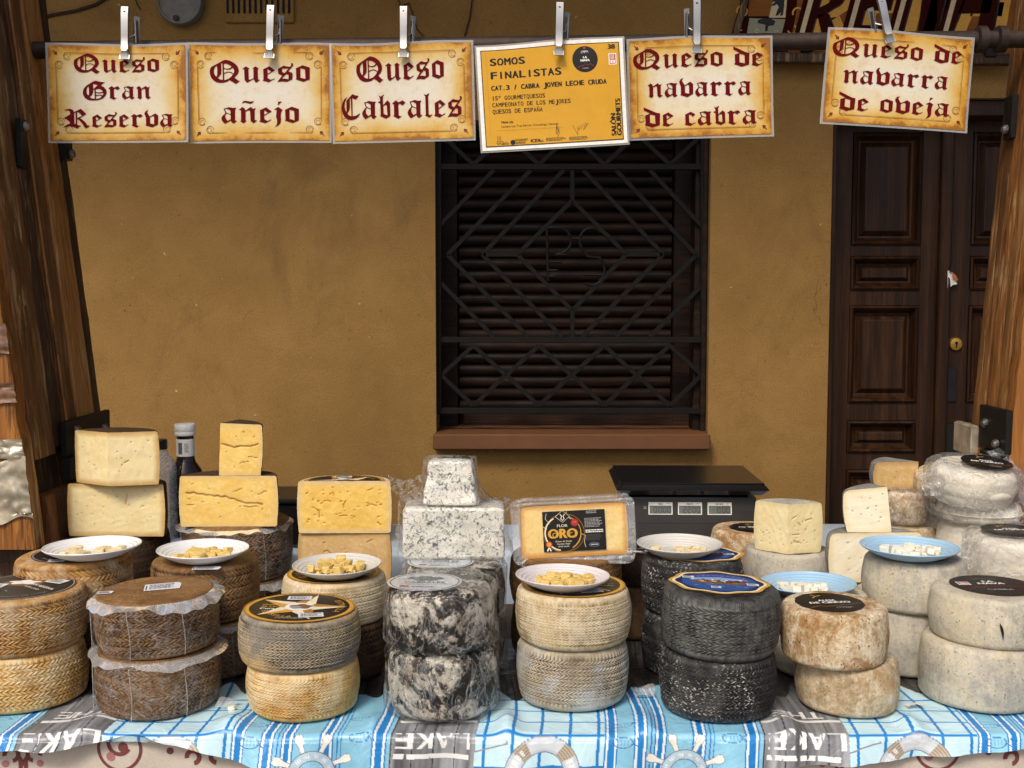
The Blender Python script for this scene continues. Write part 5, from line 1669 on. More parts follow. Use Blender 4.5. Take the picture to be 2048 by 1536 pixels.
def sign(TL, TR, BR, BLc, lines, label, seed, Y=SY, yellow=False):
    cpx = sum(p[0] for p in (TL, TR, BR, BLc)) / 4; cpy = sum(p[1] for p in (TL, TR, BR, BLc)) / 4
    Wp = (math.hypot(TR[0] - TL[0], TR[1] - TL[1]) + math.hypot(BR[0] - BLc[0], BR[1] - BLc[1])) / 2
    Hp = (math.hypot(TL[0] - BLc[0], TL[1] - BLc[1]) + math.hypot(TR[0] - BR[0], TR[1] - BR[1])) / 2
    ang = math.atan2(-(TR[1] - TL[1]), TR[0] - TL[0]) * .5 + math.atan2(-(BR[1] - BLc[1]), BR[0] - BLc[0]) * .5
    k = mpp(cpy, Y)
    W_, H_ = Wp * k, Hp * k
    c = at(cpx, cpy, Y)
    t = thing("hanging_sign", label, "sign", c, (0, -ang, 0), "laminated cheese signs clipped to the rod")
    r = random.Random(seed)
    bow, tw, curl = r.uniform(-.006, .009), r.uniform(-.010, .010), r.uniform(.004, .011)
    def dep(x, y):
        a, b = x / W_ * 2, y / H_ * 2
        return bow * a * a + tw * a * b * .5 - curl * max(0, -b) ** 2 * .6 - .002 * math.sin(a * 2.5 + seed) * (1 + b)
    rise = lambda x, y: .004 * math.sin((x / W_ + .5) * math.pi * 2 + seed) * max(0, y / H_ + .1)   # uneven top edge
    def warp(x, y, z): return (x, dep(x, y) - z, y + rise(x, y))
    def sheet(mx, my, off, name, mat, n=36, hole=None):
        xs_, ys_ = np.linspace(-mx, mx, n), np.linspace(-my, my, n)
        P = np.array([[(x, dep(x, y) + off, y + rise(x, y)) for x in xs_] for y in ys_])
        U = np.repeat(((xs_ + mx) / (2 * mx))[None], n, 0); V = np.repeat(((ys_ + my) / (2 * my))[:, None], n, 1)
        return grid_obj(P, name, mat, t, attrs={"u": U, "v": V})
    mg_ = .0055 if not yellow else .004
    hx_, hy_ = W_ / 2 - mg_, H_ / 2 - mg_
    sheet(hx_, hy_, 0.0, "paper", M['parch'] if not yellow else M['ink_white'])
    sheet(hx_ - .0005, hy_ - .0005, .0007, "paper_back", M['paper'])
    sheet(W_ / 2, H_ / 2, .0014, "laminate", M['clear2'])
    return t, hx_, hy_, warp
g = NT("laminate_pouch")
tr = g.n("ShaderNodeBsdfTransparent", {0: (1, 1, 1, 1)})
g.put(g.b.inputs["Base Color"], (.75, .74, .7, 1)); g.put(g.b.inputs["Roughness"], .12)
m2 = g.n("ShaderNodeMixShader", {0: .38, 1: tr.outputs[0], 2: g.b.outputs[0]})
g.t.links.new(m2.outputs[0], g.o.inputs[0]); M['clear2'] = g.m
def ornaments(f, hx_, hy_):
    m = .027
    for sx in (-1, 1):
        for sy in (-1, 1):
            X = lambda x: sx * x; Y = lambda y: sy * y
            f.line([(X(hx_ - m - .02), Y(hy_ - .016)), (X(0), Y(hy_ - .016))], .0008, M['ornament'], 2)
            f.line([(X(hx_ - m - .02), Y(hy_ - .0182)), (X(0), Y(hy_ - .0182))], .0006, M['ornament_gold'], 2)
            f.line([(X(hx_ - .016), Y(hy_ - m - .02)), (X(hx_ - .016), Y(0))], .0008, M['ornament'], 2)
            f.line([(X(hx_ - .0182), Y(hy_ - m - .02)), (X(hx_ - .0182), Y(0))], .0006, M['ornament_gold'], 2)
            f.ring(X(hx_ - .042), Y(hy_ - .024), .0075, .0085, M['ornament'], 2, 0, 330); f.ring(X(hx_ - .024), Y(hy_ - .042), .0075, .0085, M['ornament'], 2, 0, 330)
            f.ring(X(hx_ - .0405), Y(hy_ - .024), .0042, .0051, M['ornament_gold'], 2); f.ring(X(hx_ - .024), Y(hy_ - .0405), .0042, .0051, M['ornament_gold'], 2)
            for a_, L in ((45, .014), (18, .008), (72, .008)):
                a = math.radians(a_)
                b0 = (hx_ - .020, hy_ - .020)
                f.line([(X(b0[0]), Y(b0[1])), (X(b0[0] + L * .5 * math.cos(a)), Y(b0[1] + L * .5 * math.sin(a))), (X(b0[0] + L * math.cos(a)), Y(b0[1] + L * math.sin(a)))], [.001, .0032, .0006], M['ornament_red'], 2)
def parch_sign(TL, TR, BR, BLc, lines, label, seed, Y=SY):
    t, hx_, hy_, warp = sign(TL, TR, BR, BLc, lines, label, seed, Y)
    f = Flat(); ornaments(f, hx_, hy_); f.build("border_print", t, warp=lambda x, y, z: warp(x, y, z + .0006))
    f = Flat()
    for txt, u0, u1, vb, xh in lines:
        f.blackletter(txt, (u0 - .5) * 2 * hx_, (u1 - .5) * 2 * hx_, (.5 - vb) * 2 * hy_, xh * 2 * hy_, M['red_ink'], 4)
    f.build("lettering", t, warp=lambda x, y, z: warp(x, y, z + .0006))
    return t
parch_sign((96, 90), (378, 88), (376, 285), (93, 285), [("Queso", .185, .81, .27, .132), ("Gran", .245, .745, .557, .132), ("Reserva", .092, .905, .855, .132)], "parchment sign reading Queso Gran Reserva beside the left post", 1)
parch_sign((376, 88), (662, 86), (661, 285), (374, 284), [("Queso", .145, .865, .378, .158), ("añejo", .222, .785, .812, .158)], "parchment sign reading Queso añejo, between Gran Reserva and Cabrales", 2, SY + .004)
parch_sign((662, 89), (948, 82), (950, 280), (663, 287), [("Queso", .17, .80, .365, .176), ("Cabrales", .055, .925, .765, .176)], "parchment sign reading Queso Cabrales in two lines", 3)
parch_sign((1255, 78), (1547, 70), (1546, 272), (1255, 280), [("Queso de", .025, .945, .285, .138), ("navarra", .125, .86, .585, .138), ("de cabra", .095, .895, .885, .138)], "parchment sign reading Queso de navarra de cabra", 5)
parch_sign((1651, 57), (1946, 72), (1941, 268), (1647, 243), [("Queso de", .025, .935, .272, .138), ("navarra", .115, .85, .565, .138), ("de oveja", .10, .875, .86, .138)], "tilted parchment sign reading Queso de navarra de oveja at the right end", 6, SY - .02)
t, hx_, hy_, warp = sign((948, 92), (1250, 74), (1257, 288), (962, 306), [], "yellow finalist certificate reading SOMOS FINALISTAS in a white border", 4, SY - .012, yellow=True)
M['yellow'] = plain("yellow_print", S(204, 150, 8), .45, 0, .04, 30, .0)
M['dyellow'] = ink("darker_yellow_print", S(196, 138, 22), .4)
f = Flat()
W2, H2 = hx_ * 2, hy_ * 2
def Y_(u, v): return (u - .5) * W2, (.5 - v) * H2
b = .026
def yr(u0, v0, u1, v1, mat, lay):
    x0, y1 = Y_(u0, v0); x1, y0 = Y_(u1, v1)
    nx = 14
    for i in range(nx):
        a_, c_ = x0 + (x1 - x0) * i / nx, x0 + (x1 - x0) * (i + 1) / nx
        for j in range(8):
            p_, q_ = y0 + (y1 - y0) * j / 8, y0 + (y1 - y0) * (j + 1) / 8
            f.rect(a_, p_, c_, q_, mat, lay)
yr(b, b * 1.35, 1 - b, 1 - b * 1.3, M['ink_black'], 2); yr(b + .006, b * 1.35 + .008, 1 - b - .006, 1 - b * 1.3 - .008, M['yellow'], 4)
def yt(txt, u, v, h, mono=None, bold=.02, mat='ink_black', align='L', rot=0, sx=1.0):
    x, y = Y_(u, v); return f.text(txt, x, y, h * H2, M[mat], 7, align, rot, sx, mono, 0, bold)
yt("SOMOS", .085, .185, .070, .72, .045); yt("FINALISTAS", .085, .315, .070, .72, .045)
yt("CAT.3 / CABRA JOVEN LECHE CRUDA", .085, .425, .047, .56, .05)
yt("15º GOURMETQUESOS", .085, .52, .042, .53, .02); yt("CAMPEONATO DE LOS MEJORES", .085, .585, .042, .53, .02); yt("QUESOS DE ESPAÑA", .085, .65, .042, .53, .02)
yt("Nava s/p", .14, .745, .024, None, .03); yt("Lacteos Las Tres Sierras. Cintruénigo, Navarra", .14, .785, .021, None, .0)
yt("38", .895, .098, .044, None, .06, sx=1.15)
for txt, u in (("SALÓN", .925), ("GOURMETS", .962)): yt(txt, u, .925, .047, None, .06, rot=90, sx=1.05)
yt("GQ", .10, .945, .032, None, .01); yt("GOURMET", .225, .922, .020, None, .03); yt("QUESOS", .225, .948, .020, None, .03); yt("ICEX", .335, .942, .032, None, .05)
for u in (.108, .118, .128): 
    x0, y0 = Y_(u, .91); f.rect(x0, y0, x0 + .0009, y0 + .045 * H2, M['ink_black'], 7)
x, y = Y_(.212, .932); f.disc(x, y, .0055, M['ink_black'], 7, n=20)
for u, v, w_, rws in ((.145, .93, .045, 2), (.395, .925, .03, 2), (.44, .908, .14, 3), (.60, .912, .13, 3)):
    x, y = Y_(u, v); f.scribble(x, y, w_ * W2, .012 * rws * H2, rws, M['ink_olive'], 7, 0, int(u * 100))
x, y = Y_(.11, .815)
for i in range(46): f.rect(x + i * .0032, y, x + i * .0032 + .0016, y + .0006, M['ink_olive'], 7)
for u in (.063, .80, .885):
    x, y = Y_(u, .06)
    for i in range(60): f.rect(x, y - i * .0031, x + .0004, y - i * .0031 - .0016, M['dyellow'] if u > .1 else M['ink_olive'], 6)
def sig(pts, w_=.0009):
    f.line([Y_(*p) for p in pts], w_, M['ink_olive'], 8)
sig([(.512, .865), (.517, .80), (.522, .78), (.518, .83), (.528, .80), (.524, .85), (.535, .82), (.520, .88), (.51, .87), (.54, .845), (.522, .905)])
sig([(.628, .80), (.64, .83), (.655, .88), (.66, .90), (.664, .82), (.672, .85), (.68, .80), (.686, .84), (.70, .79), (.705, .83), (.72, .78), (.722, .81), (.738, .785), (.70, .85)])
x, y = Y_(.738, .185)
R0 = .122 * H2
f.disc(x, y, R0, M['ink_black'], 7); f.text("LA", x, y + R0 * .06, R0 * .17, M['ink_white'], 9, 'C', bold=.06, sx=1.15); f.text("NAVA", x, y - R0 * .17, R0 * .17, M['ink_white'], 9, 'C', bold=.06, sx=1.15)
f.text("CABRA", x, y - R0 * .75, R0 * .12, M['ink_grey'], 9, 'C', bold=.02)
f.line([(x + a * R0, y + b_ * R0) for a, b_ in ((-.62, -.64), (-.35, -.5), (-.2, -.52), (0, -.34), (.15, -.46), (.4, -.36), (.7, -.58))], R0 * .03, M['ink_red'], 9)
for k_ in range(3): f.ring(x + (k_ - 1) * R0 * .14, y + R0 * .5, R0 * .12, R0 * .15, M['ink_white'], 9, 0, 200, 14)
f.disc(x, y + R0 * .86, R0 * .1, M['ink_red'], 9, n=12)
x, y = Y_(.925, .195); ww, hh = .017, .0245
f.rect(x - ww / 2, y - hh / 2, x + ww / 2, y + hh / 2, M['ink_white'], 7); f.rect(x - ww * .38, y - hh * .42, x + ww * .38, y + hh * .42, M['ink_red'], 8)
f.scribble(x - ww * .3, y + hh * .36, ww * .6, hh * .4, 4, M['ink_white'], 9, 0, 4); f.rect(x - ww * .3, y - hh * .36, x + ww * .3, y - hh * .08, M['ink_white'], 9); f.ring(x, y - hh * .22, .0012, .002, M['ink_red'], 10, 0, 360, 12)
f.build("certificate_print", t, warp=lambda x, y, z: warp(x, y, z + .0006))

# steel clips gripping rod and sign
def clip(px_top, py_top, px_bot, py_bot, label, side=1, Y=SY - .012):
    a, b = at(px_top, py_top, Y), at(px_bot, py_bot, Y)
    t = thing("sign_clip", label, "clip", b, (0, 0, 0), "steel clips holding the signs")
    d = a - b
    L = d.length
    ang = math.atan2(d.x, d.z)
    t.rotation_euler = (0, ang, 0)
    mb = MB()
    wd = .0195
    n = 10
    V, F = [], []
    prof = [(-wd / 2, .0), (-wd / 2 + .002, -.0035), (wd / 2 - .002, -.0035), (wd / 2, 0)]
    zs = [(0.0, 1.12, -.003), (.010, 1.05, -.002), (.018, .62, -.004), (.024, .95, -.001), (.05, .95, 0), (L * .5, .96, 0), (L * .85, 1.0, .001), (L, 1.0, .004)]
    for z, s_, dy in zs:
        V += [(x * s_, y + dy, z) for x, y in prof] + [(x * s_, y + dy + .0016, z) for x, y in prof[::-1]]
    for i in range(len(zs) - 1):
        for k in range(8):
            F.append((i * 8 + k, i * 8 + (k + 1) % 8, i * 8 + 8 + (k + 1) % 8, i * 8 + 8 + k))
    F += [tuple(range(7, -1, -1)), tuple(len(V) - 8 + k for k in range(8))]
    mb.add(V, F)
    # wedge-shaped jaw
    mb.add([(-.011, -.0065, 0), (.011, -.0065, 0), (.011, -.003, .009), (.004, -.003, .019), (-.004, -.003, .019), (-.011, -.003, .009), (-.011, -.0002, 0), (.011, -.0002, 0)], [(0, 1, 2, 5), (5, 2, 3, 4), (0, 6, 7, 1)])
    front = mb.build("front_arm", M['clip'], t)
    hb = MB(); hb.lathe([(.0028, .0), (.0028, .0008), (.0001, .0009)], 12, (0, -.0008, L - .012), Matrix.Rotation(math.pi / 2, 3, 'X')); hb.build("rivet_hole", M['void'], front)
    mb = MB()
    ox = side * .0165
    mb.box((ox, .030, L * .60), (.014, .003, L * .55), Euler((.12, 0, side * .5)), bev=.001)
    mb.box((ox + side * .003, .022, L * .56), (.003, .02, L * .45), Euler((.12, 0, 0)), bev=.001)
    mb.build("rear_arm", M['clip'], t)
    mb = MB(); mb.tube([(ox * .2, .012, L * .42), (ox * .9, .022, L * .5), (ox, .03, L * .7)], .0022, 6); mb.build("spring", M['bolt'], t)
clip(249, 13, 250, 119, "steel clip on the Gran Reserva sign"); clip(541, 10, 539, 117, "steel clip on the añejo sign"); clip(807, 12, 807, 115, "steel clip on the Cabrales sign")
clip(1120, 4, 1117, 111, "steel clip on the yellow certificate", Y=SY - .026); clip(1394, -4, 1393, 107, "steel clip on the navarra de cabra sign", side=-1)
clip(1762, -6, 1780, 86, "bent steel clip on the tilted navarra de oveja sign", side=-1, Y=SY - .034)
# ------------------------------------------------------------------ cheeses on the display table
T0 = 0.7505
GW = "plaited cheese wheels stacked on the table"; GS = "smooth rind cheese wheels stacked on the table"
def two(px, py, Y, lo, up, names):
    pass
# --- front row, left to right (each stack: lower wheel, upper wheel)
wheel(40, 1177, 2.062, 252, T0, .100, 'yel_w', "pale yellow plaited wheel at the bottom of the leftmost front stack", GW, seed=1, N=72, bands=6, slant=1.1)
wheel(40, 1177, 2.062, 258, T0 + .100, .100, 'tan_w', "tan plaited wheel with black label, top of the leftmost front stack", GW, lab=lab_dark(.096, 3), lab_off=(0, .004), seed=2, N=74, bands=5)
def vac(px, py, Y, wpx, z, H, label, seed, tilt=(0, 0), lab=True):
    t = wheel(px, py, Y, wpx, z, H, 'bro_w', label, GW, seed=seed, tilt=tilt, N=64, bands=5, edge=.008, amp=.0016)
    R = t["_R"]
    flange(R, H - .004, t, seed, .017, .009)
    shell(R + .004, H - .006, t, seed + 4, 'film', .0022, top=False)
    for a in np.radians([206, 263, 311]):
        rr = R + .0085; mb = MB()
        mb.tube([(rr * math.cos(a + .02 * math.sin(q * 5)), rr * math.sin(a + .02 * math.sin(q * 5)), H * q) for q in np.linspace(.04, .9, 8)], .0006, 5)
        mb.build("film_crease", M['filmrim'], t)
    if lab:
        lab_paper(.062, .046, seed).build("label", t, loc=(.010, .012, H + .0014), rot=(0, 0, math.radians(14)))
        lab_paper(.026, .018, seed + 1).build("price_tag", t, loc=(-.083, -.02, H + .0014), rot=(0, 0, math.radians(8)))
    return t
vac(313, 1182, 2.030, 242, T0, .105, "brown vacuum packed wheel under another, second stack from the left", 11, lab=False)
vac(313, 1182, 2.030, 240, T0 + .1065, .099, "brown vacuum packed wheel with white paper label on top, clear film rim", 12, tilt=(.5, -1.6))
wheel(605, 1225, 2.012, 228, T0, .086, 'yel_w', "yellow plaited wheel under the grey bloomed one with the star label", GW, seed=21, N=84, bands=6)
wheel(598, 1225, 2.012, 243, T0 + .086, .090, 'gry_w', "grey bloomed plaited wheel with gold star label, lowest front stack", GW, lab=lab_star(.098, -14, 5), seed=22, tilt=(0, .8), N=86, bands=6, edge=.012)
def cabr(px, py, Y, wpx, z, H, label, seed, lab=False):
    t = wheel(px, py, Y, wpx, z, H, 'cab_s', label, "cling wrapped blue cheese wheels", woven=False, seed=seed, edge=.020, bulge=.004, lump=.003)
    R = t["_R"]
    if lab: lab_cab(.066, seed).build("label", t, loc=(-.028, .0, H + .0016))
    shell(R + .002, H + .001, t, seed, 'cling', .004, .0035, nth=180, sc=34)
    return t
cabr(884, 1170, 2.005, 224, T0, .114, "dark wheel in cling film at the bottom of the front blue cheese stack", 31)
cabr(881, 1170, 2.005, 220, T0 + .1155, .108, "dark wheel in cling film with pale round label, top of the front blue cheese stack", 32, True)
wheel(1146, 1175, 2.058, 226, T0, .110, 'lgr_w', "ash grey plaited wheel under the cream one with a sample plate", GW, seed=41, N=84, bands=6, edge=.016)
wheel(1147, 1175, 2.058, 236, T0 + .110, .096, 'crm_w', "cream plaited wheel with star label partly under a sample plate, front row", GW, lab=lab_star(.094, 160, 7), seed=42, N=92, bands=7, edge=.014)
wheel(1437, 1172, 2.007, 234, T0, .108, 'blf_w', "black plaited wheel flecked with white, bottom of the front black stack", GW, seed=51, N=74, bands=6, edge=.014)
wheel(1439, 1172, 2.007, 240, T0 + .108, .112, 'blk_w', "black plaited wheel with blue gold edged label, top of the front black stack", GW, lab=lab_blue(.087, 3, .80), lab_off=(-.002, .012), lab_rot=-5, seed=52, N=60, bands=6, edge=.016, tilt=(2.0, 1.5))
wheel(1697, 1212, 2.02, 208, T0, .089, 'mot_s', "pale mottled wheel set slightly right under the brown one, front row", GS, woven=False, seed=61, edge=.014)
wheel(1667, 1212, 2.01, 214, T0 + .089, .097, 'bro_s', "brown mottled wheel with small round black label, front row", GS, woven=False, lab=lab_cierzo(.060, 2), lab_off=(-.008, .0), lab_rot=6, seed=62, edge=.012, tilt=(1, 0))
wheel(1968, 1180, 2.060, 248, T0, .112, 'gry_s', "grey cream wheel at the bottom of the rightmost front stack", GS, woven=False, seed=71, edge=.013)
t = wheel(1985, 1180, 2.062, 246, T0 + .112, .088, 'gry_s', "grey cream wheel with a dark slit and black red lined label, rightmost front stack", GS, woven=False, lab=lab_nava(.076, 1), lab_off=(.006, .012), seed=72, edge=.013)
mb = MB(); R = t["_R"] + .0045
mb.tube([((R) * math.cos(math.radians(a)), (R) * math.sin(math.radians(a)), z_) for a, z_ in ((254, .052), (255.5, .044), (256.5, .036), (257.2, .024))], [.0006, .0026, .0022, .0006], 6)
mb.build("slit", M['void'], t)
# --- second row
GB = GW
wheel(148, 1112, 2.215, 222, T0, .113, 'dbro_w', "brown plaited wheel under the tan one with a white plate, second row left", GB, seed=81, nth=360, nside=40)
wheel(148, 1112, 2.215, 226, T0 + .113, .114, 'tan_w', "tan plaited wheel with black label under the leftmost white plate", GB, lab=lab_dark(.078, 5), seed=82, nth=400, nside=44)
vac(412, 1122, 2.225, 208, T0, .105, "brown wheel in film under the one carrying the second white plate", 85, lab=False)
wheel(411, 1122, 2.225, 214, T0 + .108, .110, 'bro_w', "brown plaited wheel with bare top under the second white plate", GB, seed=84, nth=400, nside=44)
wheel(672, 1150, 2.205, 208, T0, .107, 'dbro_w', "dark brown plaited wheel under the cream one, second row beside the crumb plate", GB, seed=91, nth=360, nside=40)
wheel(668, 1150, 2.205, 213, T0 + .107, .085, 'crm_w', "cream grey plaited wheel with star label under the plate of crumbs", GB, lab=lab_star(.090, 200, 9), seed=92, N=88, bands=6, nth=620, nside=56)
cabr(912, 1130, 2.235, 198, T0, .103, "dark wrapped wheel at the bottom behind the front blue cheese stack", 95)
cabr(910, 1130, 2.235, 202, T0 + .104, .103, "grey wrapped wheel carrying the big blue veined block", 96, True)
wheel(1384, 1112, 2.225, 200, T0, .118, 'blf_w', "black flecked wheel at the bottom of the second row black stack", GB, seed=101, nth=400, nside=44)
wheel(1384, 1112, 2.225, 206, T0 + .118, .108, 'blf_w', "black flecked wheel with blue label under the grey white plate", GB, lab=lab_blue(.088, 8, .80), lab_off=(.010, -.006), seed=102, nth=440, nside=48, edge=.014)
wheel(1276, 1160, 2.44, 110, T0, .115, 'dkr_s', "small dark wheel at the bottom left of the second row black stack", GS, woven=False, seed=103)
wheel(1276, 1160, 2.44, 112, T0 + .115, .062, 'dkr_s', "small dark wheel with gold rimmed black label, left of the second row black stack", GS, woven=False, lab=lab_dark(.045, 6), seed=104)
wheel(1640, 1185, 2.215, 190, T0, .075, 'gry2_s', "grey wheel at the bottom below the front blue plate", GS, woven=False, seed=111)
wheel(1640, 1185, 2.215, 196, T0 + .075, .079, 'gry_s', "grey cream wheel under the lower blue plate, behind the brown mottled one", GS, woven=False, seed=112, tilt=(0, -1))
wheel(1822, 1118, 2.235, 196, T0, .125, 'gry2_s', "cool grey wheel at the bottom of the stack with the upper blue plate", GS, woven=False, seed=121)
wheel(1830, 1118, 2.225, 206, T0 + .125, .098, 'gry_s', "cream grey wheel under the upper blue plate", GS, woven=False, lab=lab_nava(.064, 2), seed=122, edge=.014)
# --- third row: wheels that carry the cut cheeses
t = wheel(235, 1080, 2.50, 196, T0, .105, 'dkr_s', "dark brown wheel at the bottom behind the leftmost plate", GS, woven=False, seed=131)
wheel(238, 1080, 2.50, 200, T0 + .105, .113, 'dbro_w', "dark brown plaited wheel carrying the pale cut cheeses at the left", GW, seed=132, nth=300, nside=36)
vac(474, 1042, 2.52, 214, T0, .115, "dark brown packed wheel at the bottom under the yellow cut cheeses", 135, lab=False)
v_ = vac(474, 1042, 2.52, 216, T0 + .117, .120, "dark brown packed wheel carrying the yellow cut cheeses", 136, lab=False)
wheel(1578, 1095, 2.50, 170, T0, .09, 'gry2_s', "grey wheel at the bottom under the cream wedge", GS, woven=False, seed=141)
wheel(1577, 1095, 2.50, 174, T0 + .09, .088, 'gry2_s', "grey wheel with black label carrying the cream wedge", GS, woven=False, lab=lab_cierzo(.062, 4), lab_off=(0, -.012), lab_rot=20, seed=142)
wheel(1500, 1062, 2.66, 150, T0, .105, 'mot_s', "mottled wheel at the bottom behind the black stack, beneath the labelled tan one", GS, woven=False, seed=143)
wheel(1500, 1062, 2.64, 158, T0 + .105, .088, 'bro_s', "tan mottled wheel with black label in front of the scale", GS, woven=False, lab=lab_cierzo(.056, 6), lab_off=(.008, -.004), lab_rot=-10, seed=144)
wheel(1765, 1160, 2.47, 150, T0, .118, 'gry2_s', "grey wheel at the bottom carrying the ivory half cheese", GS, woven=False, seed=145)
wheel(1132, 1115, 2.335, 222, T0, .103, 'dbro_w', "dark brown plaited wheel at the bottom below the packed labelled cheese", GW, seed=151, nth=360, nside=40)
wheel(1131, 1115, 2.335, 226, T0 + .103, .102, 'bro_w', "brown plaited wheel carrying the vacuum packed half with the black and gold label", GW, seed=152, nth=400, nside=44)

# --- cut cheeses
GC = "cut cheeses standing on the wheels"
def cut(name, label, px, py, Y, z, rz, tilt=(0, 0)):
    c = at(px, py, Y)
    return thing(name, label, "cut cheese", (c.x, Y, z), (math.radians(tilt[0]), math.radians(tilt[1]), math.radians(rz)), GC)
FW = lambda wpx, py, Y: wpx * mpp(py, Y) / 2
t = cut("half_cheese", "pale half cheese with small holes, cut face forward, lower of the two at the left", 232, 1025, 2.425, .9685, -1.5, (-1, 0))
half_cheese(FW(192, 1025, 2.425), .113, 0, 180, M['dbro_w'], M['p_pale'], t, 201, holes=34, cracks=[(.0022, [(.20, .62), (.235, .78)])], woven=True)
t = cut("cheese_quarter", "pale quarter cheese, corner edge forward, topmost at the left", 218, 970, 2.385, 1.083, 0, (0, 0))
half_cheese(.100, .113, 14, 150, M['dbro_w'], M['p_pale'], t, 202, holes=10, cracks=[(.0018, [(.32, .42), (.40, .46)])], woven=True)
t = cut("half_cheese", "yellow half cheese with a long crack under the small yellow wedge", 457, 1005, 2.43, .9885, 1.0, (-1, 0))
half_cheese(FW(192, 1005, 2.43), .109, 0, 180, M['dkr_s'], M['p_yel'], t, 203, holes=14, cracks=[(.0026, [(-.88, .66), (-.6, .65), (-.3, .60), (-.02, .58), (.15, .52), (.38, .46), (.7, .44)]), (.0013, [(.1, .68), (.28, .74)]), (.0013, [(.62, .64), (.8, .70)]), (.0012, [(-.85, .42), (-.7, .43)]), (.0012, [(.3, .40), (.5, .38), (.62, .39)])])
t = cut("cheese_wedge", "small yellow wedge with a crack standing on the yellow half", 438, 950, 2.435, 1.0975, 2, (0, 2.5))
half_cheese(.088, .113, 0, 75, M['dkr_s'], M['p_yel'], t, 204, holes=5, cracks=[(.0026, [(.05, .60), (.25, .58), (.35, .54), (.5, .59), (.72, .58), (.92, .63)]), (.0012, [(.7, .38), (.9, .36)]), (.0012, [(.5, .25), (.7, .28)])])
for i, (z_, m_, lb, x_) in enumerate(((T0, 'p_tan', "tan half cheese at the bottom of the golden half stack", 690), (T0 + .112, 'p_tan', "dull tan half cheese under the golden half with star label", 688), (T0 + .2245, 'p_gold', "golden half cheese with half a star label on its top", 689))):
    t = cut("half_cheese", lb, x_, 1035, 2.43 - .004 * (i == 2), z_, .5 if i == 2 else -1, (-.6, 0))
    half_cheese(FW(183, 1035, 2.43), .112, 0, 180, M['crm_w'], M[m_], t, 210 + i, holes=44 if i == 2 else 12, hole_r=(.001, .0024), cracks=[(.0016, [(-.45, .62), (-.38, .64), (-.3, .61)]), (.0016, [(-.02, .48), (.0, .56), (.03, .62)]), (.0014, [(-.1, .33), (.05, .33)]), (.0014, [(.48, .52), (.58, .55), (.7, .52)]), (.0012, [(-.7, .5), (-.55, .44), (-.55, .3)]), (.0014, [(.5, .82), (.62, .86)])], woven=True)
    if i == 2:
        f = lab_star(.086, 30, 12)
        F2 = Flat(); F2.mats = f.mats
        keep = []
        V = f.V
        o0 = len(F2.V); F2.V = [(x, max(y, .001), z) for x, y, z in V]
        for ff, mm in zip(f.F, f.M):
            if max(V[k][1] for k in ff) > .0012: F2.F.append(ff); F2.M.append(mm)
        F2.build("label", t, loc=(0, 0, .1128))
# blue cheese block and piece
def rbox(sx, sy, sz, taper, mat, parent, seed, name="paste", n=26, amp=.0016, rad=.14):
    "rounded rough block, base at z=0"
    u = np.linspace(0, 2 * math.pi, n * 6, endpoint=False); v = np.linspace(0, 1, n * 2)
    se = lambda a, p: np.sign(a) * np.abs(a) ** p
    rows = []
    for q in v:
        zz = q
        ins = 1.0
        e = .07
        if q < e: ins = 1 - .08 * (1 - q / e) ** 2
        if q > 1 - e: ins = 1 - .10 * ((q - 1 + e) / e) ** 2
        k = ins * (1 - (1 - taper) * q)
        rows.append(np.stack([sx / 2 * k * se(np.cos(u), rad), sy / 2 * k * se(np.sin(u), rad), np.full_like(u, sz * q)], -1))
    capb = [rows[0] * np.array([s_, s_, 1]) for s_ in (.02, .4, .8)]
    capt = [rows[-1] * np.array([s_, s_, 1]) for s_ in (.85, .6, .3, .02)]
    P = np.array(capb + rows + capt)
    d = wob(P, 90, seed) * amp + wob(P, 240, seed + 1) * amp * .5
    nrm = P - np.array([0, 0, sz / 2]); nrm = nrm / (np.linalg.norm(nrm, axis=-1, keepdims=True) + 1e-6)
    P = P + nrm * d[..., None]
    P[..., 2] = np.maximum(P[..., 2], 0)
    return grid_obj(P, name, mat, parent, wrap=True)
def wrapbox(sx, sy, sz, taper, parent, seed, grow=.006, amp=.006, mat='cling', n=22, side=0.0):
    n6 = n * 6
    u = np.linspace(0, 2 * math.pi, n6, endpoint=False); v = np.linspace(0, 1, n * 2)
    se = lambda a, p: np.sign(a) * np.abs(a) ** p
    rows = []
    for q in v:
        k = (1 - (1 - taper) * q)
        rows.append(np.stack([(sx / 2 * k + grow) * se(np.cos(u), .22), (sy / 2 * k + grow * .5) * se(np.sin(u), .22), np.full_like(u, -.001 + (sz + grow * .7) * q)], -1))
    rows += [rows[-1] * np.array([s_, s_, 1]) for s_ in (.9, .6, .3, .02)]
    P = np.array(rows)
    d = (1 - 1.6 * np.abs(wob(P, 42, seed))) * amp + np.abs(wob(P, 110, seed + 2)) * amp * .4
    nrm = P - np.array([0, 0, sz / 2]); nrm[..., 2] *= .3; nrm = nrm / (np.linalg.norm(nrm, axis=-1, keepdims=True) + 1e-6)
    front = (nrm[..., 1] < -.75)
    P = P + nrm * (np.maximum(d, 0) * np.where(front, .25, 1.0))[..., None]
    return grid_obj(P, "wrapping", M[mat], parent, wrap=True)
c = at(907, 1060, 2.25)
t = thing("blue_cheese_block", "big blue veined cheese block in cling film on the wrapped wheel", "cut cheese", (c.x, 2.29, .959), (0, 0, math.radians(.5)), GC)
rbox(.203, .10, .104, .985, M['p_blue'], t, 301, amp=.0012, rad=.07)
wrapbox(.203, .10, .104, .985, t, 302, .008, .007, mat='cling2')
c = at(902, 1000, 2.28)
t = thing("blue_cheese_piece", "small tapered blue veined piece with loose cling film, top of its stack", "cut cheese", (c.x, 2.29, 1.0665), (0, 0, math.radians(-2)), GC)
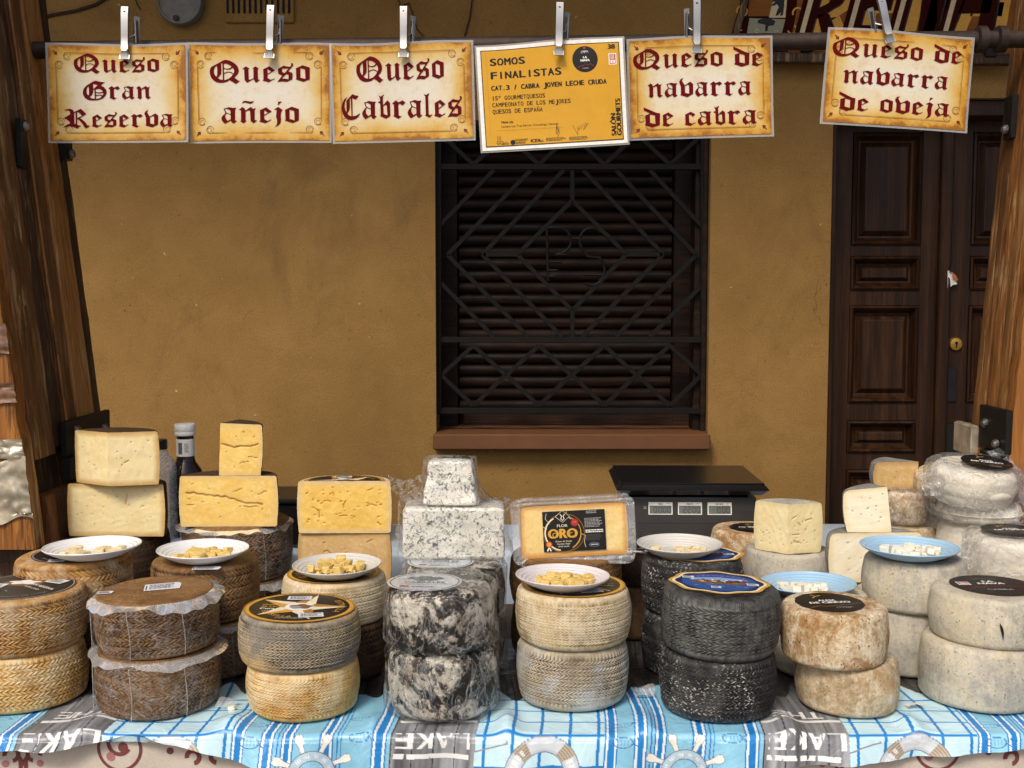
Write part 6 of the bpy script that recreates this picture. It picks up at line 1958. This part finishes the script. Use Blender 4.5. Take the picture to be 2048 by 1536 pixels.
rbox(.108, .075, .086, .80, M['p_blue'], t, 303, amp=.0018, rad=.10)
wrapbox(.108, .075, .086, .80, t, 304, .006, .005, mat='cling2')
def loose_film(parent, pts, seed, name="loose_film", mat='cling', nu=36, amp=.006):
    "crumpled sheet through rows of points (each row a list of 3D points)"
    A = np.array(pts)
    R_, C_, _ = A.shape
    vi = np.linspace(0, R_ - 1, nu); ui = np.linspace(0, C_ - 1, nu)
    B = np.stack([np.stack([np.interp(vi, np.arange(R_), A[:, j, k]) for j in range(C_)], 1) for k in range(3)], -1)
    Cc = np.stack([np.stack([np.interp(ui, np.arange(C_), B[i, :, k]) for i in range(nu)], 0) for k in range(3)], -1)
    d = wob(Cc, 55, seed) * amp + np.abs(wob(Cc, 120, seed + 1)) * amp * .6
    Cc[..., 1] += d; Cc[..., 2] += wob(Cc, 70, seed + 2) * amp * .5
    return grid_obj(Cc, name, M[mat], parent)
loose_film(t, [[(-.045, -.02, .060), (-.062, -.01, .056), (-.095, .0, .042), (-.128, .005, .052)], [(-.050, -.03, .035), (-.07, -.03, .03), (-.10, -.02, .022), (-.128, -.01, .034)], [(-.055, -.035, .008), (-.075, -.04, .004), (-.095, -.035, .008), (-.105, -.02, .016)]], 305)
loose_film(t, [[(.04, -.02, .07), (.052, .0, .05), (.062, .01, .03)], [(.05, -.03, .04), (.062, -.01, .025), (.082, .0, .012)], [(.055, -.03, .004), (.075, -.02, .002), (.098, -.01, .004)]], 306)
# vacuum packed half with printed label
c = at(1148, 1040, 2.27)
t = thing("packed_half_cheese", "vacuum packed buttery half cheese with a black and gold rectangular label", "cut cheese", (at(1150, 1105, 2.27).x, 2.27, .960), (math.radians(-7), math.radians(-2.8), 0), GC)
half_cheese(.106, .105, 0, 180, M['bro_w'], M['p_oro'], t, 311, holes=0, woven=True, edge=.006)
Rr = .103
def rimsheet(w0, h0, w1, h1, zc, seed, y=-.0022):
    nth = 150
    th = np.linspace(0, 2 * math.pi, nth, endpoint=False)
    def sq(w_, h_, p=.22): return np.stack([w_ * np.sign(np.cos(th)) * np.abs(np.cos(th)) ** p, h_ * np.sign(np.sin(th)) * np.abs(np.sin(th)) ** p], -1)
    a, b = sq(w0, h0, .12), sq(w1, h1, .16)
    rows = []
    for q in np.linspace(0, 1, 8):
        p = a * (1 - q) + b * q
        base = np.stack([np.cos(th), np.sin(th), th * 0 + q], -1)
        p = p * (1 + .035 * wob(base, 4, seed)[:, None] * q)
        yy = y - .003 * q + .005 * wob(base, 11, seed + 1) * q + .0022 * np.sin(th * 46) * q * .4
        rows.append(np.stack([p[:, 0], yy, zc + p[:, 1]], -1))
    return np.array(rows)
grid_obj(rimsheet(.1055, .053, .124, .070, .0525, 5), "film_rim", M['filmrim'], t, wrap=True, flip=True)
xs_ = np.linspace(-.1035, .1035, 40); zs_ = np.linspace(-.0005, .1055, 24)
P = np.array([[(x, -.0026 - .0006 * math.sin(x * 60 + z * 40), z) for x in xs_] for z in zs_])
grid_obj(P, "film_front", M['clear'], t)
f = Flat()
lw, lh = .092, .062
f.rect(-lw / 2, -lh / 2, lw / 2, lh / 2, M['ink_black'], 1)
cx, cy = -.0165, -.003
f.ring(cx, cy, .0255, .0268, M['ink_gold'], 2, -60, 95); f.ring(cx, cy, .0255, .0275, M['ink_cream'], 2, 120, 260); f.ring(cx + .002, cy, .0290, .0296, M['ink_dgold'], 2, -120, 150); f.ring(cx - .001, cy - .001, .0275, .0280, M['ink_dgold'], 2, 0, 360)
f.text("FLOR", cx - .001, cy + .0095, .0042, M['ink_cream'], 3, 'C', bold=.01, sx=1.15)
f.text("ORO", cx - .0005, cy - .0075, .0145, M['ink_gold'], 3, 'C', bold=.05, sx=.98)
for dx in (-.0125, .0125): f.ring(cx + dx, cy - .0025, .0024, .0034, M['ink_gold'], 4, 60, 330, 18)
f.text("Queso de Oveja", cx, cy - .0135, .0026, M['ink_cream'], 3, 'C'); f.text("Curado Viejo", cx, cy - .0175, .0026, M['ink_cream'], 3, 'C'); f.text("LECHE CRUDA", cx, cy - .0212, .0018, M['ink_white'], 3, 'C')
D = [(cx - .0105, cy + .0255), (cx, cy + .0345), (cx + .0105, cy + .0255), (cx, cy + .0165), (cx - .0105, cy + .0255)]
f.poly(D[:-1], M['ink_black'], 4); f.line(D, .0006, M['ink_cream'], 5)
f.line([(cx - .0035, cy + .029), (cx - .001, cy + .026), (cx - .0025, cy + .022), (cx, cy + .0195), (cx + .0025, cy + .022), (cx + .001, cy + .026), (cx + .0035, cy + .029)], .0012, M['ink_cream'], 6)
f.disc(cx + .0175, cy + .0155, .0055, M['ink_red'], 6, wav=.07, k=12); f.scribble(cx + .0145, cy + .018, .006, .004, 3, M['ink_pink'], 7)
f.disc(cx - .0215, cy - .0165, .0048, M['ink_red'], 6, wav=.08, k=12); f.disc(cx - .0215, cy - .0165, .0034, M['ink_gold'], 7)
for s_ in (-1, 1): f.poly([(cx - .0215 + s_ * .0008, cy - .0205), (cx - .0215 + s_ * .0036, cy - .0265), (cx - .0215 + s_ * .0018, cy - .0272), (cx - .0215 - s_ * .0006, cy - .0212)], M['ink_white'], 5)
for pts in ([(-.040, .028), (-.042, .02), (-.036, .012)], [(-.010, .030), (-.012, .024), (-.004, .018)], [(.010, -.005), (.016, -.008), (.014, -.018), (.016, -.026)], [(-.046, .008), (-.040, .004)]): f.line(pts, .0006, M['ink_cream'], 3)
f.scribble(.0185, .0295, .019, .005, 2, M['ink_grey'], 3, 0, 3); f.scribble(.0155, .0185, .0265, .015, 7, M['ink_grey'], 3, 0, 4); f.scribble(.0165, .0005, .026, .0055, 2, M['ink_white'], 3, 0, 5); f.scribble(.0165, -.0065, .022, .010, 5, M['ink_dgrey'], 3, 0, 6)
f.ring(.0285, -.0225, .0066, .0072, M['ink_lblue'], 3, 0, 360, 30, sy=.5); f.text("GARCIA", .0285, -.0233, .0020, M['ink_white'], 4, 'C', bold=.03)
f.build("label", t, loc=(.001, -.0036, .052), rot=(math.pi / 2, 0, 0)).scale = (1.36, 1.30, 1)
# wedge, ivory half and wedge, dried chunk
t = cut("cheese_wedge", "cream wedge with two cut faces on the grey labelled wheel before the scale", 1575, 1095, 2.425, .9295, 0, (0, 0))
half_cheese(.079, .108, 14, 138, M['gry_s'], M['p_cream'], t, 321, holes=20, hole_r=(.0007, .0017), edge=.006, cracks=[(.0012, [(.12, .72), (.25, .74)]), (.0012, [(.3, .62), (.38, .56)]), (.0012, [(.15, .38), (.35, .37)]), (.0012, [(.55, .66), (.72, .68)]), (.0012, [(.2, .24), (.4, .2)])])
t = cut("half_cheese", "ivory half cheese partly behind the upper blue plate", 1752, 1120, 2.425, T0 + .1185, 4, (-2, 0))
half_cheese(.1005, .106, 0, 180, M['mld_s'], M['p_goat'], t, 322, holes=26, hole_r=(.0008, .0022), edge=.012)
t = cut("cheese_wedge", "ivory wedge leaning on top of the ivory half", 1783, 1070, 2.435, .9755, 0, (-3, -6))
half_cheese(.094, .098, 100, 176, M['mld_s'], M['p_goat'], t, 323, holes=14, hole_r=(.0008, .0022), edge=.014)
# --- back right: wrapped wheels
wheel(1808, 1040, 2.665, 146, T0, .115, 'mot_s', "mottled wheel at the bottom of the small stack before the door", GS, woven=False, seed=161)
wheel(1808, 1040, 2.665, 146, T0 + .115, .085, 'mot_s', "mottled wheel second in the small stack before the door", GS, woven=False, seed=162)
t = wheel(1808, 1000, 2.665, 112, T0 + .200, .082, 'bro_s', "wrapped brown mottled wheel under the dried tan chunk", GS, woven=False, seed=163, edge=.02)
shell(t["_R"] + .004, .082, t, 164, 'bagfilm', .004, .006, sc=50)
loose_film(t, [[(.05, -.03, .07), (.075, -.04, .05), (.095, -.05, .02)], [(.055, -.05, .04), (.075, -.06, .02), (.10, -.07, .0)], [(.05, -.06, .004), (.075, -.08, -.01), (.11, -.09, -.02)]], 165, mat='bagfilm')
c = at(1828, 975, 2.63)
t = thing("cheese_chunk", "dried tan cheese chunk with grey rind on the wrapped mottled wheel", "cut cheese", (c.x + .012, 2.64, 1.034), (0, 0, math.radians(-6)), GC)
half_cheese(.105, .064, 128, 192, M['mld_s'], M['p_tan'], t, 331, holes=3, edge=.012)
wheel(2034, 1080, 2.38, 196, T0, .115, 'wht_s', "white soft wheel at the bottom of the far right bagged stack", GS, woven=False, seed=171, edge=.02)
t = wheel(2034, 1060, 2.38, 196, T0 + .116, .116, 'wht_s', "bagged white wheel with black label at the far right edge", GS, woven=False, lab=lab_cierzo(.062, 9), lab_z=.0095, lab_off=(-.01, .0), seed=172, edge=.022)
shell(t["_R"] + .004, .114, t, 173, 'bagfilm', .004, .006, sc=28)
loose_film(t, [[(-.03, -.10, .05), (-.02, -.115, .03), (.0, -.12, .0)], [(-.015, -.108, .05), (-.005, -.122, .02), (.01, -.125, -.015)], [(.0, -.105, .05), (.015, -.118, .03), (.03, -.12, .0)]], 174, mat='bagfilm')
loose_film(t, [[(-.09, -.02, .118), (-.12, .0, .13), (-.15, .03, .12)], [(-.095, -.05, .08), (-.125, -.03, .08), (-.16, .0, .07)], [(-.098, -.06, .03), (-.13, -.05, .03), (-.16, -.03, .01)]], 175, mat='bagfilm', amp=.010)
t = wheel(1962, 1040, 2.56, 176, T0, .230, 'wht_s', "tall white bagged pile under the bagged wheel with black label, right", GS, woven=False, seed=176, edge=.03)
t = wheel(1958, 1035, 2.545, 170, T0 + .231, .040, 'wht_s', "flat bagged white cheese under the bagged wheel with black label", GS, woven=False, seed=177, edge=.018)
shell(t["_R"] + .004, .040, t, 178, 'bagfilm', .006, .010, sc=36)
t = wheel(1938, 965, 2.535, 172, T0 + .274, .086, 'wht_s', "bagged pale wheel with oval black label, topmost at the right", GS, woven=False, lab=lab_cierzo(.054, 10), lab_z=.0105, lab_off=(.022, -.012), lab_rot=-12, seed=179, edge=.030, tilt=(9, 3))
shell(t["_R"] + .003, .084, t, 180, 'bagfilm', .004, .006, sc=26)
loose_film(t, [[(-.05, .02, .09), (-.09, .0, .085), (-.118, -.02, .06)], [(-.07, -.04, .075), (-.105, -.05, .06), (-.125, -.05, .04)], [(-.08, -.06, .03), (-.105, -.06, .025), (-.118, -.05, .02)]], 181, mat='bagfilm', amp=.009)
loose_film(t, [[(.05, .06, .10), (.075, .05, .11), (.09, .03, .10)], [(.09, .0, .075), (.112, -.01, .06), (.125, -.02, .045)], [(.085, -.06, .02), (.11, -.06, .01), (.122, -.05, .005)]], 182, mat='bagfilm', amp=.007)
t = wheel(1876, 968, 2.635, 92, T0 + .276, .060, 'mot_s', "mottled wheel half hidden behind the topmost bagged wheel", GS, woven=False, seed=183, edge=.016, tilt=(12, -12))
wheel(1880, 1060, 2.66, 100, T0, .270, 'gry2_s', "grey pile of cheese behind the bagged wheels", GS, woven=False, seed=184, edge=.03)

# --- sample plates and cubes
M['plate_w'] = plain("white_glazed_plate", S(226, 228, 230), .22, 0, .01, 30, 0)
M['plate_g'] = plain("grey_white_plastic_plate", S(202, 200, 194), .35, 0, .02, 30, 0)
M['plate_l'] = plain("lilac_white_plastic_plate", S(214, 208, 210), .3, 0, .02, 30, 0)
M['plate_b'] = plain("pale_blue_plastic_plate", S(156, 192, 218), .33, 0, .02, 30, 0)
M['cube_pale'] = plain("pale_cheese_sample", S(226, 208, 166), .5, 0, .08, 90, .4)
M['cube_yel'] = plain("yellow_cheese_sample", S(226, 196, 118), .5, 0, .12, 90, .5)
M['cube_white'] = plain("white_cheese_sample", S(236, 230, 212), .5, 0, .05, 90, .4)
def_pl = [
 (185, 1098, 2.19, 187, T0 + .2285, 'plate_w', "white plate with pale slivers of cheese at the far left"),
 (406, 1098, 2.20, 178, T0 + .2200, 'plate_w', "white plate with golden cheese pieces, second from the left"),
 (674, 1130, 2.185, 174, T0 + .1935, 'plate_g', "grey white plate heaped with yellow crumbs and cubes"),
 (1125, 1160, 2.04, 186, T0 + .2075, 'plate_l', "lilac white plate of cubes on the cream plaited wheel"),
 (1359, 1092, 2.215, 168, T0 + .2275, 'plate_g', "grey white plate on the black flecked wheel beside the scale"),
 (1617, 1165, 2.19, 184, T0 + .1560, 'plate_b', "pale blue plate with a few crumbly pieces, lower of the two blue plates"),
 (1819, 1092, 2.20, 190, T0 + .2255, 'plate_b', "pale blue plate with white cubes, upper of the two blue plates")]
PL = [plate(*d, seed=i) for i, d in enumerate(def_pl)]
cubes(PL[0], 15, .016, M['cube_pale'], "pale cheese sliver on the leftmost white plate", "slivers on the leftmost plate", 1, [(-.35, -.05, .12), (.05, -.12, .10), (.4, -.05, .14)], flat=True)
cubes(PL[1], 22, .017, M['cube_yel'], "golden cheese piece on the second white plate", "pieces on the second white plate", 2, [(-.15, .0, .18), (.25, -.02, .18), (.0, -.1, .2)], flat=True)
cubes(PL[2], 14, .0155, M['cube_yel'], "yellow cheese cube in the heap of crumbs", "cubes on the crumb plate", 3, [(-.2, .05, .2), (.2, .05, .2)], z0=.010)
cubes(PL[3], 24, .0155, M['cube_yel'], "yellow cheese cube on the lilac white plate", "cubes on the lilac white plate", 4, [(-.1, .0, .2), (.2, .0, .18), (.55, .05, .05), (-.4, .0, .1)])
cubes(PL[4], 13, .014, M['cube_pale'], "pale cheese sliver on the plate beside the scale", "slivers on the plate beside the scale", 5, [(.1, .0, .2), (-.45, .0, .05), (.4, .0, .1)], flat=True)
cubes(PL[5], 14, .0155, M['cube_white'], "crumbly ivory piece on the lower blue plate", "pieces on the lower blue plate", 6, [(-.25, .0, .14), (.02, -.05, .08), (.28, .02, .05)])
cubes(PL[6], 26, .0155, M['cube_white'], "white cheese cube on the upper blue plate", "cubes on the upper blue plate", 7, [(.2, -.05, .16), (.35, .0, .14), (.0, -.1, .12), (-.5, .1, .03)])
r = random.Random(5)
V, F = [], []
t, R, c = PL[2]
for i in range(620):
    a, q = r.uniform(0, 6.28), math.sqrt(r.random()) * .60 * R
    s_ = r.uniform(.0012, .0042)
    hgt = .0045 + .015 * max(0, 1 - (q / (.6 * R)) ** 2) * r.random() + max(0, q / R - .5) * .02
    b = MB(); b.box((0, 0, 0), (s_ * r.uniform(.8, 1.6), s_, s_ * r.uniform(.6, 1.2)), Euler((r.uniform(-1, 1), r.uniform(-1, 1), r.uniform(0, 3))))
    o = len(V)
    V += [(v.x + q * math.cos(a), v.y + q * math.sin(a), v.z + hgt) for v in b.V]; F += [tuple(k + o for k in ff) for ff in b.F]
co = mesh_from(V, F, "cheese_crumbs", M['cube_yel'], None, smooth=False, loc=t.location)
tag(co, "loose yellow cheese crumbs heaped on the grey white plate", "crumbs", kind='stuff')

# --- small papers under plates, scraps on the cloth
def slip(px, py, Y, z, w_, h_, rz, label, tilt=(0, 0)):
    c = at(px, py, Y)
    o = lab_paper(w_, h_, int(px)).build("paper_slip", None, loc=(c.x, Y, z), rot=(math.radians(tilt[0]), math.radians(tilt[1]), math.radians(rz)))
    tag(o, label, "paper slip", "paper slips lying about the cheeses")
slip(412, 1118, 2.128, T0 + .2200, .050, .024, 3, "white price slip sticking out under the second white plate")
slip(112, 1092, 2.150, T0 + .2292, .030, .022, 14, "small white slip beside the leftmost white plate")
def scrap(px, py, Y, size, label, seed, mat, name="film_scrap", z=TZ + .0065):
    c = at(px, py, Y)
    n = 10
    g_ = np.linspace(-1, 1, n)
    P = np.array([[(x * size, y * size * .7, 0) for x in g_] for y in g_])
    P[..., 2] = np.abs(wob(P, 90, seed)) * size * .5 + .001
    P[..., 0] += wob(P, 60, seed + 1) * size * .2
    o = grid_obj(P, name, mat, None); o.location = (c.x, Y, z)
    tag(o, label, "scrap")
scrap(452, 1392, 2.00, .016, "crumpled film scrap between the packed and star label stacks", 3, M['filmrim'])
scrap(1290, 1345, 2.06, .020, "crumpled film scrap beside the ash grey wheel", 5, M['filmrim'])
scrap(1830, 1380, 2.00, .014, "torn white paper scrap behind the pale mottled wheel", 7, M['paper'], "paper_scrap")
mb = MB(); mb.lathe([(.0001, 0), (.006, .001), (.0075, .004), (.006, .008), (.0001, .009)], 10)
o = mb.build("cheese_crumb", M['cube_white'], None, loc=(at(463, 1400, 1.985).x, 1.985, TZ + .0045)); tag(o, "small cheese crumb on the cloth right of the packed stack", "crumb")

# ------------------------------------------------------------------ scale, bottles, dark box
c = at(1380, 1000, 2.76)
s0 = c.x
t = thing("price_scale", "black electronic price scale with three small displays", "scale", (s0 + .003, 2.75, CZ + .002), (0, 0, math.radians(-1.2)))
t.scale = (.94, .94, .97)
W_ = .345
M['scale_blk'] = plain("glossy_black_plastic", S(24, 23, 23), .25, 0, .06, 40, 0)
M['scale_brn'] = plain("dark_panel_plastic", S(44, 40, 37), .4, 0, .1, 40, .05)
M['lcd'] = plain("grey_lcd_glass", S(104, 110, 104), .2, 0, .03, 30, 0)
mb = MB()
mb.add([(-W_ / 2, 0, 0), (W_ / 2, 0, 0), (W_ / 2, .30, 0), (-W_ / 2, .30, 0), (-W_ / 2 + .004, .022, .125), (W_ / 2 - .004, .022, .125), (W_ / 2 - .004, .30, .125), (-W_ / 2 + .004, .30, .125)],
       [(0, 1, 5, 4), (1, 2, 6, 5), (2, 3, 7, 6), (3, 0, 4, 7), (4, 5, 6, 7), (3, 2, 1, 0)])
mb.box((0, .16, .131), (W_ * .9, .22, .016), bev=.004)
body = mb.build("body", M['scale_blk'], t, sharp=30)
mb = MB(); mb.box((0, .145, .150), (.390, .335, .026), bev=.012); mb.box((0, .145, .1645), (.368, .313, .004), bev=.002)
mb.build("platform", M['scale_blk'], t)
sl = math.atan2(.022, .125)
def panel(f, name, par): return f.build(name, par, loc=(0, -.0008 + .045 * math.sin(sl), .045 * math.cos(sl)), rot=(math.pi / 2 - sl, 0, 0))
f = Flat()
f.rect(-W_ * .47, -.03, W_ * .47, .076, M['scale_brn'], 1)
f.rect(-W_ * .47, .0165, W_ * .47, .018, M['ink_dgrey'], 1); f.rect(-W_ * .47, .0765, W_ * .47, .0775, M['ink_dgrey'], 1)
f.rect(W_ * .36, .046, W_ * .46, .0466, M['ink_black'], 2)
for y in (.053, .057): f.rect(-.122, y, -.115, y + .0018, M['ink_grey'], 3)
panel(f, "display_panel", t)
segs = {'0': 'abcdef', '2': 'abged', '.': ''}
def digit(f, ch, x, y, h, mat):
    w_ = h * .5; q = h * .09
    S_ = {'a': (x, y + h, x + w_, y + h), 'b': (x + w_, y + h / 2, x + w_, y + h), 'c': (x + w_, y, x + w_, y + h / 2), 'd': (x, y, x + w_, y), 'e': (x, y, x, y + h / 2), 'f': (x, y + h / 2, x, y + h), 'g': (x, y + h / 2, x + w_, y + h / 2)}
    for s_ in segs[ch]:
        x0, y0, x1, y1 = S_[s_]
        f.rect(x0 - q * (x0 == x1) + q * .6 * (x0 != x1), y0 - q * (y0 == y1) + q * .6 * (y0 != y1), x1 + q * (x0 == x1) - q * .6 * (x0 != x1), y1 + q * (y0 == y1) - q * .6 * (y0 != y1), mat, 6)
for x, head, num in ((-.0785, "PESO", "0.000"), (-.0025, "PRECIO", "22.00"), (.074, "IMPORTE", "0.00")):
    f = Flat()
    f.rect(x - .031, .039, x + .031, .070, M['ink_white'], 3); f.rect(x - .0285, .041, x + .0285, .0615, M['lcd'], 4)
    f.text(head, x, .0637, .0035, M['ink_black'], 5, 'C', bold=.03); f.scribble(x + .017, .067, .008, .002, 1, M['ink_grey'], 5)
    cx = x + .026
    for ch in reversed(num):
        if ch == '.':
            f.rect(cx - .0022, .0435, cx - .001, .0447, M['ink_dgrey'], 6); cx -= .0016; continue
        digit(f, ch, cx - .0078, .0445, .0138, M['ink_dgrey']); cx -= .0112
    panel(f, "display", t)
t = thing("sauce_bottle", "dark glass bottle with white cap and barcode label", "bottle", (at(372, 950, 2.90).x, 2.90, CZ + .0035))
t.scale = (1.12, 1.12, 1.2)
M['dglass'] = plain("dark_brown_glass", S(34, 22, 18), .12, 0, .05, 20, 0)
mb = MB(); mb.lathe([(.0001, 0), (.036, 0), (.0375, .004), (.0375, .125), (.035, .140), (.022, .158), (.0195, .168), (.0185, .235), (.0001, .235)], 40)
mb.build("glass", M['dglass'], t)
mb = MB(); mb.lathe([(.0225, .214), (.0235, .216), (.0235, .220), (.0225, .222), (.0225, .2225), (.0235, .224), (.0235, .236), (.022, .2385), (.0001, .2385)], 32); mb.build("cap", M['paper'], t)
mb = MB(); mb.lathe([(.0196, .170), (.0205, .1705), (.0205, .206), (.0190, .2065)], 32); lb = mb.build("label", M['paper'], t)
f = Flat()
for i in range(9): f.rect(-.011 + i * .0011, .176, -.011 + i * .0011 + (.0006 if i % 3 else .0009), .200, M['ink_navy'], 1)
f.scribble(.003, .198, .010, .02, 5, M['ink_grey'], 1)
f.build("label_print", lb, warp=lambda x, y, z: (.0209 * math.sin(x / .0205), -.0209 * math.cos(x / .0205), y))
t = thing("water_bottle", "clear plastic bottle with dark cap beside the sauce bottle", "bottle", (at(322, 950, 2.86).x, 2.86, CZ + .0035))
t.scale = (1.05, 1.05, 1.22)
M['cplastic'] = film_mat("clear_bottle_plastic", tint=(.62, .64, .64, 1), haze=.30, haze_hi=.6, scale=30, rough=.1, bump=.5)
mb = MB(); mb.lathe([(.0001, 0), (.036, 0), (.038, .005), (.038, .055), (.0365, .06), (.038, .065), (.038, .085), (.0365, .09), (.038, .095), (.038, .140), (.033, .160), (.018, .180), (.014, .186), (.014, .190)], 40); mb.build("shell", M['cplastic'], t)
mb = MB(); mb.lathe([(.0165, .186), (.0165, .204), (.015, .206), (.0001, .206)], 28); mb.build("cap", M['black'], t)
bx = thing("plastic_box", "black plastic box behind the yellow and golden half cheeses", "box", (at(640, 1050, 2.80).x, 2.84, CZ + .003))
mb = MB(); mb.box((0, 0, .055), (.27, .18, .11), bev=.008); mb.build("body", M['scale_blk'], bx)
mb = MB(); mb.box((0, 0, .1145), (.285, .195, .012), bev=.004); mb.build("lid", M['black'], bx)
gt = MB()
t = thing("wrapping_cloth", "grey plastic sheet bunched beside the left post behind the plates", "cloth", (at(34, 1130, 2.42).x, 2.42, T0))
n = 30
g_ = np.linspace(-1, 1, n)
P = np.array([[(x * .12, y * .05, (1 - abs(y) ** 2) * .19 * (1 - .3 * abs(x)) + .02) for x in g_] for y in g_])
P[..., 2] += wob(P, 30, 7) * .016; P[..., 1] += wob(P, 24, 8) * .012; P[..., 2] = np.maximum(P[..., 2], .0)
grid_obj(P, "sheet", M['greycloth'], t)
